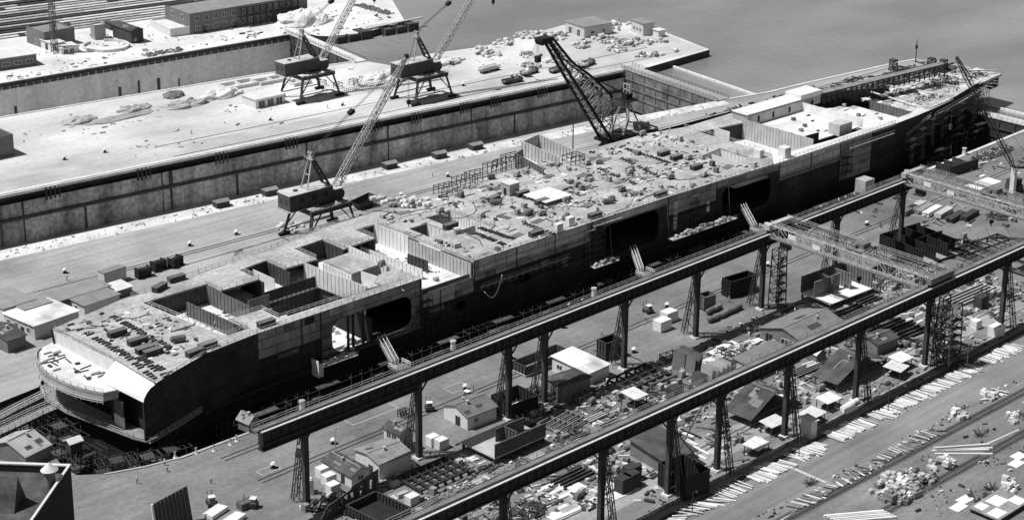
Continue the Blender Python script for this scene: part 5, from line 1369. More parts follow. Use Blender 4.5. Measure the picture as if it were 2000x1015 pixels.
def mk_bollard():
    b = MB(); b.tube((0, 0, 0), (0, 0, .9), .42, .36, n=12); b.tube((0, 0, .9), (0, 0, 1.05), .40, .72, n=12); b.m = 1; b.tube((0, 0, 1.05), (0, 0, 1.45), .74, .45, n=12); b.m = 0; b.tube((0, 0, 0), (0, 0, .12), .7, n=12)
    return simple('bollard', 'bollard', b, ['steel_black', 'steel_white'])
def mk_drum():
    b = MB(); b.tube((0, 0, 0), (0, 0, 1.0), .42, n=12)
    for z in (.02, .33, .66, .94): b.tube((0, 0, z), (0, 0, z + .05), .45, n=12)
    return simple('oil_drum', 'drum', b, 'crate')
def mk_tank():
    g = thing('gas_receiver', 'x', 'tank')
    b = MB(); b.tube((-1.5, 0, 1.0), (1.5, 0, 1.0), .8, n=14); b.tube((-1.85, 0, 1.0), (-1.5, 0, 1.0), .45, .8, n=14); b.tube((1.5, 0, 1.0), (1.85, 0, 1.0), .8, .45, n=14); b.build('vessel', 'steel_mid', g)
    b = MB()
    for x in (-1, 1): b.box(x - .12, -.6, 0, x + .12, .6, .55)
    b.build('cradle', 'steel_dark', g); return g
def mk_machine():
    g = thing('welding_set', 'x', 'welding set')
    b = MB(); b.box(-1.0, -.6, .4, 1.0, .6, 1.5); b.box(-.6, -.45, 1.5, .9, .45, 1.75); b.build('casing', 'crate', g)
    for x in (-.7, .7):
        w = MB(); w.tube((x, -.72, .36), (x, -.61, .36), .36, n=12); w.tube((x, .61, .36), (x, .72, .36), .36, n=12); w.build('wheel', 'tyre', g)
    w = MB(); w.bar((1.0, 0, .5), (2.0, 0, .9), .1); w.build('draw_bar', 'steel_dark', g); return g
def mk_frame(l, w, h_, nx=3):
    def f():
        b = MB()
        for x in [-l / 2 + l * i / nx for i in range(nx + 1)]:
            for y in (-w / 2, w / 2): b.box(x - .09, y - .09, 0, x + .09, y + .09, h_)
            b.box(x - .08, -w / 2 + .1, h_ - .2, x + .08, w / 2 - .1, h_ - .04)
        for y in (-w / 2, w / 2):
            b.box(-l / 2 + .1, y - .07, h_ - .18, l / 2 - .1, y + .07, h_ - .02); b.box(-l / 2 + .1, y - .06, h_ * .4, l / 2 - .1, y + .06, h_ * .4 + .14)
        return simple('steel_trestle', 'trestle', b, 'steel_dark')
    return f
# ---- people: a continuous body grown over a posed skeleton, with trousers, shirt and helmet of their own
def person_proto(name, pose):
    J = {'pelvis': (0, 0, .95), 'chest': (0, .02, 1.32), 'neck': (0, .02, 1.50), 'head': (0, .0, 1.62), 'top': (0, 0, 1.73)}
    for s_, k in ((-1, 'l'), (1, 'r')):
        J['hip' + k] = (s_ * .11, 0, .90); J['knee' + k] = (s_ * .12, -.02, .50); J['ankle' + k] = (s_ * .12, .03, .09); J['toe' + k] = (s_ * .14, -.15, .04)
        J['sh' + k] = (s_ * .20, .02, 1.43); J['elbow' + k] = (s_ * .27, .04, 1.15); J['wrist' + k] = (s_ * .28, -.06, .90); J['hand' + k] = (s_ * .28, -.10, .80)
    J.update(pose)
    E_ = [('pelvis', 'chest'), ('chest', 'neck'), ('neck', 'head'), ('head', 'top')]
    for k in 'lr': E_ += [('pelvis', 'hip' + k), ('hip' + k, 'knee' + k), ('knee' + k, 'ankle' + k), ('ankle' + k, 'toe' + k), ('chest', 'sh' + k), ('sh' + k, 'elbow' + k), ('elbow' + k, 'wrist' + k), ('wrist' + k, 'hand' + k)]
    RAD = {'pelvis': .15, 'chest': .17, 'neck': .06, 'head': .105, 'top': .07, 'hip': .10, 'knee': .07, 'ankle': .05, 'toe': .04, 'sh': .08, 'elbow': .05, 'wrist': .035, 'hand': .045}
    names = list(J); me = bpy.data.meshes.new(name)
    me.from_pydata([J[n] for n in names], [(names.index(a), names.index(b)) for a, b in E_], [])
    o = bpy.data.objects.new('person_base', me); col.objects.link(o)
    md_ = o.modifiers.new('skin', 'SKIN'); sv = me.skin_vertices[0].data
    for i, n in enumerate(names):
        r_ = RAD.get(n, RAD.get(n[:-1], .06)); sv[i].radius = (r_, r_)
    sv[0].use_root = True
    o.modifiers.new('sub', 'SUBSURF').levels = 1
    dg = bpy.context.evaluated_depsgraph_get()
    em = bpy.data.meshes.new_from_object(o.evaluated_get(dg))
    bpy.data.objects.remove(o)
    em.materials.clear()
    for m in ('skin', 'cloth_pale', 'cloth_dark'): em.materials.append(M[m])
    for p in em.polygons:
        z = p.center.z; hand = False
        for k in 'lr':
            if (Vector(J['hand' + k]) - p.center).length < .13: hand = True
        p.material_index = 0 if z > J['neck'][2] or hand else (1 if z > J['pelvis'][2] + .03 else 2)
    b = bpy.data.objects.new('person', em); col.objects.link(b); b['category'] = 'person'
    hm = MB(); t = Vector(J['head']); hm.tube(t + Vector((0, 0, .06)), t + Vector((0, 0, .14)), .15, .12, n=12); hm.tube(t + Vector((0, 0, .14)), t + Vector((0, 0, .19)), .12, .05, n=12); hm.build('helmet', 'steel_white', b)
    return b
POSES = {'standing': {},
         'walking': {'kneel': (-.12, -.16, .52), 'anklel': (-.12, -.22, .10), 'toel': (-.13, -.40, .06), 'kneer': (.12, .06, .50), 'ankler': (.12, .32, .14), 'toer': (.13, .20, .03), 'wristr': (.27, -.22, 1.0), 'handr': (.26, -.30, .95), 'wristl': (-.27, .2, .95), 'handl': (-.27, .24, .86)},
         'stooping': {'chest': (0, -.22, 1.20), 'neck': (0, -.40, 1.28), 'head': (0, -.52, 1.30), 'top': (0, -.62, 1.33), 'shl': (-.2, -.32, 1.24), 'shr': (.2, -.32, 1.24), 'elbowl': (-.25, -.36, .96), 'elbowr': (.25, -.36, .96), 'wristl': (-.2, -.46, .74), 'wristr': (.2, -.46, .74), 'handl': (-.18, -.5, .66), 'handr': (.18, -.5, .66)}}
def person(u, v, pose, label, z=0.0, rz=None, group=None, p=None):
    q = at(u, v, z) if p is None else Vector(p)
    put('person_' + pose, q, rnd.uniform(0, 6.28) if rz is None else rz, label, group, lambda: person_proto(pose, POSES[pose]))
for u, v, pose, lb in ((268, 944, 'walking', 'person in pale shirt walking on the curved road below the ship end'),
                       (322, 909, 'standing', 'person in pale shirt standing at the dock edge by the parked rack'),
                       (327, 920, 'stooping', 'person bending over by the curved dock edge'),
                       (412, 944, 'standing', 'person standing alone near the bottom road left of the yard cart'),
                       (1120, 704, 'walking', 'left one of a pair of persons walking behind the white roofed shed'),
                       (1130, 701, 'walking', 'right one of a pair of persons walking behind the white roofed shed'),
                       (1261, 626, 'standing', 'person in pale shirt beside the white boxes and the dark machine'),
                       (1175, 655, 'walking', 'person walking on the empty lane under the runway'),
                       (1552, 612, 'walking', 'person walking left of the open steel section on the yard'),
                       (1718, 758, 'standing', 'person by the railing near the two white canopies'),
                       (1696, 441, 'standing', 'person standing on the lane below the bridge crane'),
                       (1418, 552, 'stooping', 'person stooping near the dark steel trough'),
                       (1424, 590, 'standing', 'person among the cable drums beside the runway column'),
                       (374, 262, 'standing', 'person standing on the bright white pier above the dry dock'),
                       (640, 212, 'walking', 'person walking below the left portal crane'),
                       (845, 345, 'standing', 'person on the middle pier left of the ship'),
                       (131, 548, 'standing', 'person in white on the middle pier beyond the huts')):
    person(u, v, pose, lb)
for u, v, z in ((1585, 404, 22), (1618, 391, 22), (1632, 386, 22), (1645, 378, 22), (1106, 580, 22), (1080, 590, 22)):
    x = at(u, v, z).x; person(0, 0, 'stooping' if u < 1600 else 'standing', 'person working on the runway walkway high above the dock', group='workers on the runway walkway', p=(x, 300.6 + (x - 203.8) * .028, 21.91))
for u, v in ((790, 575), (1000, 420), (1110, 400), (690, 590), (1240, 300), (905, 400), (1185, 345), (470, 640), (1440, 300), (330, 680), (420, 640), (1075, 350), (1330, 330)):
    person(u, v, rnd.choice(list(POSES)), 'person working on the flat steel deck of the ship', 15.0, group='workers on the ship deck')
# ---- bollards and quay posts
for u, v in ((127, 533), (371, 480), (462, 458), (205, 298), (126, 312), (528, 235), (669, 206), (905, 168), (1000, 150), (784, 384), (875, 345)):
    put('bollard', at(u, v), 0, 'black mooring bollard with a white cap on the pier paving', 'mooring bollards on the piers', mk_bollard)
for u, v in ((534, 913), (651, 866), (909, 760), (1238, 688), (1303, 600), (1413, 552), (1693, 440), (1000, 700), (1100, 640), (1500, 520)):
    put('bollard', at(u, v), 0, 'black bollard with a white cap on the dark yard lane', 'bollards on the yard lane', mk_bollard)
def mk_qpost():
    g = thing('capstan_post', 'x', 'capstan')
    b = MB(); b.tube((0, 0, 0), (0, 0, 2.2), .75, .6, n=14); b.build('post', 'steel_white', g); b = MB(); b.tube((0, 0, 2.2), (0, 0, 2.55), .9, .8, n=14); b.build('cap', 'steel_pale', g); return g
for u, v in ((590, 800), (885, 682), (1160, 578), (1497, 450), (1770, 346), (1883, 302)):
    p = at(u, v); p.z = .0
    put('capstan', p, 0, 'white round capstan post standing on the dock coping behind the runway', 'white posts along the ship dock', mk_qpost)
for i, (u, v) in enumerate(((342, 893), (383, 885), (418, 880), (450, 868), (462, 861))):
    put('cone', at(u, v), 0, 'small pale warning stand along the curved dock edge', 'warning stands at the dock edge', lambda: simple('warning_stand', 'stand', MB().tube((0, 0, 0), (0, 0, .12), .5, n=10).tube((0, 0, .12), (0, 0, 1.5), .28, .08, n=10).box(-.3, -.04, 1.2, .3, .04, 1.6), 'steel_white'))
# ---- sheds of cable trenches: dark lockers along the dry dock coping, three dark blocks behind the ship
def mk_locker():
    g = thing('quay_locker', 'x', 'locker'); b = MB(); b.box(-2.2, -1.5, .1, 2.2, 1.5, 1.9); b.build('body', 'steel_dark', g)
    b = MB(); b.add([(-2.4, -1.7, 1.9), (2.4, -1.7, 1.9), (2.4, 1.7, 1.9), (-2.4, 1.7, 1.9), (-2.4, 0, 2.6), (2.4, 0, 2.6)], [(0, 1, 5, 4), (2, 3, 4, 5), (1, 2, 5), (3, 0, 4), (3, 2, 1, 0)]); b.build('lid', 'roof_grey', g); return g
for u, v in ((432, 403), (527, 380), (761, 328), (858, 308), (929, 291)):
    put('locker', at(u, v), -.1, 'dark quay locker with sloped lid on the pale strip by the dry dock', 'quay lockers beside the dry dock', mk_locker)
def mk_winch():
    b = MB(); b.box(-2.0, -1.3, 0, -1.6, 1.3, 2.6); b.box(1.6, -1.3, 0, 2.0, 1.3, 2.6); b.tube((-1.58, 0, 1.4), (1.58, 0, 1.4), 1.15, n=16); b.box(-1.6, -.3, 2.2, 1.6, .3, 2.5); return simple('cable_reel_stand', 'reel stand', b, 'steel_black')
put('winch', at(280, 541), -.1, 'biggest and leftmost of three black reel stands on the pier behind the ship', None, mk_winch)
PROTO['winch'].scale = (1, 1, 1.15)
put('winch', at(310, 527), .1, 'middle one of three black reel stands on the pier behind the ship')
put('winch', at(343, 520), .3, 'rightmost of three black reel stands on the pier behind the ship')
# ---- vehicles
def mk_lorry(load=True, bed=6.5):
    def f():
        g = thing('lorry', 'x', 'lorry')
        b = MB(); b.box(-bed / 2 - .2, -1.1, .75, bed / 2 + 2.4, 1.1, 1.0); b.build('chassis', 'steel_black', g)
        b = MB(); b.box(-bed / 2, -1.25, 1.0, bed / 2, 1.25, 1.25)
        for y in (-1.25, 1.15): b.box(-bed / 2, y, 1.25, bed / 2, y + .1, 1.9)
        for i in range(7):
            x = -bed / 2 + bed * i / 6.001
            for y in (-1.3, 1.22): b.box(x, y, 1.1, x + .1, y + .08, 2.3)
        b.build('bed', 'wood_mid', g)
        b = MB(); x0 = bed / 2 + .2
        b.add([(x0, -1.1, 1.0), (x0 + 1.5, -1.1, 1.0), (x0 + 1.5, 1.1, 1.0), (x0, 1.1, 1.0), (x0, -1.1, 2.7), (x0 + 1.1, -1.05, 2.7), (x0 + 1.1, 1.05, 2.7), (x0, 1.1, 2.7), (x0 + 1.5, -1.1, 1.9), (x0 + 1.5, 1.1, 1.9)],
              [(3, 2, 1, 0), (4, 5, 6, 7), (0, 1, 8, 5, 4), (8, 9, 6, 5), (1, 2, 9, 8), (2, 3, 7, 6, 9), (3, 0, 4, 7)])
        b.box(x0 + 1.52, -.8, 1.0, x0 + 2.6, .8, 1.75)
        c = b.build('cab', 'steel_mid', g)
        w = MB(); w.box(x0 + .3, -1.13, 1.95, x0 + .95, -1.085, 2.5); w.build('window', 'glass', c)
        for x in (-bed / 2 + .9, -bed / 2 + 2.1, bed / 2 + 1.6):
            for y in (-1.15, .8): 
                w = MB(); w.tube((x, y, .52), (x, y + .35, .52), .52, n=14); w.build('wheel', 'tyre', g)
        return g
    return f
def mk_wagon():
    g = thing('flat_wagon', 'x', 'wagon')
    b = MB(); b.box(-5.2, -1.3, .9, 5.2, 1.3, 1.2); b.build('deck', 'wood_mid', g)
    b = MB()
    for i in range(9):
        for y in (-1.3, 1.22): b.box(-5 + i * 1.23, y, 1.2, -4.9 + i * 1.23, y + .08, 2.5)
    for y in (-1.3, 1.22): b.box(-5.0, y + .01, 1.8, 5.0, y + .07, 1.95); b.box(-5, y + .01, 2.3, 5, y + .07, 2.45)
    b.build('stake_side', 'wood_mid', g)
    for x in (-3.9, -2.6, 2.6, 3.9):
        for y in (-1.2, .85): w = MB(); w.tube((x, y, .46), (x, y + .3, .46), .46, n=12); w.build('wheel', 'tyre', g)
    return g
for u, v, rz, lb in ((1030, 146, .1, 'open lorry heaped with pale bundles, nearest the big black jib'),
                     (1143, 130, .15, 'loaded lorry parked alone in front of the pier sheds'),
                     (1086, 141, .1, 'dark lorry half hidden behind the big black jib'),
                     (996, 163, -.1, 'short dark lorry parked apart at the dry dock edge'),):
    put('lorry', at(u, v), rz, lb, None, mk_lorry())
put('wagon', at(956, 140), .05, 'long stake sided wagon standing on the white pier', None, mk_wagon)
put('wagon', at(1060, 755), 0, 'long stake sided wagon beside the scrap heap', None, mk_wagon) if False else None
def mk_tractor():
    g = thing('yard_tractor', 'x', 'tractor')
    b = MB(); b.box(-1.4, -.7, .6, 1.5, .7, 1.5); b.box(-1.2, -.65, 1.5, -.2, .65, 2.3); b.bar((1.5, -.5, .6), (1.5, -.5, 2.9), .14); b.bar((1.5, .5, .6), (1.5, .5, 2.9), .14); b.build('body', 'steel_mid', g)
    b = MB(); b.box(-1.3, -.75, 2.3, .1, .75, 2.4); b.build('canopy', 'steel_white', g)
    for x, r_ in ((-.9, .62), (.95, .45)):
        for y in (-.95, .65): w = MB(); w.tube((x, y, r_), (x, y + .3, r_), r_, n=14); w.build('wheel', 'tyre', g)
    return g
for u, v, rz, lb in ((413, 985, 1.2, 'small tractor with pale top on the yard at the lower left'), (588, 888, .6, 'small tractor right beside the first runway column'), (915, 778, .3, 'small tractor on the yard lane between two runway columns'),
                     (490, 990, 2.2, 'dark yard tractor at the bottom edge by the pale sheet stack'), (838, 800, 1.0, 'small tractor with canopy just right of a braced column'), (880, 128, .2, 'little tractor next to the right hand portal crane'),
                     (1265, 610, 1.4, 'dark tractor standing by the white boxes'), (1205, 545, .2, 'small tractor in the yard shade'),):
    if lb.startswith('small tractor in the yard shade'): continue
    put('tractor', at(u, v), rz, lb, None, mk_tractor)
# ---- box crates and bales
def scatter(kinds, pts, label, group, z=0.0, rz=None):
    for p in pts:
        k, mk = rnd.choice(kinds)
        q = Vector((p[0], p[1], z + (p[2] if len(p) > 2 else 0)))
        put(k, q, (rnd.uniform(-.25, .25) if rz is None else rz + rnd.uniform(-.15, .15)) + (math.pi / 2 if rnd.random() < .3 else 0), label, group, mk)
def quad_pts(a, b, c, d, n, z=0.0):
    a, b, c, d = (at(*q, z) for q in (a, b, c, d))
    out = []
    for _ in range(n):
        s_, t = rnd.random(), rnd.random()
        p = a.lerp(b, s_).lerp(d.lerp(c, s_), t); out.append((p.x, p.y))
    return out
CR = [('crate_a', mk_crate(2.0, 1.3, 1.2)), ('crate_b', mk_crate(1.4, 1.2, 1.6)), ('crate_c', mk_crate(2.8, 1.2, .9)), ('crate_d', mk_crate(1.1, 1.1, 1.0))]
def mk_case2(l, w, h_, m):
    def f():
        b = MB(); b.box(-l / 2, -w / 2, 0, l / 2, w / 2, h_); b.box(-l / 2 - .06, -w / 2 - .06, .1, l / 2 + .06, w / 2 + .06, .25); b.box(-l / 2 - .06, -w / 2 - .06, h_ - .3, l / 2 + .06, w / 2 + .06, h_ - .12)
        b.rbox((l * .1, 0, h_), (l * .5, w * .6, h_ * .35), .2)
        return simple('packing_case', 'packing case', b, m)
    return f
PC = [('pc_a', mk_case2(2.6, 2.0, 1.5, 'barrel')), ('pc_b', mk_case2(1.8, 1.5, 1.2, 'wood_pale')), ('pc_c', mk_case2(1.3, 1.2, 1.0, 'barrel')), ('pc_d', mk_case2(2.2, 1.2, 1.0, 'wood_mid')), ('pc_e', mk_case2(1.5, 1.0, .8, 'wood_pale'))]
BL = [('bale_a', mk_bale(1.8, .55)), ('bale_b', mk_bale(1.4, .45)), ('bale_c', mk_block(1.6, 1.3, 1.1)), ('bale_d', mk_block(1.2, 1.0, .8))]
BND = [('bundle_a', mk_bundle(2.2, .6, 'barrel')), ('bundle_b', mk_bundle(1.6, .5, 'wood_pale')), ('bundle_c', mk_bundle(1.9, .7, 'wood_pale')), ('bundle_d', mk_bundle(1.3, .55, 'barrel'))]
BLW = [('bale_e', mk_block(1.7, 1.3, 1.1, 'wood_pale')), ('bale_f', mk_block(1.2, 1.0, .8, 'wood_pale')), ('bale_g', mk_crate(1.5, 1.1, 1.0, 'wood_pale'))] + BL[:2]
def heap(kinds, u, v, ru, rv, n, label, group, z=0.0):
    """things piled in two or three layers round a centre"""
    c = at(u, v, z); e = at(u + ru, v, z) - c; f = at(u, v + rv, z) - c
    pts = []
    for i in range(n):
        r_ = math.sqrt(rnd.random()); a = rnd.uniform(0, 6.28)
        p = c + e * (r_ * math.cos(a)) + f * (r_ * math.sin(a))
        lift = 0.0 if i < n * .6 else (0.85 if r_ < .75 else 0)
        pts.append((p.x, p.y, lift))
    scatter(kinds, pts, label, group, z)
# goods on the end of the white pier
G1 = 'bundles stored on the end of the white pier'
L1 = 'pale bundle in the goods rows on the end of the white pier'
for u, v, ru, rv, n in ((955, 108, 24, 5, 26), (985, 85, 22, 6, 18), (1025, 72, 25, 6, 22), (1060, 70, 26, 7, 34), (1090, 72, 22, 8, 26), (1035, 110, 20, 6, 20), (1040, 128, 22, 6, 16), (1135, 88, 18, 8, 24), (1180, 80, 24, 8, 30), (1200, 47, 28, 4, 22), (1200, 58, 14, 4, 10),
                         (1235, 85, 36, 7, 34), (1200, 97, 20, 6, 16), (1265, 110, 30, 3, 26), (1285, 82, 18, 4, 14), (1075, 120, 16, 5, 12), (940, 98, 12, 4, 10), (1325, 100, 8, 3, 3)):
    heap(BND, u, v, ru * 1.05, rv, max(3, int(n * .82)), L1, G1)
for (u, v, z) in ((1028, 143, 1.3), (1140, 127, 1.3)): heap(BND, u, v, 7, 2.2, 7, 'pale bundle loaded on an open lorry', 'bundles on the lorries', z)
# bale piles beyond the road
for u, v, ru, rv, n, lb, g_ in ((1745, 960, 45, 28, 58, 'packing case in the biggest heap beside the railway lines', 'bales of the biggest heap by the rails'), (1790, 935, 40, 14, 26, 'packing case in the biggest heap beside the railway lines', 'bales of the biggest heap by the rails'),
                                (1838, 908, 30, 12, 22, 'packing case in the small heap between the long white beams and the biggest heap', 'bales of the small heap by the rails'),
                                (1870, 815, 17, 9, 12, 'white bale in the heap by a dark bush of rods', 'white bales by the road'), (1985, 818, 22, 10, 14, 'white bale in the heap at the right picture edge', 'white bales at the right edge'),
                                (1935, 775, 16, 8, 8, 'white bale near the upper right end of the road', 'white bales at the upper road end'), (1970, 950, 14, 22, 16, 'white bale piled on the lower right corner staging', 'white bales in the lower right corner')):
    heap((BLW + PC[1:2] + PC[4:]) if 'white' in lb else PC + BL[2:3], u, v, ru, rv, n, lb, g_)
# ---- boards laid out along the road
def boards(u0, v0, u1, v1, n, ln, label, group, kind, mk, ang=-math.pi / 2, jit=.2, spread=2.0, gaps=()):
    """boards laid side by side in batches, each batch with one slant"""
    a, b = at(u0, v0), at(u1, v1)
    i = 0
    while i < n:
        k = rnd.randint(4, 11); sl = ang + rnd.gauss(0, jit); off = rnd.uniform(-spread, spread) * .5; lf = rnd.choice((.75, 1, 1, 1.25)) * ln; kk = kind + str(round(lf, 1))
        for j in range(k):
            t = (i + j + rnd.uniform(-.35, .35)) / n
            if t > 1 or any(g0 < t < g1 for g0, g1 in gaps): continue
            p = a.lerp(b, t); p.y += off + rnd.uniform(-.3, .3)
            p.z = .015 + .13 * (j % 2) + (.26 if rnd.random() < .25 else 0)
            put(kk, p, sl + rnd.gauss(0, .05) + (rnd.uniform(-.8, .8) if rnd.random() < .06 else 0), label, group, mk(lf))
        i += k
pale = lambda l: mk_plank(l, .38, .13, 'wood_pale')
dark = lambda l: mk_plank(l, .34, .16, 'wood_mid', 'spar', 'spar')
boards(1470, 936, 1785, 778, 228, 4.7, 'pale board in the row laid out along the near edge of the asphalt road', 'boards along the road', 'board', pale, ang=-1.42, jit=.09, spread=1.6, gaps=((.20, .24), (.41, .47), (.70, .74)))
m = MB(); a, b = at(1785, 778), at(1990, 674)                   # the far end of the same row, too small to tell apart
for i in range(165):
    if .30 < i / 165 < .35 or .58 < i / 165 < .66: continue
    p = a.lerp(b, (i + rnd.uniform(-.4, .4)) / 165) - a; m.m = rnd.choice((0, 0, 0, 1))
    m.rbox((p.x, p.y + rnd.uniform(-.8, .8), .02 + .13 * (i % 2)), (rnd.uniform(3.6, 5.6), .38, .12), -1.42 + math.sin(i * .4) * .12)
tag(m.build('board_row', ['wood_pale', 'wood_mid'], loc=a), 'mass of pale boards continuing the row toward the far end of the road', 'boards', kind='stuff')
boards(1290, 1030, 1460, 945, 30, 4.2, 'pale board in the row laid out along the near edge of the asphalt road', 'boards along the road', 'board', pale, ang=-1.2, jit=.4)
boards(1548, 990, 1838, 838, 165, 3.5, 'weathered spar in the row between the road and the rails', 'spars between road and rails', 'spar', dark, ang=-1.2, jit=.28, spread=1.4, gaps=((.32, .36), (.58, .62)))
boards(1560, 985, 1830, 842, 34, 3.4, 'pale board lying among weathered spars between road and rails', 'pale boards among the spars', 'board', pale, ang=-1.15, jit=.6)
boards(1925, 782, 1960, 766, 10, 4.5, 'pale board near the upper right end of the road', 'boards at the upper road end', 'board', pale, ang=-.9, jit=.4)
boards(1700, 632, 1760, 612, 22, 5.0, 'pale board on the trestles behind the dark open hut', 'boards behind the hut', 'board', pale, ang=-.5, jit=.1)
for i, (u, v) in enumerate(((1878, 873), (1884, 879), (1876, 881), (1882, 888))): put('longbeam', at(u, v), -.62 - .05 * i, 'long white beam in the fan of four beside the small bale heap', 'fan of four long white beams', mk_plank(14, .6, .5, 'wood_pale', 'long_beam', 'beam'))
for i in range(5): put('longbeam', at(1668 + i * 6, 1004 + i * 3), -.60, 'long white beam in the stack at the bottom edge below the biggest heap', 'white beams at the bottom edge', None)
# dark rods like a bush
for u, v in ((1872, 800), (1915, 850), (1585, 945), (1935, 955)):
    b = MB()
    for k in range(24): a = rnd.uniform(0, 6.28); b.bar((rnd.uniform(-.8, .8), rnd.uniform(-.6, .6), .05), (math.cos(a) * rnd.uniform(1, 2.6), math.sin(a) * rnd.uniform(.8, 2.2), rnd.uniform(.3, 1.5)), .1)
    tag(b.build('scrap_rods', 'steel_dark', loc=at(u, v)), 'tangled heap of dark scrap rods on the ground by the road', 'scrap', 'tangles of scrap rods')
def litter_mass(pts, name, label, mats=('wood_mid', 'wood_pale', 'steel_dark'), s0=.4, s1=3.2, z=0.0):
    """small litter nobody could count, as one mesh"""
    m = MB()
    for p in pts:
        m.m = rnd.choice((0, 0, 1, 2, 2)); l = s0 + (s1 - s0) * rnd.random() ** 2
        m.rbox((p[0], p[1], z + .004), (l, rnd.uniform(.2, .6) * min(l, 1.6), rnd.uniform(.08, .55)), rnd.choice((0, math.pi / 2)) + rnd.gauss(0, .3))
    return tag(m.build(name, list(mats)), label, 'litter', kind='stuff')
def cloud(n, x0, x1, y0, y1, thr=-.2, sc=.1, seed=0, ok=None):
    out = []; k = 0
    while len(out) < n and k < n * 30:
        k += 1; x, y = rnd.uniform(x0, x1), rnd.uniform(y0, y1)
        if noise.noise(Vector((x * sc, y * sc, seed))) > thr and (ok is None or ok(x, y)): out.append((x, y))
    return out
M['track_bed2'] = mat('oily pier strip', 0.15, 0.5, 0.12, 0.3, 1, streak=.2)
# ================================================================== ship deck fittings and stores (all loose things on the ship)
def on_deck(u, v): return at(u, v, DZ)
LK = mk_case(4.6, 1.7, 1.5, 'steel_dark')
for u, v, rz, lb in ((229, 655, 0, 'long dark chest on the blunt end deck, uppermost of the row of four'), (268, 671, 0, 'long dark chest on the blunt end deck, second of the row of four'), (284, 687, 0, 'long dark chest on the blunt end deck, third of the row of four'), (299, 692, 0, 'long dark chest on the blunt end deck, lowest of the row of four'),
                     (406, 679, 0, 'long dark chest at the ship edge where the railing starts'), (381, 693, .1, 'dark chest lying beside the edge railing of the blunt end'), (520, 636, 0, 'dark chest at the corner of the small railed deck by the ship edge'), (345, 548, 0, 'dark chest on the far edge strip beside the first open compartment'), (312, 566, .4, 'dark chest askew on the far edge strip'),
                     (1296, 303, 0, 'left dark chest of a pair on the wide deck near the black jib'), (1321, 311, 0, 'right dark chest of a pair on the wide deck near the black jib'), (1162, 425, 0, 'long dark chest at the ship edge above the ragged hull corner'), (1047, 460, 0, 'long dark chest at the ship edge beside a white locker'), (1290, 383, 0, 'dark chest overhanging the ship edge railing'), (965, 392, .2, 'dark chest left of the white deck cabin'),
                     (1020, 382, 0, 'upper of two dark chests along the white platform'), (1058, 398, 0, 'lower of two dark chests along the white platform'), (880, 445, 0, 'dark chest inside the small opening of the wide deck'), (1360, 330, 0, 'dark chest before the open white boxes')):
    put('chest', on_deck(u, v), rz, lb, None, LK)
def rowpads(u0, v0, u1, v1, n, skip=.1):
    a, b = on_deck(u0, v0), on_deck(u1, v1)
    for i in range(n):
        if rnd.random() < skip: continue
        p = a.lerp(b, i / (n - 1)); p.x += rnd.uniform(-.2, .2); p.z += .01
        put('pad', p, rnd.uniform(-.1, .1), 'small dark sleeper block in a straight row across the ship deck', 'sleeper blocks on the ship deck', lambda: simple('sleeper_block', 'block', MB().box(-.8, -.22, 0, .8, .22, .35).box(-.9, -.3, .0, -.7, .3, .12).box(.7, -.3, .0, .9, .3, .12), 'steel_dark'))
rowpads(221, 619, 338, 682, 20); rowpads(228, 623, 330, 682, 16, .3); rowpads(140, 634, 240, 692, 18); rowpads(236, 685, 300, 740, 14, .2); rowpads(250, 688, 330, 728, 14, .2); rowpads(268, 700, 325, 735, 10, .3)
rowpads(1213, 288, 1318, 322, 20); rowpads(1215, 310, 1285, 345, 14); rowpads(938, 446, 1002, 467, 14); rowpads(925, 455, 985, 478, 14); rowpads(1170, 330, 1240, 360, 14, .2); rowpads(1020, 435, 1080, 458, 10, .2)
# deck cabin, white platform, machines
g = thing('deck_cabin', 'small white cabin with a dark doorway standing on the wide ship deck', 'cabin', on_deck(996, 378))
m = MB(); m.box(-2, -2, .05, 2, 2, 3.6); w_ = m.build('wall', 'steel_pale', g)
m = MB(); m.box(-2.2, -2.2, 3.6, 2.2, 2.2, 3.8); m.build('roof', 'roof_pale', g)
m = MB(); m.box(-2.06, -.6, .1, -2.005, .6, 2.2); m.build('door', 'opening', w_)
g = thing('white_platform', 'big flat white platform on trestles on the ship deck', 'platform', on_deck(1070, 388))
m = MB(); m.box(-5.5, -5, 1.1, 5.5, 5, 1.3); m.build('top', 'steel_white', g)
for x in (-5, 0, 5):
    for y in (-4.6, 4.6): m = MB(); m.box(x - .15, y - .15, 0, x + .15, y + .15, 1.1); m.build('leg', 'steel_mid', g)
for u, v, lb in ((1033, 420, 'gas tank on cradles at the near part of the wide deck'), (1105, 428, 'gas tank on cradles beside the long deck chest'), (1188, 398, 'gas tank on cradles near the middle of the wide deck edge'), (348, 668, 'gas tank on cradles by the seam of the blunt end deck'), (968, 400, 'gas tank behind the row of blocks on the deck'), (1230, 335, 'gas tank near the pair of dark chests')):
    put('tank', on_deck(u, v), rnd.uniform(-.5, .5), lb, None, mk_tank)
for u, v in ((1058, 421), (1105, 395), (1195, 393), (1170, 320), (1147, 322), (1230, 340), (1150, 350), (960, 350), (900, 385), (1085, 440), (860, 415), (1345, 312), (1310, 350), (1010, 345), (1128, 365), (1215, 375), (940, 425), (1375, 345), (1255, 265), (745, 520)):
    put('welder', on_deck(u, v), rnd.uniform(-.6, .6), 'wheeled welding set parked on the wide ship deck', 'welding sets on the ship deck', mk_machine)
put('locker_w', on_deck(1090, 453), 0, 'white upright locker at the ship edge', None, mk_crate(2.2, 1.6, 2.6, 'steel_white'))
put('locker_w', on_deck(1113, 440), 0, 'white upright locker at the ship edge above the lit plates')
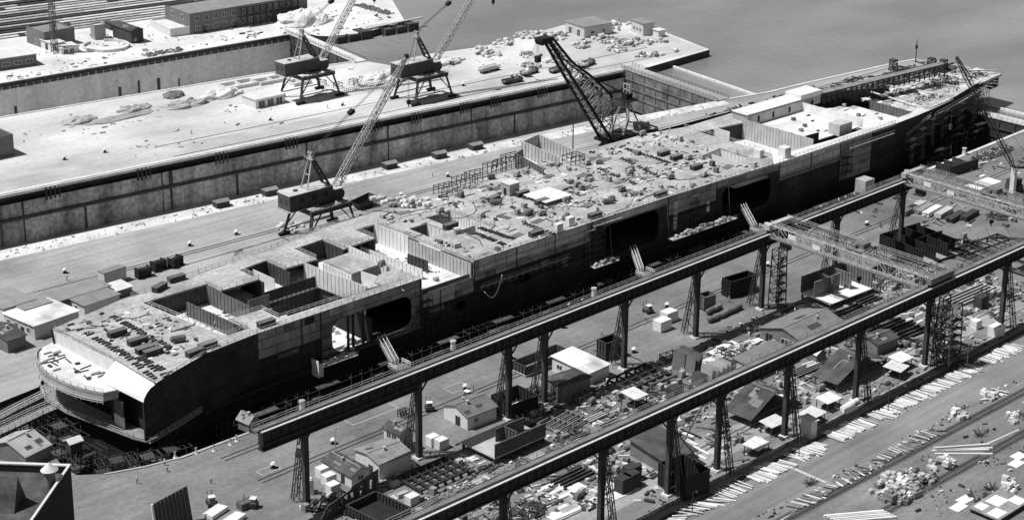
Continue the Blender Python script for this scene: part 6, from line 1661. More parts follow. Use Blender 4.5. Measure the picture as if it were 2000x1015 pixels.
# loose bits scattered on the deck plating
KB = [('bit_a', mk_plank(3.2, .3, .2, 'wood_dark', 'timber_baulk', 'baulk')), ('bit_b', mk_plank(2.0, .4, .3, 'wood_mid', 'timber_baulk', 'baulk')), ('bit_d', mk_plank(1.1, .5, .45, 'wood_dark', 'timber_baulk', 'baulk')), ('bit_c', mk_plank(4.2, .25, .15, 'wood_pale', 'timber_baulk', 'baulk'))]
def free_deck(x, y):
    return 315 < x < 440 and yn(x) + 1 < y < yf(x) - 1 and not (326 < x < 338 and 371 < y < 393.5) and not (316 < x < 326 and 378 < y < 389.5) and not (430 < x < 443 and 363 < y < 380)
pts = []
while len(pts) < 130:
    x, y = rnd.uniform(315, 448), rnd.uniform(357, 406)
    if free_deck(x, y) and noise.noise(Vector((x * .07, y * .07, 3))) > -.12: pts.append((x, y))
scatter(KB, pts, 'loose baulk of timber lying about on the wide ship deck', 'timber baulks on the wide deck', DZ + .01)
pts = [(x, y) for x, y in ((rnd.uniform(215, 233), rnd.uniform(358, 392)) for _ in range(26))]
scatter(KB, pts, 'loose baulk of timber on the deck of the blunt ship end', 'timber baulks on the blunt end', DZ + .01)
pts = [(rnd.uniform(316, 440), rnd.uniform(358, 405)) for _ in range(60)]
scatter([('plate_a', mk_plate(3.2, 2.0, 'steel_pale')), ('plate_b', mk_plate(2.2, 1.6, 'steel_white')), ('plate_c', mk_sheet(4.5, 2.2, 'steel_mid'))], [p for p in pts if free_deck(*p)], 'loose steel plate lying flat on the wide ship deck', 'loose plates on the wide deck', DZ + .01)
pts = [(rnd.uniform(316, 440), rnd.uniform(358, 405)) for _ in range(38)]
scatter(CR[:2] + [CR[3]] + [('drum', mk_drum)], [p for p in pts if free_deck(*p)], 'small crate or drum set down on the wide ship deck', 'crates and drums on the wide deck', DZ + .01)
pts = [(rnd.uniform(200.5, 207.5), rnd.uniform(366, 387)) for _ in range(26)]
scatter(KB[:3], pts, 'loose timber on the low rounded deck at the blunt end', 'timber on the low rounded deck', 11.42)
pts = [(rnd.uniform(540, 594), rnd.uniform(374, 392)) for _ in range(34)]
scatter([('slab_a', mk_plate(5, 3, 'steel_white')), ('slab_b', mk_plate(3.5, 2.4, 'steel_pale')), KB[0]], [p for p in pts if p[1] > yn(p[0]) + 4], 'loose white plate or baulk on the bow deck', 'loose plates on the bow deck', 10.22)
pts = [(rnd.uniform(503, 522), rnd.uniform(368, 388)) for _ in range(14)]
scatter([('slab_b', None), KB[0], KB[1], CR[3]], pts, 'loose plate or baulk on the white floor before the dark pit', 'loose plates before the dark pit', 12.42)
pts = [(rnd.uniform(473, 498), rnd.uniform(369, 390)) for _ in range(12)]
scatter([KB[1], CR[3], KB[2]], pts, 'small crate or baulk inside the white walled enclosure', 'bits inside the white enclosure', 13.62)
pts = [(x, y) for x, y in [(rnd.uniform(236, 312), rnd.uniform(361, 392)) for _ in range(46)] if not (261 < x < 283 and 360 < y < 383) and not (284 < x < 297 and 372 < y < 387)]
scatter([KB[0], KB[1], CR[3], KB[3]], pts, 'loose timber or crate on the white floor of the open compartments', 'bits in the open compartments', 9.52)
heap(BND, 800, 398, 42, 9, 44, 'pale bundle in the heap on the far edge of the ship deck', 'pale bundles on the far deck edge', DZ)
heap(BND[1:], 742, 395, 20, 6, 12, 'pale bundle in the heap on the far edge of the ship deck', 'pale bundles on the far deck edge', DZ)
for u, v in ((965, 335), (985, 328), (1000, 318), (870, 378), (905, 362), (930, 352), (1120, 318)):
    put('frame_a', on_deck(u, v), rnd.uniform(-.1, .1), 'open dark steel frame on the far side of the ship deck', 'steel frames on the far deck side', mk_frame(6, 4, 2.8))
# open plate bins on the far side, made of upright ribbed plates
g = thing('plate_bins', 'row of open bins of upright grey plates beside the far side of the ship', 'bins', (on_deck(1060, 305).x, on_deck(1060, 305).y, 0))
o = Vector(g.location); 
for (a, b, h_) in (((1008, 312), (1062, 342), 2.2), ((1020, 290), (1092, 322), 2.6), ((1052, 276), (1138, 314), 2.4), ((1020, 290), (1052, 276), 2.4), ((1062, 342), (1138, 314), -.6), ((1008, 312), (1020, 304), 2.2)):
    p, q = on_deck(*a), on_deck(*b); m = MB()
    m.bar(p - o + Vector((0, 0, h_ / 2 - 1.5)), q - o + Vector((0, 0, h_ / 2 - 1.5)), .18, h_ + 3)
    n = int((q - p).length / 1.7); nn = Vector((-(q - p).y, (q - p).x, 0)).normalized()
    for i in range(n + 1): c = p.lerp(q, i / max(1, n)) - o - nn * .2; m.bar(c - Vector((0, 0, 2.9)), c + Vector((0, 0, h_ - .1)), .2)
    m.build('plate_wall', 'steel_pale' if h_ > 2.3 else 'steel_mid', g)
m = MB(); m.sheet([[(p.x - o.x, p.y - o.y) for p in (on_deck(1008, 308), on_deck(1062, 338), on_deck(1138, 308), on_deck(1052, 268), on_deck(1020, 284))]], DZ - 2.6); m.build('floor', 'deck_pale', g)
for (x, y) in ((0, 0), (8, -4), (-6, 3), (4, 8)): m = MB(); m.box(x - .4, y - .4, 0, x + .4, y + .4, DZ - 2.7); m.build('post', 'steel_dark', g)
# antenna-like light mast beside the bins
g = thing('light_mast', 'thin mast with square lamp frames beside the plate bins', 'mast', at(1118, 330))
m = MB(); m.tube((0, 0, 0), (0, 0, 21), .28, .18); m.build('pole', 'steel_mid', g)
m = MB()
for dx in (-1.4, 1.4): m.bar((dx, 0, 18), (dx, 0, 21), .15); m.bar((dx * .2, 0, 18), (dx, 0, 18), .15); m.bar((dx * .2, 0, 21), (dx, 0, 21), .15)
m.build('lamp_frame', 'steel_mid', g)
for _ in range(14): 
    x = rnd.uniform(540, 608); put('frame_b', (x, rnd.uniform(yn(x) + 3, 392), 10.23 if x < 596 else 9.53), rnd.uniform(-.2, .2), 'low dark trestle on the bow deck', 'trestles on the bow deck', mk_frame(4.5, 1.4, 1.3, 2))
for i, (x0, y0, x1, y1) in enumerate(((560, 398, 566, 376), (575, 396, 580, 378), (590, 395, 594, 380), (598, 393, 612, 382), (548, 396, 546, 374))):
    tag(MB().bar((x0, y0, 10.9), (x1, y1, 10.9), .5, .4).build('staging_beam', 'wood_pale'), 'long pale staging beam laid across the bow deck', 'beam', 'staging beams across the bow')
# hoses and cables lying in loose curves
def hose(x, y, z, n, label, group, m_='steel_black', step=2.2, r_=.16):
    a = rnd.uniform(0, 6.28); p = Vector((x, y, z + .1)); b = MB()
    for _ in range(n):
        a += rnd.gauss(0, .45); q = p + Vector((math.cos(a), math.sin(a), 0)) * step
        b.bar(p, q, r_); p = q
    tag(b.build('hose', m_), label, 'hose', group)
for _ in range(16): hose(rnd.uniform(320, 430), rnd.uniform(362, 400), DZ, rnd.randint(5, 12), 'dark hose lying in a loose curve on the wide ship deck', 'hoses on the ship deck', rnd.choice(('steel_black', 'steel_pale')))
for _ in range(6): hose(rnd.uniform(213, 231), rnd.uniform(362, 386), DZ, 4, 'dark hose lying in a loose curve on the blunt end deck', 'hoses on the blunt end deck')
for _ in range(18): hose(rnd.uniform(215, 430), rnd.uniform(262, 296), .02, rnd.randint(4, 10), 'dark cable lying in a loose curve on the yard ground', 'cables on the yard ground')
# white timber dunnage and tower posts at the river end
for u, v, lb in ((1744, 138, 'left dark trestle tower at the river end of the middle pier'), (1818, 135, 'larger dark trestle tower at the river end of the middle pier'), (1842, 138, 'trestle tower nearest the bow at the river end of the middle pier')):
    m = MB(); m.lattice((0, 0, 0), (0, 0, 4.2), 2.6, 2.2, 3, .3, .2); m.box(-1.3, -1.3, 4.2, 1.3, 1.3, 4.8); tag(m.build('trestle_tower', 'steel_dark', loc=at(u, v)), lb, 'tower')
m = MB(); m.tube((0, 0, 0), (0, 0, 10), .25, .15); m.bar((-.9, 0, 7.5), (.9, 0, 7.5), .2); m.box(-.4, -.4, 6, .4, .4, 7.2); tag(m.build('signal_mast', 'steel_dark', loc=at(1788, 122)), 'short signal mast at the tip of the middle pier', 'mast')
st_ = MB(); st_.sheet([[(505, 415), (641, 414.5), (640, 428), (620, 431), (560, 431), (505, 428)]], .006); struct('oily_pier_strip', st_, 'track_bed2')
# gear along the middle pier beyond the ship
pts = []
while len(pts) < 150:
    x = rnd.uniform(430, 635); y = 413 + (rnd.random() ** .8) * (446 - 413 - (x - 525) * .10 - 7)
    if noise.noise(Vector((x * .06, y * .12, 9))) > -.1: pts.append((x, y))
litter_mass([p for p in pts if p[0] > 505 or p[1] < 424] + cloud(520, 505, 640, 413, 441, -.12, .13, 3, lambda x, y: y < 446 - (x - 525) * .09 - 4), 'pier_litter', 'timber and scrap strewn along the middle pier beyond the ship', mats=('wood_dark', 'wood_mid', 'steel_dark'), s0=.6, s1=6.5)
scatter(CR[2:], [(rnd.uniform(520, 636), rnd.uniform(412, 430)) for _ in range(12)], 'crate on the middle pier beyond the ship', 'crates along the middle pier')
scatter([('frame_c', mk_frame(7, 3, 1.6))], [(rnd.uniform(520, 630), rnd.uniform(415, 432)) for _ in range(26)], 'low dark steel frame on the middle pier beyond the ship', 'low frames on the middle pier')
for k, (x, y) in enumerate(((320, 418), (326, 421), (300, 415), (283, 414), (345, 417), (262, 408), (352, 419), (338, 424))):
    put('frame_d', (x, y, 0), rnd.uniform(-.2, .2), 'dark steel frame on the ground between ship and portal crane', 'frames behind the ship', mk_frame(5, 3, 2.2))
heap(BND, 118 + 450, 445, 26, 10, 18, 'pale bundle near the foot of the nearest portal crane', 'bundles by the nearest portal crane')
scatter(KB, [(rnd.uniform(290, 350), rnd.uniform(412, 440)) for _ in range(30)], 'crate or baulk lying around the nearest portal crane', 'bits around the nearest portal crane')
g = thing('spoil_cart', 'dark tipped cart right of the nearest portal crane', 'cart', at(712, 405)); m = MB(); m.add([(-3, -1.6, .6), (2, -1.6, .6), (2, 1.6, .6), (-3, 1.6, .6), (-4, -2, 2.6), (3.4, -2, 3.8), (3.4, 2, 3.8), (-4, 2, 2.6)], [(3, 2, 1, 0), (0, 1, 5, 4), (1, 2, 6, 5), (2, 3, 7, 6), (3, 0, 4, 7)]); m.build('tub', 'steel_dark', g)
for x in (-2, 1.4): m = MB(); m.tube((x, -1.8, .6), (x, 1.8, .6), .6, n=12); m.build('wheel', 'tyre', g)
# ---- hanging stages and gangways on the near side
def stage(u0, v0, u1, v1, w, z, label, side):
    a, b = at_y(u0, v0, 351.5), at_y(u1, v1, 351.5); a.z = b.z = (a.z + b.z) / 2
    g = thing('hanging_stage', label, 'stage', a)
    L_ = (b - a).length
    m = MB(); m.box(0, 0, 0, L_, w, .25); m.build('floor', 'steel_pale', g)
    if side: m = MB(); m.box(-.15, -.3, -2.2, 0.0, w, 2.3); m.add([(0, -.05, -2.2), (L_ * .12, -.05, -2.2), (L_ * .12, -.05, .9), (0, -.05, 1.6)], [(0, 1, 2, 3)]); m.build('end_board', 'steel_white', g)
    m = MB(); m.railing([(0.2, .08, .25), (L_, .08, .25)], 1.0, 2.0); m.build('guard_rail', 'steel_mid', g)
    for x in (0.6, L_ - .6): m = MB(); m.bar((x, w - .1, .25), (x, w + 1.5, 13), .09); m.build('suspension_rope', 'steel_mid', g)
    return a, L_
for a_ in ((622, 716, 700, 700, 2.6, 0, 'hanging stage with white end board below the first side opening', True), (1163, 522, 1210, 512, 2.6, 0, 'short hanging stage below the second side opening', False), (1316, 468, 1440, 430, 2.6, 0, 'longest hanging stage, crowded with white gear, left of the third side opening', False)):
    a, L_ = stage(*a_)
    n = int(L_ * 1.6)
    scatter([('bale_f', mk_block(1.2, 1.0, .8, 'wood_pale')), CR[3], ('bale_d', mk_block(1.2, 1.0, .8)), KB[1]], [(a.x + rnd.uniform(.6, L_ - .6), a.y + rnd.uniform(.5, 2.1)) for _ in range(n)], 'pale gear standing on a hanging stage at the hull side', 'gear on the hanging stages', a.z + .26)
    person(0, 0, 'stooping', 'person working on a hanging stage at the hull side', group='workers on the hanging stages', p=(a.x + L_ * .45, a.y + .9, a.z + .26))
for (u0, v0), (u1, v1), lb in (((744, 661), (772, 712), 'gangway below the first side opening'), ((1236, 486), (1252, 532), 'gangway below the second side opening'), ((1451, 404), (1474, 447), 'gangway left of the upper bridge crane end')):
    t_ = at_y(u0, v0, 354.2); b_ = at(u1, v1, .3); b_.y = max(b_.y, 343)
    g = thing('gangway', 'sloping ' + lb + ' from hull to dock edge', 'gangway', b_)
    d = t_ - b_
    m = MB(); 
    for s_ in (-1.1, 1.1): m.bar((s_, 0, 0), d + Vector((s_, 0, 0)), .28)
    m.bar((0, 0, .1), d + Vector((0, 0, .1)), 2.0, .08); m.build('ramp', 'steel_mid', g)
    m = MB()
    for s_ in (-1.1, 1.1, 0.0 if True else 0): m.bar((s_, 0, 1.2), d + Vector((s_, 0, 1.2)), .14)
    for i in range(6):
        for s_ in (-1.1, 1.1): c = d * (i / 5) + Vector((s_, 0, 0)); m.bar(c, c + Vector((0, 0, 1.2)), .10)
    m.build('handrail', 'steel_white', g)
    m = MB(); m.box(-2.2, -3.6, -.28, 2.2, 0, .02); m.build('landing', 'steel_mid', g)
    m = MB(); m.railing([(-2.2, 0, .02), (-2.2, -3.4, .02)], 1.2, 1.4, .16, .16); m.railing([(2.2, 0, .02), (2.2, -3.4, .02)], 1.2, 1.4, .16, .16); m.build('landing_rail', 'steel_white', g)
# hoses down the hull side
b = MB(); pr_ = None
for i in range(15):
    t = i / 14; p = Vector((323 - 6.5 * t, 354.6, 9.2 - 4.6 * math.sin(t * 3.1) * (1.1 - t * .4) - 3.2 * t)); 
    if pr_: b.bar(pr_, p, .22)
    pr_ = p
tag(b.build('air_hose', 'steel_white'), 'white hose looping down the dark hull side', 'hose')
# ---- dock scaffolding: bays of poles and planks between hull and dock wall
def mk_bay(l, w, h_, lv, pm='wood_dark', km='wood_dark'):
    def f():
        g = thing('scaffold_bay', 'x', 'scaffold')
        m = MB(); n = 6
        for i in range(n + 1):
            for y in (0, w): m.bar((l * i / n, y, 0), (l * i / n, y, h_ + rnd.uniform(-.6, 1.0)), .16)
            if i < n: m.bar((l * i / n, 0, rnd.uniform(0, h_ * .5)), (l * (i + 1) / n, 0, rnd.uniform(h_ * .5, h_)), .12)
        for k in range(1, lv + 1):
            z = h_ * k / lv - .3
            for y in (0, w): m.bar((0, y, z), (l, y, z), .12)
            for i in range(n + 1): m.bar((l * i / n, 0, z), (l * i / n, w, z), .1)
        m.build('pole_frame', pm, g)
        for k in range(1, lv + 1):
            m = MB(); z = h_ * k / lv - .2; c0 = rnd.uniform(0, l * .5); m.box(c0, .1, z, c0 + rnd.uniform(l * .3, l * .5), w * .75, z + .1); m.build('plank_deck', km, g)
        return g
    return f
for i in range(18):
    x = 226 + i * 20.2
    if x + 20 > 590: break
    put('bay', (x, min(yn(x), yn(min(x + 20, 560))) - 6.5 + (3 if x > 520 else 0), -13.9), 0, 'dark pole scaffold bay in the dock gap along the hull side', 'scaffold bays along the hull', mk_bay(20, 2.6, 12.0, 5))
for k, (x, y, rz) in enumerate(((190.5, 352, 0.1), (193, 346, -.3), (191, 361, .05), (193, 369, 0), (199, 342.5, -.25), (205, 341.5, -.1), (192, 377, .1))):
    put('bowbay', (x, y, -13.9), rz, 'dark pole scaffold bay around the blunt ship end', 'scaffold bays around the blunt end', mk_bay(9, 4.2, 14.2 - .2 * k, 6))
for i, (x, y) in enumerate(((514, 352.5), (527, 357.5), (540, 362.2), (553, 365.5), (566, 367.2), (579, 369.8))): put('baytall', (x, y, -13.9), .22 if i < 3 else .12, 'tall dark scaffold bay standing against the bow plating', 'tall scaffold bays at the bow', mk_bay(12.4, 2.4, 22.5, 8, 'steel_black', 'steel_black'))
g = thing('scaffold_hut', 'little cabin with bright roof perched on trestles in the dock head', 'cabin', (192.6, 355.6, 0)); m = MB(); m.box(-1.4, -1.2, .6, 1.4, 1.2, 3.6); m.build('wall', 'steel_dark', g); m = MB(); m.gable(-1.4, -1.2, 1.4, 1.2, 3.6, 4.2, over=.4); m.build('roof', 'roof_pale', g); m = MB(); [m.box(x - .12, y - .12, -13.9, x + .12, y + .12, .6) for x in (-1.2, 1.2) for y in (-1, 1)]; m.build('leg', 'wood_dark', g)
# trestle walkways reaching the low deck
def trestle(pts, w, label):
    pts = [Vector(p) for p in pts]; g = thing('trestle_walkway', label, 'walkway', pts[0]); o = pts[0]
    m = MB(); r = MB(); l = MB()
    for a, b in zip(pts, pts[1:]):
        m.bar(a - o, b - o, w, .3)
        d = (b - a).normalized(); n = Vector((-d.y, d.x, 0)) * (w / 2 - .1)
        for s_ in (-1, 1): r.railing([a - o + n * s_ + Vector((0, 0, .15)), b - o + n * s_ + Vector((0, 0, .15))], 1.1, 1.8, .12, .12)
        k = max(1, int((b - a).length / 4))
        for i in range(k):
            c = a.lerp(b, i / k) - o
            for s_ in (-1, 1): l.bar(c + n * s_ - Vector((0, 0, .15)), Vector((c.x + n.x * s_, c.y + n.y * s_, -14 - o.z)), .25)
    m.build('deck', 'wood_mid', g); r.build('handrail', 'wood_pale', g); l.build('pile', 'wood_dark', g)
trestle([at(-60, 868, 1.2), at(20, 832, 1.2), at(75, 806, 1.2), at(118, 788, 1.2)], 3.4, 'wide plank trestle walkway curving from the left up to the low ship deck')
trestle([at(-40, 838, 1.2), at(30, 800, 1.2), at(95, 768, 1.2)], 1.4, 'narrow plank trestle walkway behind the wide one')
# ---- steel sections being built in the yard
def section(name, label, c, l, r, h_, walls, lift=1.2, inner=(), floor='steel_pale', wallm='steel_mid', roofed=False, zz=0):
    """a raised steel floor with upright ribbed walls: walls names the sides present (l r b f), inner the fractions of cross walls"""
    c, yaw, Lx, Ly = frame3(c, l, r, zz); g = thing(name, label, 'steel section', c, yaw); occupy(c, yaw, Lx, Ly)
    m = MB(); m.box(0, 0, lift, Lx, Ly, lift + .3); m.build('floor', floor, g)
    if lift > .3:
        for i in range(4):
            for y in (.4, Ly - .8): m = MB(); x = .3 + (Lx - 1) * i / 3; m.box(x, y, 0, x + .5, y + .5, lift - .002); m.build('support', 'wood_dark', g)
    z0, z1 = lift + .302, lift + h_
    def wall(p, q, out):
        p, q = Vector((*p, 0)), Vector((*q, 0)); m = MB(); zc = Vector((0, 0, (z0 + z1) / 2))
        m.bar(p + zc, q + zc, .14, z1 - z0)
        n = max(2, int((q - p).length / 1.1)); nn = Vector((-(q - p).y, (q - p).x, 0)).normalized() * .2 * out
        for i in range(n + 1): cc = p.lerp(q, .02 + .96 * i / n) + nn; m.bar(cc + Vector((0, 0, z0)), cc + Vector((0, 0, z1 - .05)), .16)
        m.bar(p + Vector((0, 0, z1)), q + Vector((0, 0, z1)), .42, .08)
        m.build('side_wall', wallm, g)
    e = .12
    if 'l' in walls: wall((e, e), (e, Ly - e), 1)
    if 'r' in walls: wall((e, e), (Lx - e, e), 1)
    if 'b' in walls: wall((Lx - e, e), (Lx - e, Ly - e), 1)
    if 'f' in walls: wall((e, Ly - e), (Lx - e, Ly - e), -1)
    for ax, t, a, b in inner:
        if ax == 'x': wall((Lx * t, Ly * a), (Lx * t, Ly * b), 1)
        else: wall((Lx * a, Ly * t), (Lx * b, Ly * t), 1)
    return g
section('steel_section', 'open steel section with ribbed walls and pale floor raised on blocks', (1622, 606), (1563, 582), (1702, 574), 5.0, 'fb', 1.6, (('x', .35, .4, 1), ('y', .55, 0, .6), ('x', .7, .3, .9)), floor='steel_white')
section('steel_section', 'big black steel section with several cross walls beyond the nearer bridge crane', (1802, 522), (1728, 484), (1868, 492), 4.4, 'lf', .6, (('x', .3, 0, 1), ('x', .6, 0, 1), ('x', .88, .1, 1), ('y', .5, .2, 1)), wallm='steel_black', floor='pier_grey')
section('steel_section', 'flat steel section with cut out wall plates raised on a trolley', (966, 908), (902, 874), (1064, 862), 3.6, 'r', 1.5, (('y', .5, .35, .9), ('x', .5, .1, .5)), wallm='steel_crane')
section('open_bin', 'open black steel bin beside the scrap heap and runway column', (1000, 822), (962, 800), (1049, 800), 4.0, 'lrbf', .2, floor='deck_pale', wallm='steel_black')
section('open_bin', 'large open black bin with pale rim among the braced runway legs', (1337, 980), (1292, 945), (1379, 958), 5.6, 'lrbf', .2, floor='steel_dark', wallm='steel_black')
section('open_tray', 'open shallow steel tray at the bottom edge', (745, 1040), (690, 1000), (790, 1005), 2.2, 'lrbf', .3, floor='steel_black', wallm='steel_dark')
section('open_wagon', 'long open wagon filled with white sheets behind the scrap heap', (1027, 737), (1010, 722), (1104, 700), 2.6, 'lrbf', .3, (), floor='steel_white', wallm='steel_dark')
section('steel_trough', 'big dark steel trough standing on the lane beside the drums', (1427, 584), (1416, 574), (1470, 566), 5.0, 'lrbf', .2, floor='steel_black', wallm='steel_black')
section('steel_tank', 'plain dark steel tank between two runway columns', (1376, 608), (1362, 600), (1397, 601), 4.0, 'lrbf', .2, floor='steel_black', wallm='steel_mid')
section('mesh_cage', 'dark open mesh cage beside the column right of the white roofed shed', (1184, 706), (1168, 696), (1212, 694), 5.0, 'lrbf', .1, floor='steel_black', wallm='steel_dark')
section('slab_stack', 'left of two flat grey slabs with pale stripes at the right edge', (1934, 466), (1932, 446), (1970, 464), 1.2, '', .4, floor='steel_mid')
section('slab_stack', 'right of two flat grey slabs with pale stripes at the right edge', (1976, 468), (1974, 448), (2012, 466), 1.2, '', .4, floor='steel_mid')
section('timber_cart', 'dark rack of stacked timber on the quay beyond the farther bridge crane', (1856, 345), (1838, 333), (1898, 325), 3.4, 'lr', .2, (('x', .3, 0, 1), ('x', .6, 0, 1)), floor='wood_dark', wallm='wood_dark')
# upright bulkhead with cut outs near the bottom edge
a, b = at(628, 1022), at(740, 958)
g = thing('standing_bulkhead', 'upright steel bulkhead full of cut outs at the bottom edge', 'bulkhead', a, math.atan2((b - a).y, (b - a).x))
L_ = (b - a).length; m = MB()
holes = [[(x, z), (x, z + hh), (x + w, z + hh), (x + w, z)] for x, z, w, hh in ((L_ * .3, 1.2, 1.0, 2.2), (L_ * .40, 1.2, 1.0, 2.2), (L_ * .5, 1.2, 1.0, 2.2), (L_ * .66, 1.4, .8, 1.2), (L_ * .68, 3.2, .7, .9), (L_ * .84, 1.6, .9, 2.2), (L_ * .12, 2, .6, .6))]
m.wall_xz([[(0, 0), (L_, 0), (L_, 5.4), (L_ * .55, 4.9), (L_ * .5, 4.1), (L_ * .12, 3.4), (0, 1.2)]] + holes, 0, .2); m.build('plate', 'steel_crane', g)
m = MB(); [m.bar((L_ * t, -.1, 0), (L_ * t, -.1, 3.3 + t), .2) for t in (.06, .2, .26, .6, .76, .93)]; m.bar((L_ * .2, .2, 3), (L_ * .2, 4, .1), .2); m.bar((L_ * .9, .2, 4), (L_ * .9, 4, .1), .2); m.build('stiffener', 'steel_dark', g)
# grillages: welded frames of beams lying on blocks
def grill(label, c, l, r, nx, ny, h_=1.1, m_='steel_dark', name='beam_grillage'):
    c, yaw, Lx, Ly = frame3(c, l, r); occupy(c, yaw, Lx, Ly)
    m = MB()
    for i in range(nx + 1): m.bar((Lx * i / nx, 0, h_), (Lx * i / nx, Ly, h_), .34, .5)
    for j in range(ny + 1): m.bar((0, Ly * j / ny, h_ + .02), (Lx, Ly * j / ny, h_ + .02), .34, .46)
    for i in range(nx + 1):
        for j in range(0, ny + 1, max(1, ny)): m.box(Lx * i / nx - .25, Ly * j / ny - .25, 0, Lx * i / nx + .25, Ly * j / ny + .25, h_ - .25)
    o = m.build(name, m_, loc=c); o.rotation_euler.z = yaw; return tag(o, label, 'grillage')
grill('dark beam grillage on blocks left of the trolley borne steel section', (823, 966), (786, 936), (906, 922), 6, 3)
grill('grillage of joined frames behind the bare middle of the yard', (1232, 772), (1190, 752), (1300, 738), 4, 2, 1.6)
grill('lighter grillage right of the joined frames', (1272, 760), (1262, 748), (1312, 738), 3, 2, 1.3, 'steel_mid')
grill('flat open beam frame beside the hip roofed shed', (1100, 850), (1058, 828), (1140, 818), 2, 5, .6, 'steel_mid')
grill('skeleton frame at the right behind the black steel section', (1905, 520), (1860, 497), (1990, 480), 5, 2, 1.4)
# long bars and beams in parallel rows
def bars(c, l, r, n, label, group, m_='steel_dark', along='x', hh=.5, base=True):
    c, yaw, Lx, Ly = frame3(c, l, r); occupy(c, yaw, Lx, Ly, .3)
    e = Vector((math.cos(yaw), math.sin(yaw), 0)); f = Vector((-e.y, e.x, 0))
    key = 'bar_%s_%d_%s_%s' % (m_, int(Lx if along == 'x' else Ly), along, hh)
    for i in range(n):
        t = (i + .5) / n
        if along == 'x': p = c + f * Ly * t + e * (Lx / 2 + rnd.uniform(-.8, .8)); rz = yaw
        else: p = c + e * Lx * t + f * (Ly / 2 + rnd.uniform(-.6, .6)); rz = yaw + math.pi / 2
        p.z = .2; put(key, p, rz, label, group, mk_beam(Lx if along == 'x' else Ly, hh, m_))
    if base:
        for t in (.2, .8):
            m = MB(); a, b = (c + e * Lx * t, c + e * Lx * t + f * Ly) if along == 'x' else (c + f * Ly * t, c + f * Ly * t + e * Lx)
            m.bar(a + Vector((0, 0, .1)), b + Vector((0, 0, .1)), .4, .18); tag(m.build('bearer', 'wood_dark'), 'low timber bearer under rows of long bars', 'bearer', 'bearers under long bars')
bars((1758, 672), (1706, 642), (1806, 640), 7, 'long dark bar in the wide row behind the dark hut', 'long bars behind the dark hut')
bars((1660, 632), (1622, 614), (1712, 606), 5, 'long dark bar in the rows in front of the open steel section', 'long bars by the steel section')
bars((1010, 865), (985, 850), (1070, 838), 3, 'dark beam lying by the trolley borne steel section', 'beams by the trolley section')
bars((1190, 845), (1175, 830), (1218, 826), 4, 'pale tube in the small stack in the bare middle of the yard', 'tube stack mid yard', 'steel_pale')
bars((1150, 830), (1140, 822), (1182, 812), 3, 'pale tube left of the small tube stack', 'loose tubes mid yard', 'steel_pale')
bars((1105, 955), (1075, 940), (1165, 925), 4, 'dark beam among the white plates below the near runway', 'dark beams on the white plates')
bars((830, 1002), (812, 992), (868, 978), 4, 'pale tube beside the small white cabinet near the bottom', 'tubes near the bottom', 'steel_mid')
bars((1690, 600), (1670, 590), (1720, 584), 3, 'short dark bar beside the open steel section', 'short bars by the section')
bars((1560, 740), (1545, 728), (1600, 715), 5, 'bar stacked behind the big dark open shed', 'bars behind the open shed', 'steel_mid')
bars((1880, 600), (1845, 585), (1950, 566), 5, 'long bar on the ground right of the dense tower', 'bars right of the dense tower', 'steel_pale')
bars((1580, 720), (1570, 714), (1620, 704), 4, 'pale plank rack by the small open shed', 'plank rack by the open shed', 'wood_pale')
# timber stacks on the lane under the farther bridge
for i, (u, v, m_) in enumerate(((1790, 408, 'wood_pale'), (1806, 412, 'wood_mid'), (1820, 417, 'wood_pale'), (1843, 420, 'wood_pale'), (1866, 428, 'wood_dark'), (1893, 425, 'wood_dark'), (1775, 415, 'wood_mid'))):
    def f(m_=m_):
        b = MB()
        for j in range(3):
            for k in range(3): b.box(-5 + rnd.uniform(0, .6), -1.2 + k * .82, .25 + j * .5, 5 + rnd.uniform(-.6, 0), -.44 + k * .82, .7 + j * .5)
        for x in (-3.5, 0, 3.5): b.box(x - .15, -1.3, 0, x + .15, 1.3, .25)
        return simple('timber_stack', 'timber stack', b, m_)
    put('tstack' + m_ + str(i), at(u, v), R(8), ('pale' if m_ == 'wood_pale' else 'brown' if m_ == 'wood_mid' else 'black') + ' stack of squared timber lying in the slanting row under the farther bridge crane', 'timber stacks under the farther bridge', f)
# rack of standing plates
g0 = at(1330, 735)
k = 0
for (u, v, n, m_, hh) in ((1322, 722, 5, 'steel_mid', 5.2), (1345, 730, 4, 'steel_mid', 5.4), (1375, 752, 4, 'steel_pale', 5.0), (1398, 744, 4, 'steel_pale', 5.0), (1412, 738, 3, 'steel_crane', 4.6), (1362, 762, 2, 'steel_crane', 4.6)):
    p = at(u, v)
    for i in range(n):
        q = p + Vector((i * .9, rnd.uniform(-.4, .4), 0))
        put('stand_' + m_, q, rnd.uniform(-.05, .05), 'upright plate leaning in the rack behind the near runway', 'plates leaning in the rack', (lambda m_=m_, hh=hh: simple('leaning_plate', 'plate', MB().rbox((0, 0, 0), (.14, 4.0, hh), 0, .12).box(.0, -1.6, 0, .9, -1.45, .3).box(.0, 1.45, 0, .9, 1.6, .3), m_)))
        k += 1
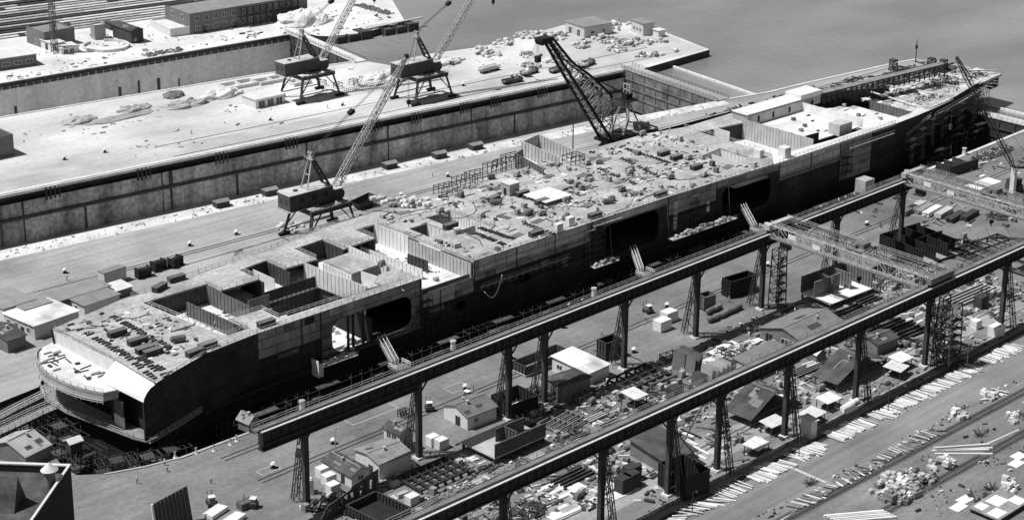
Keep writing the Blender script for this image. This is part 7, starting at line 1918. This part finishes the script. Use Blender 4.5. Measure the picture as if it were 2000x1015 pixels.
# white plates on the ground
def flat(lst, l, w, m_, label, group, rz=0):
    for u, v in lst: 
        p = at(u, v); p.z = .01; occupy(p, 0, .1, .1, .5)
        put('flat_%s_%s' % (m_, l), p, rz + rnd.uniform(-.06, .06), label, group, mk_sheet(l, w, m_))
flat(((1090, 945), (1112, 958), (1080, 965), (1140, 975), (1160, 962), (1120, 985), (1195, 948), (1215, 962), (1100, 1000)), 8.5, 3.0, 'steel_white', 'big white plate laid out on the ground below the near runway', 'white plates below the near runway')
flat([(1315 + i * 7.5, 905 - i * 11) for i in range(5)] + [(1345 + i * 6, 915 - i * 9) for i in range(5)] + [(1325 + i * 6, 862 - i * 8) for i in range(3)], 5.5, .9, 'steel_white', 'white strip laid out on the chalked floor by the big dark open shed', 'white strips on the chalked floor', -math.pi / 2)
flat(((1400, 880), (1412, 868)), 4.5, 3, 'steel_pale', 'pale plate on the chalked floor by the big dark open shed', 'pale plates on the chalked floor')
flat(((1390, 702), (1410, 695), (1430, 690), (1400, 685), (1440, 680), (1455, 672), (1470, 668), (1420, 674)), 6.5, 2.4, 'steel_white', 'white plate on the floor between leaning plates and workshop', 'white plates by the workshop')
flat(((1310, 715), (1300, 780), (1180, 790), (1050, 890), (940, 940)), 4.5, 3, 'steel_pale', 'pale plate lying in the middle of the yard', 'pale plates in the middle yard')
flat([(1580 + i * 10, 775 + i * 4) for i in range(5)] + [(1570 + i * 9, 760 + i * 4) for i in range(5)], 6.5, .8, 'wood_pale', 'pale plank laid out between the two open sheds', 'planks between the open sheds', -math.pi / 2)
flat([(1720 + i * 14, 655 - i * 8) for i in range(6)] + [(1735 + i * 14, 662 - i * 8) for i in range(5)], 5.5, 1.8, 'steel_white', 'white plate under the long dark bars', 'white plates under the long bars')
flat(((1912, 362), (1928, 356)), 9, 6, 'canvas', 'white tarpaulin spread out by the yard derrick', 'tarpaulins by the yard derrick')
flat(((1878, 548), (1900, 560), (1915, 548)), 6.5, 1.2, 'wood_pale', 'pale plank on the ground right of the dense tower', 'planks right of the tower')
for u, v, lb in ((421, 1003, 'white topped sheet stack at the bottom edge'), (456, 1018, 'second white sheet stack at the bottom edge'), ): put('sheetstack', at(u, v), .3, lb, None, mk_crate(5.2, 2.6, 1.0, 'steel_white'))
# drums, boxes, cabinets named one by one
def mk_box(*a):
    def f():
        o = mk_crate(*a)(); o.name = 'storage_box'; o['category'] = 'box'; return o
    return f
for u, v, k, mk, lb in ((1293, 643, 'whitebox', mk_box(4.2, 3.0, 3.0, 'steel_white'), 'front one of two big white boxes on the yard lane'), (1306, 626, 'whitebox', None, 'rear one of two big white boxes on the yard lane'),
                        (630, 930, 'whitebox2', mk_box(2.6, 2.2, 2.4, 'steel_white'), 'white box left of the narrow dark roofed shed'), (642, 944, 'whitebox2', None, 'lower white box left of the narrow dark roofed shed'), (650, 962, 'whitebox2', None, 'white box in front of the narrow dark roofed shed'),
                        (845, 868, 'whitebox2', None, 'first of two white boxes beside the hip roofed shed'), (862, 874, 'whitebox2', None, 'second of two white boxes beside the hip roofed shed'), (805, 985, 'whitebox2', None, 'white cabinet beside tubes near the bottom'),
                        (1318, 780, 'cabinet', mk_box(3.4, 2.6, 3.6, 'steel_dark'), 'black cabinet standing alone by the leaning plates'), (1234, 936, 'cabinet', None, 'black upright box below the near runway'), (1218, 958, 'cabinet', None, 'left black box on the white plates'), (1232, 950, 'cabinet', None, 'middle black box on the white plates'),
                        (1945, 655, 'whitebox', None, 'big white box at the right beyond the dense tower'), (1905, 640, 'whitebox2', None, 'left white box at the right beyond the dense tower'), (1688, 374, 'greybox', mk_box(5.0, 4.2, 4.6, 'steel_pale'), 'big pale box standing on the dock edge above the runway'),
                        (480, 990, 'cabinet2', mk_box(3.2, 2.0, 1.6, 'steel_mid'), 'grey chest behind the yard tractor at the bottom'), (788, 812, 'bottles', mk_frame(2.4, 1.4, 1.8), 'small rack of gas bottles on the yard lane'), (1915, 600, 'cabinet', None, 'black box right of the dense tower'), (1800, 560, 'cabinet', None, 'black box near the runway right part')):
    put(k, at(u, v), 0, lb, None, mk)
for u, v in ((1392, 628), (1404, 622), (1416, 617), (1428, 612), (1440, 606), (1388, 612), (1400, 606)): put('tank', at(u, v), rnd.uniform(-.2, .2), 'rounded tank in the double row by the runway column', 'tanks by the runway column')
for u, v in ((598, 960), (607, 964)): put('bottle', at(u, v), 0, 'tall white cylinder right of the first runway column', 'white cylinders by the first column', lambda: simple('storage_cylinder', 'cylinder', MB().tube((0, 0, 0), (0, 0, 3.6), .7, n=16).tube((0, 0, 3.6), (0, 0, 4.1), .7, .35, n=16), 'steel_white'))
for u, v in ((1655, 798), (1664, 792), (1660, 805)): put('roll', at(u, v), 0, 'white roll in the pile of three beside the braced column', 'three white rolls', mk_bale(4.2, .75) if False else (lambda: simple('canvas_roll', 'roll', MB().tube((-2.2, 0, .75), (2.2, 0, .75), .75, n=14).tube((-2.3, 0, .75), (-2.2, 0, .75), .4, .6, n=14), 'canvas')))
# heaps: scrap, spoil and sand
def scrap(u, v, rx, ry, h_, n, label):
    b = MB(); b.m = 0; b.blob((0, 0, 0), (rx * .8, ry * .8, h_ * .5), n=12, rings=4, jit=.25, seed=u)
    for i in range(n):
        a = rnd.uniform(0, 6.28); r_ = math.sqrt(rnd.random()); p = Vector((math.cos(a) * rx * r_, math.sin(a) * ry * r_, (1 - r_) * h_ * .7 + .1)); d = Vector((rnd.uniform(-1, 1), rnd.uniform(-1, 1), rnd.uniform(-.4, .6))).normalized() * rnd.uniform(.5, 1.7)
        b.m = rnd.choice((0, 0, 1)); b.bar(p - d, p + d, rnd.uniform(.12, .5), rnd.uniform(.1, .3))
    return tag(b.build('scrap_heap', ['steel_dark', 'steel_pale'], loc=at(u, v)), label, 'scrap heap')
scrap(1052, 775, 8, 5, 2.6, 150, 'large tangled scrap heap between two runway columns'); scrap(640, 985, 5, 4, 1.6, 70, 'scrap heap at the foot of the first runway column'); scrap(1025, 1000, 7, 4, 1.2, 80, 'scrap timber heap at the bottom under the near runway'); scrap(1850, 700, 6, 5, 2.5, 90, 'scrap heap at the foot of the dense tower'); scrap(1880, 480, 7, 5, 1.5, 90, 'scrap heap right of the black steel section'); scrap(1940, 300, 12, 4, 1.6, 120, 'long heap of dark scrap on the quay at the right edge'); scrap(1960, 420, 8, 5, 1.2, 60, 'scrap heap under the farther bridge crane')
def heap_of(name, u, v, r, m_, label, seed=1):
    return tag(MB().blob((0, 0, -.05), r, n=48, rings=16, jit=.16, seed=seed).build(name, m_, loc=at(u, v)), label, 'heap')
heap_of('sand_heap', 590, 44, (13, 9, 5.0), 'sand', 'biggest bright sand heap at the corner of the brick office'); heap_of('sand_heap', 745, 158, (11, 6, 3.4), 'sand', 'white sand heap behind the right hand portal crane', 3); heap_of('sand_heap', 855, 128, (13, 5, 2.6), 'sand', 'low white sand heap near the river edge of the pier', 5)
heap_of('spoil_heap', 365, 206, (9, 4, 2.2), 'spoil', 'grey spoil heap on the white pier, left of the portal cranes', 7); heap_of('spoil_heap', 425, 190, (10, 4, 2.6), 'sand', 'pale spoil heap beside the walled pits', 8); heap_of('spoil_heap', 155, 237, (7, 3.4, 1.6), 'spoil', 'small grey spoil heap on the white pier toward the left', 9); heap_of('spoil_heap', 260, 215, (7, 3, 1.6), 'spoil', 'ploughed spoil heap in the middle of the white pier', 10); heap_of('spoil_heap', 338, 189, (4, 3, 2.0), 'rubble_dark', 'dark mound with flat top by the farthest dock', 12)
heap_of('spoil_heap', 230, 232, (14, 3, .8), 'pier_grey', 'long low ridge of spoil on the white pier', 14)
def stones(u0, v0, u1, v1, n, label, name='rubble_patch', m_='rubble_dark', s0=.4, s1=1.2, z=0):
    a, b = at(u0, v0), at(u1, v1); c = (a + b) / 2; m = MB()
    for _ in range(n):
        p = Vector((rnd.uniform(a.x, b.x), rnd.uniform(a.y, b.y), 0)) - c; s_ = rnd.uniform(s0, s1)
        m.rbox(p, (s_, s_ * rnd.uniform(.6, 1), s_ * rnd.uniform(.4, .8)), rnd.uniform(0, 3))
    return tag(m.build(name, m_, loc=c), label, 'rubble', kind='stuff')
stones(705, 8, 755, 30, 170, 'patch of broken stones on the jetty by the river'); stones(275, 108, 360, 100, 90, 'row of dark stones along the farthest dock edge'); stones(590, 25, 625, 32, 70, 'dark rubble beside the brick office')
stones(130, 445, 520, 380, 260, 'litter along the pale quay strip', 'quay_litter', 'rubble_dark', .2, .6) if False else None
# timber crib jetty at the river
m = MB(); p = at(640, 68)
for i in range(7):
    x = i * 6.2; 
    if i != 3: m.box(x, -1.5 - i * .2, -5, x + 4.6, 5, rnd.uniform(-.4, .6))
    m.box(x + 4.6, -1.8 - i * .2, -5, x + 5.1, -1.3 - i * .2, 1.0)
jt = m.build('crib_jetty', 'wood_dark', loc=p + Vector((0, -5.2, 0))); tag(jt, 'black timber crib jetty at the river corner of the far shore', 'jetty'); jt.rotation_euler.z = R(-2)
m = MB(); m.bar((0, 0, 0), (32, -1.0, .6), 1.4, .4); m.bar((3, 2, 0), (14, 1.4, 0), 2.4, .3); tag(m.build('jetty_beam', 'steel_pale', loc=at(705, 58) + Vector((0, -2, .5))), 'long pale timber beam along the front of the crib jetty', 'beam')
# walled pits and fences on the white pier
for i, (u, v, lx, ly) in enumerate(((445, 178, 14, 7), (510, 168, 12, 6), (575, 170, 8, 6))):
    m = MB(); t = .4
    for b_ in ((0, 0, lx, t), (0, ly - t, lx, ly), (0, t, t, ly - t), (lx - t, t, lx, ly - t), (lx * .5, t, lx * .5 + t, ly - t)): m.box(b_[0], b_[1], 0, b_[2], b_[3], 1.3)
    tag(m.build('pit_wall', 'coping', loc=at(u, v), rz=-.05), ('leftmost', 'middle', 'right hand')[i] + ' of three low walled pits beside the farthest dock', 'pit')
g = thing('picket_fence', 'low open picket fence between the two far portal cranes', 'fence', at(672, 182)); m = MB(); m.railing([(0, 0, 0), (16, -.6, 0), (26, -1, 0)], 1.5, 1.0, .16, .12); m.build('picket', 'wood_mid', g)
for u, v in ((710, 160), (722, 165), (700, 168), (660, 172), (630, 168), (690, 165)): put('frame_e', at(u, v), rnd.uniform(-.4, .4), 'dark gear frame on the ground between the far portal cranes', 'gear between the far cranes', mk_frame(2.6, 2.0, 2.2, 1))
litter_mass(cloud(120, 320, 520, 532, 580, 0, .06, 2) + cloud(40, 250, 400, 560, 600, 0, .06, 2), 'pier_litter', 'timber and spoil strewn over the bright pier around the far cranes', mats=('spoil', 'wood_mid', 'spoil'), s1=2.4)
litter_mass(cloud(200, 300, 455, 645, 690, .0, .07, 5, is_free), 'shore_litter', 'timber and stones strewn over the bright far shore', mats=('spoil', 'wood_mid', 'spoil'), s1=2.6)
litter_mass(cloud(90, 440, 510, 630, 660, -.1, .1, 5), 'shore_litter', 'timber and stones near the crib jetty')
litter_mass([(x, line_at(PIER_N, x) - 1.2 - rnd.random() * 6.5) for x in [rnd.uniform(236, 520) for _ in range(330)]], 'quay_litter', 'small stones and scraps along the pale quay strip', mats=('spoil', 'wood_mid', 'spoil'), s0=.2, s1=1.0)
# ---- random litter of the working yard between the runways
def litter(n, kinds, x0, x1, y0, y1, label, group, thr=-.2, sc=.09, seed=0):
    pts = []; tries = 0
    while len(pts) < n and tries < n * 30:
        tries += 1
        x, y = rnd.uniform(x0, x1), rnd.uniform(y0, y1)
        if is_free(x, y) and noise.noise(Vector((x * sc, y * sc, seed))) > thr: pts.append((x, y))
    scatter(kinds, pts, label, group)
YK = [('yk_a', mk_plank(4.5, .35, .25, 'wood_mid', 'timber_length', 'timber')), ('yk_b', mk_plank(3.0, .4, .3, 'wood_dark', 'timber_length', 'timber')), ('yk_c', mk_plank(5.5, .3, .2, 'wood_pale', 'timber_length', 'timber'))]
litter(150, YK, 208, 300, 262, 297, 'length of timber lying about among the sheds in the left half of the yard', 'loose timber in the left yard', -.05)
litter(135, YK, 300, 440, 256, 299, 'length of timber lying about in the right half of the yard', 'loose timber in the right yard', -.05, seed=4)
litter(88, CR, 208, 300, 262, 298, 'crate set down among the sheds in the left half of the yard', 'crates in the left yard', .0, seed=2)
litter(92, CR, 300, 440, 254, 300, 'crate set down in the right half of the yard', 'crates in the right yard', .0, seed=6)
litter(60, [('plate_a', None), ('plate_b', None), ('plate_c', None)], 210, 440, 256, 299, 'loose steel plate lying on the yard ground', 'loose plates in the yard', -.1, seed=8)
litter(60, [('drum', None), ('bale_d', mk_block(1.2, 1.0, .8)), ('bale_f', mk_block(1.2, 1.0, .8, 'wood_pale'))], 210, 440, 258, 299, 'drum or bale standing on the yard ground', 'drums and bales in the yard', .05, seed=10)
litter(44, [('frame_y', mk_frame(3.2, 2.0, 1.5, 2)), ('frame_z', mk_frame(4.5, 2.4, 2.4, 2))], 212, 438, 258, 298, 'small open steel frame on the yard ground', 'small frames in the yard', -.1, seed=12)
litter(40, [('sb_a', mk_beam(6.5, .5)), ('sb_b', mk_beam(4.5, .4, 'steel_mid'))], 212, 438, 256, 299, 'steel beam lying on the yard ground', 'loose beams in the yard', -.1, seed=14)
litter(26, [('welder', None)], 212, 438, 258, 299, 'wheeled welding set parked in the yard', 'welding sets in the yard', -.1, seed=16)
litter_mass(cloud(260, 455, 590, 302, 340, 0, .1, 18), 'quay_litter', 'timber and scrap in rows on the quay at the right edge', s1=5)
litter(24, CR, 440, 500, 254, 305, 'crate near the right picture edge under the bridges', 'crates at the right edge', -.1, seed=20)
litter_mass(cloud(1100, 206, 300, 255, 299, -.08, .11, 31, is_free), 'yard_litter', 'scraps of timber and metal strewn over the left half of the yard', s1=2.6)
litter_mass(cloud(1300, 300, 450, 252, 301, -.08, .11, 33, is_free), 'yard_litter', 'scraps of timber and metal strewn over the right half of the yard', s1=2.6)
litter_mass(cloud(260, 205, 470, 244.5, 252, -.05, .11, 35, is_free), 'yard_litter', 'scraps along the kerb of the yard', s1=2.6)
litter_mass(cloud(620, 315, 446, 358, 405, -.02, .10, 37, free_deck), 'deck_litter', 'scraps of timber and metal strewn over the wide ship deck', s0=.2, s1=1.7, z=DZ)
litter_mass(cloud(130, 211, 233, 358, 390, -.2, .12, 39), 'deck_litter', 'scraps strewn over the deck of the blunt ship end', s0=.25, s1=2.0, z=DZ)
litter_mass(cloud(240, 537, 610, 374, 394, -.15, .12, 41, lambda x, y: y > yn(x) + 3), 'deck_litter', 'scraps strewn over the bow deck', s0=.3, s1=3.0, z=10.2)
litter_mass(cloud(160, 470, 524, 366, 391, -.1, .12, 43), 'deck_litter', 'scraps strewn over the white floors near the bow', s0=.2, s1=1.4, z=13.6) if False else None
litter_mass(cloud(260, 270, 480, 224.8, 227.5, -.05, .09, 45), 'road_litter', 'splinters and scraps on the asphalt road margins', s0=.15, s1=1.0)
litter_mass(cloud(200, 290, 420, 196, 219, .05, .09, 47), 'road_litter', 'scraps strewn on the ground beyond the road', s0=.2, s1=1.6)
litter_mass(cloud(220, 234, 312, 361, 392, -.2, .12, 49, lambda x, y: not (261 < x < 283 and 360 < y < 383) and not (284.6 < x < 296.4 and 372 < y < 387)), 'deck_litter', 'scraps strewn over the floor of the open compartments', s0=.2, s1=1.6, z=9.5)
# ---- towers of lattice among the runways
def tower(u, v, w, h_, label, n=7):
    g = thing('lattice_tower', label, 'tower', at(u, v)); m = MB()
    m.lattice((0, 0, 0), (0, 0, h_), w, w * .8, n, .26, .13); m.build('frame', 'steel_dark', g)
    m = MB()
    for i in range(n - 1):
        z0, z1 = h_ * i / n, h_ * (i + 1) / n; s_ = 1 if i % 2 else -1
        m.bar((-s_ * w * .35, -w * .2, z0), (s_ * w * .35, -w * .2, z1), .8, .12)
        m.box(-w * .42, -w * .4, z1 - .06, w * .42, -w * .05, z1 + .02)
    m.build('stair', 'steel_mid', g); return g
tower(1517, 600, 3.6, 17.5, 'lattice stair tower standing right of the runway column by the open steel section')
tower(1846, 715, 5.6, 18, 'dense dark lattice tower carrying the near runway at the right', 8)
tower(1830, 690, 4.2, 17, 'second thinner lattice tower just behind the dense dark one', 7)
for (u0, v0, z0), (u1, v1, z1), lb in (((1303, 925, .2), (1376, 905, 17.5), 'long dark diagonal stay from the open black bin up to the near runway'), ((1375, 912, .2), (1308, 962, 16.5), 'long diagonal stay falling right from the left braced leg')):
    p, q = at(u0, v0), at(u1, v1); q.z = z1; p.z = z0; tag(MB().bar((0, 0, 0), q - p, .28).build('diagonal_stay', 'steel_mid', loc=p), lb, 'stay')
# ---- kerb wall, tracks, painted marks, lamp posts
m = MB(); m.m = 0; m.add([(200, 243.3, 0), (700, 249, 0), (700, 249.8, 0), (200, 244.1, 0), (200, 243.3, .55), (700, 249, .55), (700, 249.8, .55), (200, 244.1, .55)], [(4, 5, 6, 7), (0, 1, 5, 4), (2, 3, 7, 6)])
struct('yard_kerb', m, 'wall_dark')
def track(x0, y0, x1, y1, gauge, label, bed=2.6):
    m = MB(); a, b = Vector((x0, y0, 0)), Vector((x1, y1, 0)); d = (b - a).normalized(); n = Vector((-d.y, d.x, 0))
    m.m = 0; m.add([a - n * bed / 2 + Vector((0, 0, .008)), b - n * bed / 2 + Vector((0, 0, .008)), b + n * bed / 2 + Vector((0, 0, .008)), a + n * bed / 2 + Vector((0, 0, .008))], [(0, 1, 2, 3)]) if bed else None
    m.m = 1
    for s_ in (-1, 1): m.bar(a + n * s_ * gauge / 2 + Vector((0, 0, .08)), b + n * s_ * gauge / 2 + Vector((0, 0, .08)), .16, .13)
    struct(label, m, ['track_bed', 'steel_dark'])
M['track_bed'] = mat('oily track bed', 0.09, 0.3, 0.1, 0.2, 1, streak=.2)
track(200, 223.2, 640, 219.5, 1.5, 'railway_track', 3.2); track(200, 210.2, 640, 205.5, 1.5, 'railway_track', 3.0)
track(206, 256.5, 440, 258.5, 1.6, 'yard_track', 0); track(215, 315.5, 560, 326, 1.6, 'yard_track', 0); track(215, 330, 500, 338, 1.6, 'yard_track', 0)
track(120, 434, 620, 429.5, 12.6, 'crane_track', 0); track(330, 533.2, 560, 518, 13, 'crane_track', 0); track(120, 452, 520, 438, 1.6, 'pier_track', 0); 0
track(200, 239.6, 700, 246.5, 1.5, 'railway_track', 2.6)
def outline(u, v, lx, ly, label=None):
    m = MB(); t = .28; p = at(u, v)
    for b_ in ((0, 0, lx, t), (0, ly - t, lx, ly), (0, t, t, ly - t), (lx - t, t, lx, ly - t)): m.add([(b_[0] + p.x, b_[1] + p.y, .009), (b_[2] + p.x, b_[1] + p.y, .009), (b_[2] + p.x, b_[3] + p.y, .009), (b_[0] + p.x, b_[3] + p.y, .009)], [(0, 1, 2, 3)])
    struct('painted_marking', m, 'steel_pale')
outline(440, 466, 7, 3.4); outline(512, 928, 5.2, 2.6); outline(885, 768, 6, 4); outline(690, 830, 14, 9); outline(690, 205, 12, 4); outline(896, 158, 8, 4)
m = MB(); a, b = at(1552, 915), at(1622, 945); m.bar(a + Vector((0, 0, .011)), b + Vector((0, 0, .011)), .9, .006); a, b = at(1918, 870), at(1990, 838); m.bar(a + Vector((0, 0, .011)), b + Vector((0, 0, .011)), .5, .006); a, b = at(1500, 1030), at(1560, 992); m.bar(a + Vector((0, 0, .011)), b + Vector((0, 0, .011)), .5, .006); struct('pale_path_mark', m, 'steel_pale')
for u, v, h_, mm, lb in ((1734, 805, 7.5, 'steel_dark', 'thin dark lamp post on the kerb between the open sheds'), (1560, 893, 6, 'steel_dark', 'thin dark lamp post on the kerb left of the tall white cabin'), (1888, 717, 6.5, 'steel_pale', 'pale lamp post on the kerb beside the dense tower'), (655, 890, 7, 'steel_pale', 'thin pale pole on the lane right of the first runway column'), (1352, 1000, 5, 'steel_dark', 'short dark post on the kerb near the bottom')):
    g = thing('lamp_post', lb, 'lamp post', at(u, v)); m = MB(); m.tube((0, 0, 0), (0, 0, h_), .13, .09); m.build('pole', mm, g); m = MB(); m.bar((0, 0, h_), (.9, -.3, h_ + .1), .12); m.tube((.9, -.3, h_ - .2), (.9, -.3, h_ + .15), .35, .15, n=12); m.build('lamp_head', mm, g)
# staging with tarpaulins in the lower right corner
g = thing('corner_staging', 'low timber staging covered with white sheets in the lower right corner', 'staging', at(1950, 1025)); m = MB(); m.box(0, 0, 1.0, 13, 8, 1.3); m.build('floor', 'wood_mid', g)
for x in (.4, 6, 12.4):
    for y in (.4, 7.4): m = MB(); m.box(x, y, 0, x + .3, y + .3, 1.0); m.build('leg', 'wood_dark', g)
for i, (x, y, w, l) in enumerate(((.4, .6, 4, 3), (5, 3.4, 4.4, 3.6), (9, .5, 3.4, 3.2), (1, 5, 3, 2.4))):
    m = MB(); m.add([(x, y, 1.32), (x + w, y, 1.36), (x + w, y + l, 1.34), (x, y + l, 1.4), (x + w / 2, y + l / 2, 1.75)], [(0, 1, 4), (1, 2, 4), (2, 3, 4), (3, 0, 4)]); m.build('sheet', 'canvas', g)
flat(((1885, 975), (1872, 990), (1985, 905), (1990, 890)), 4.0, 2.6, 'canvas', 'white sheet on the ground in the lower right corner', 'white sheets in the lower right')
for k, (u, v, a) in enumerate(((1905, 985, .3), (1918, 990, -.4), (1930, 978, .1), (1900, 970, .8), (1940, 965, -.2))): put('sb_a', at(u, v), a, 'dark beam in the criss cross pile in the lower right corner', 'criss cross beams in the lower right')
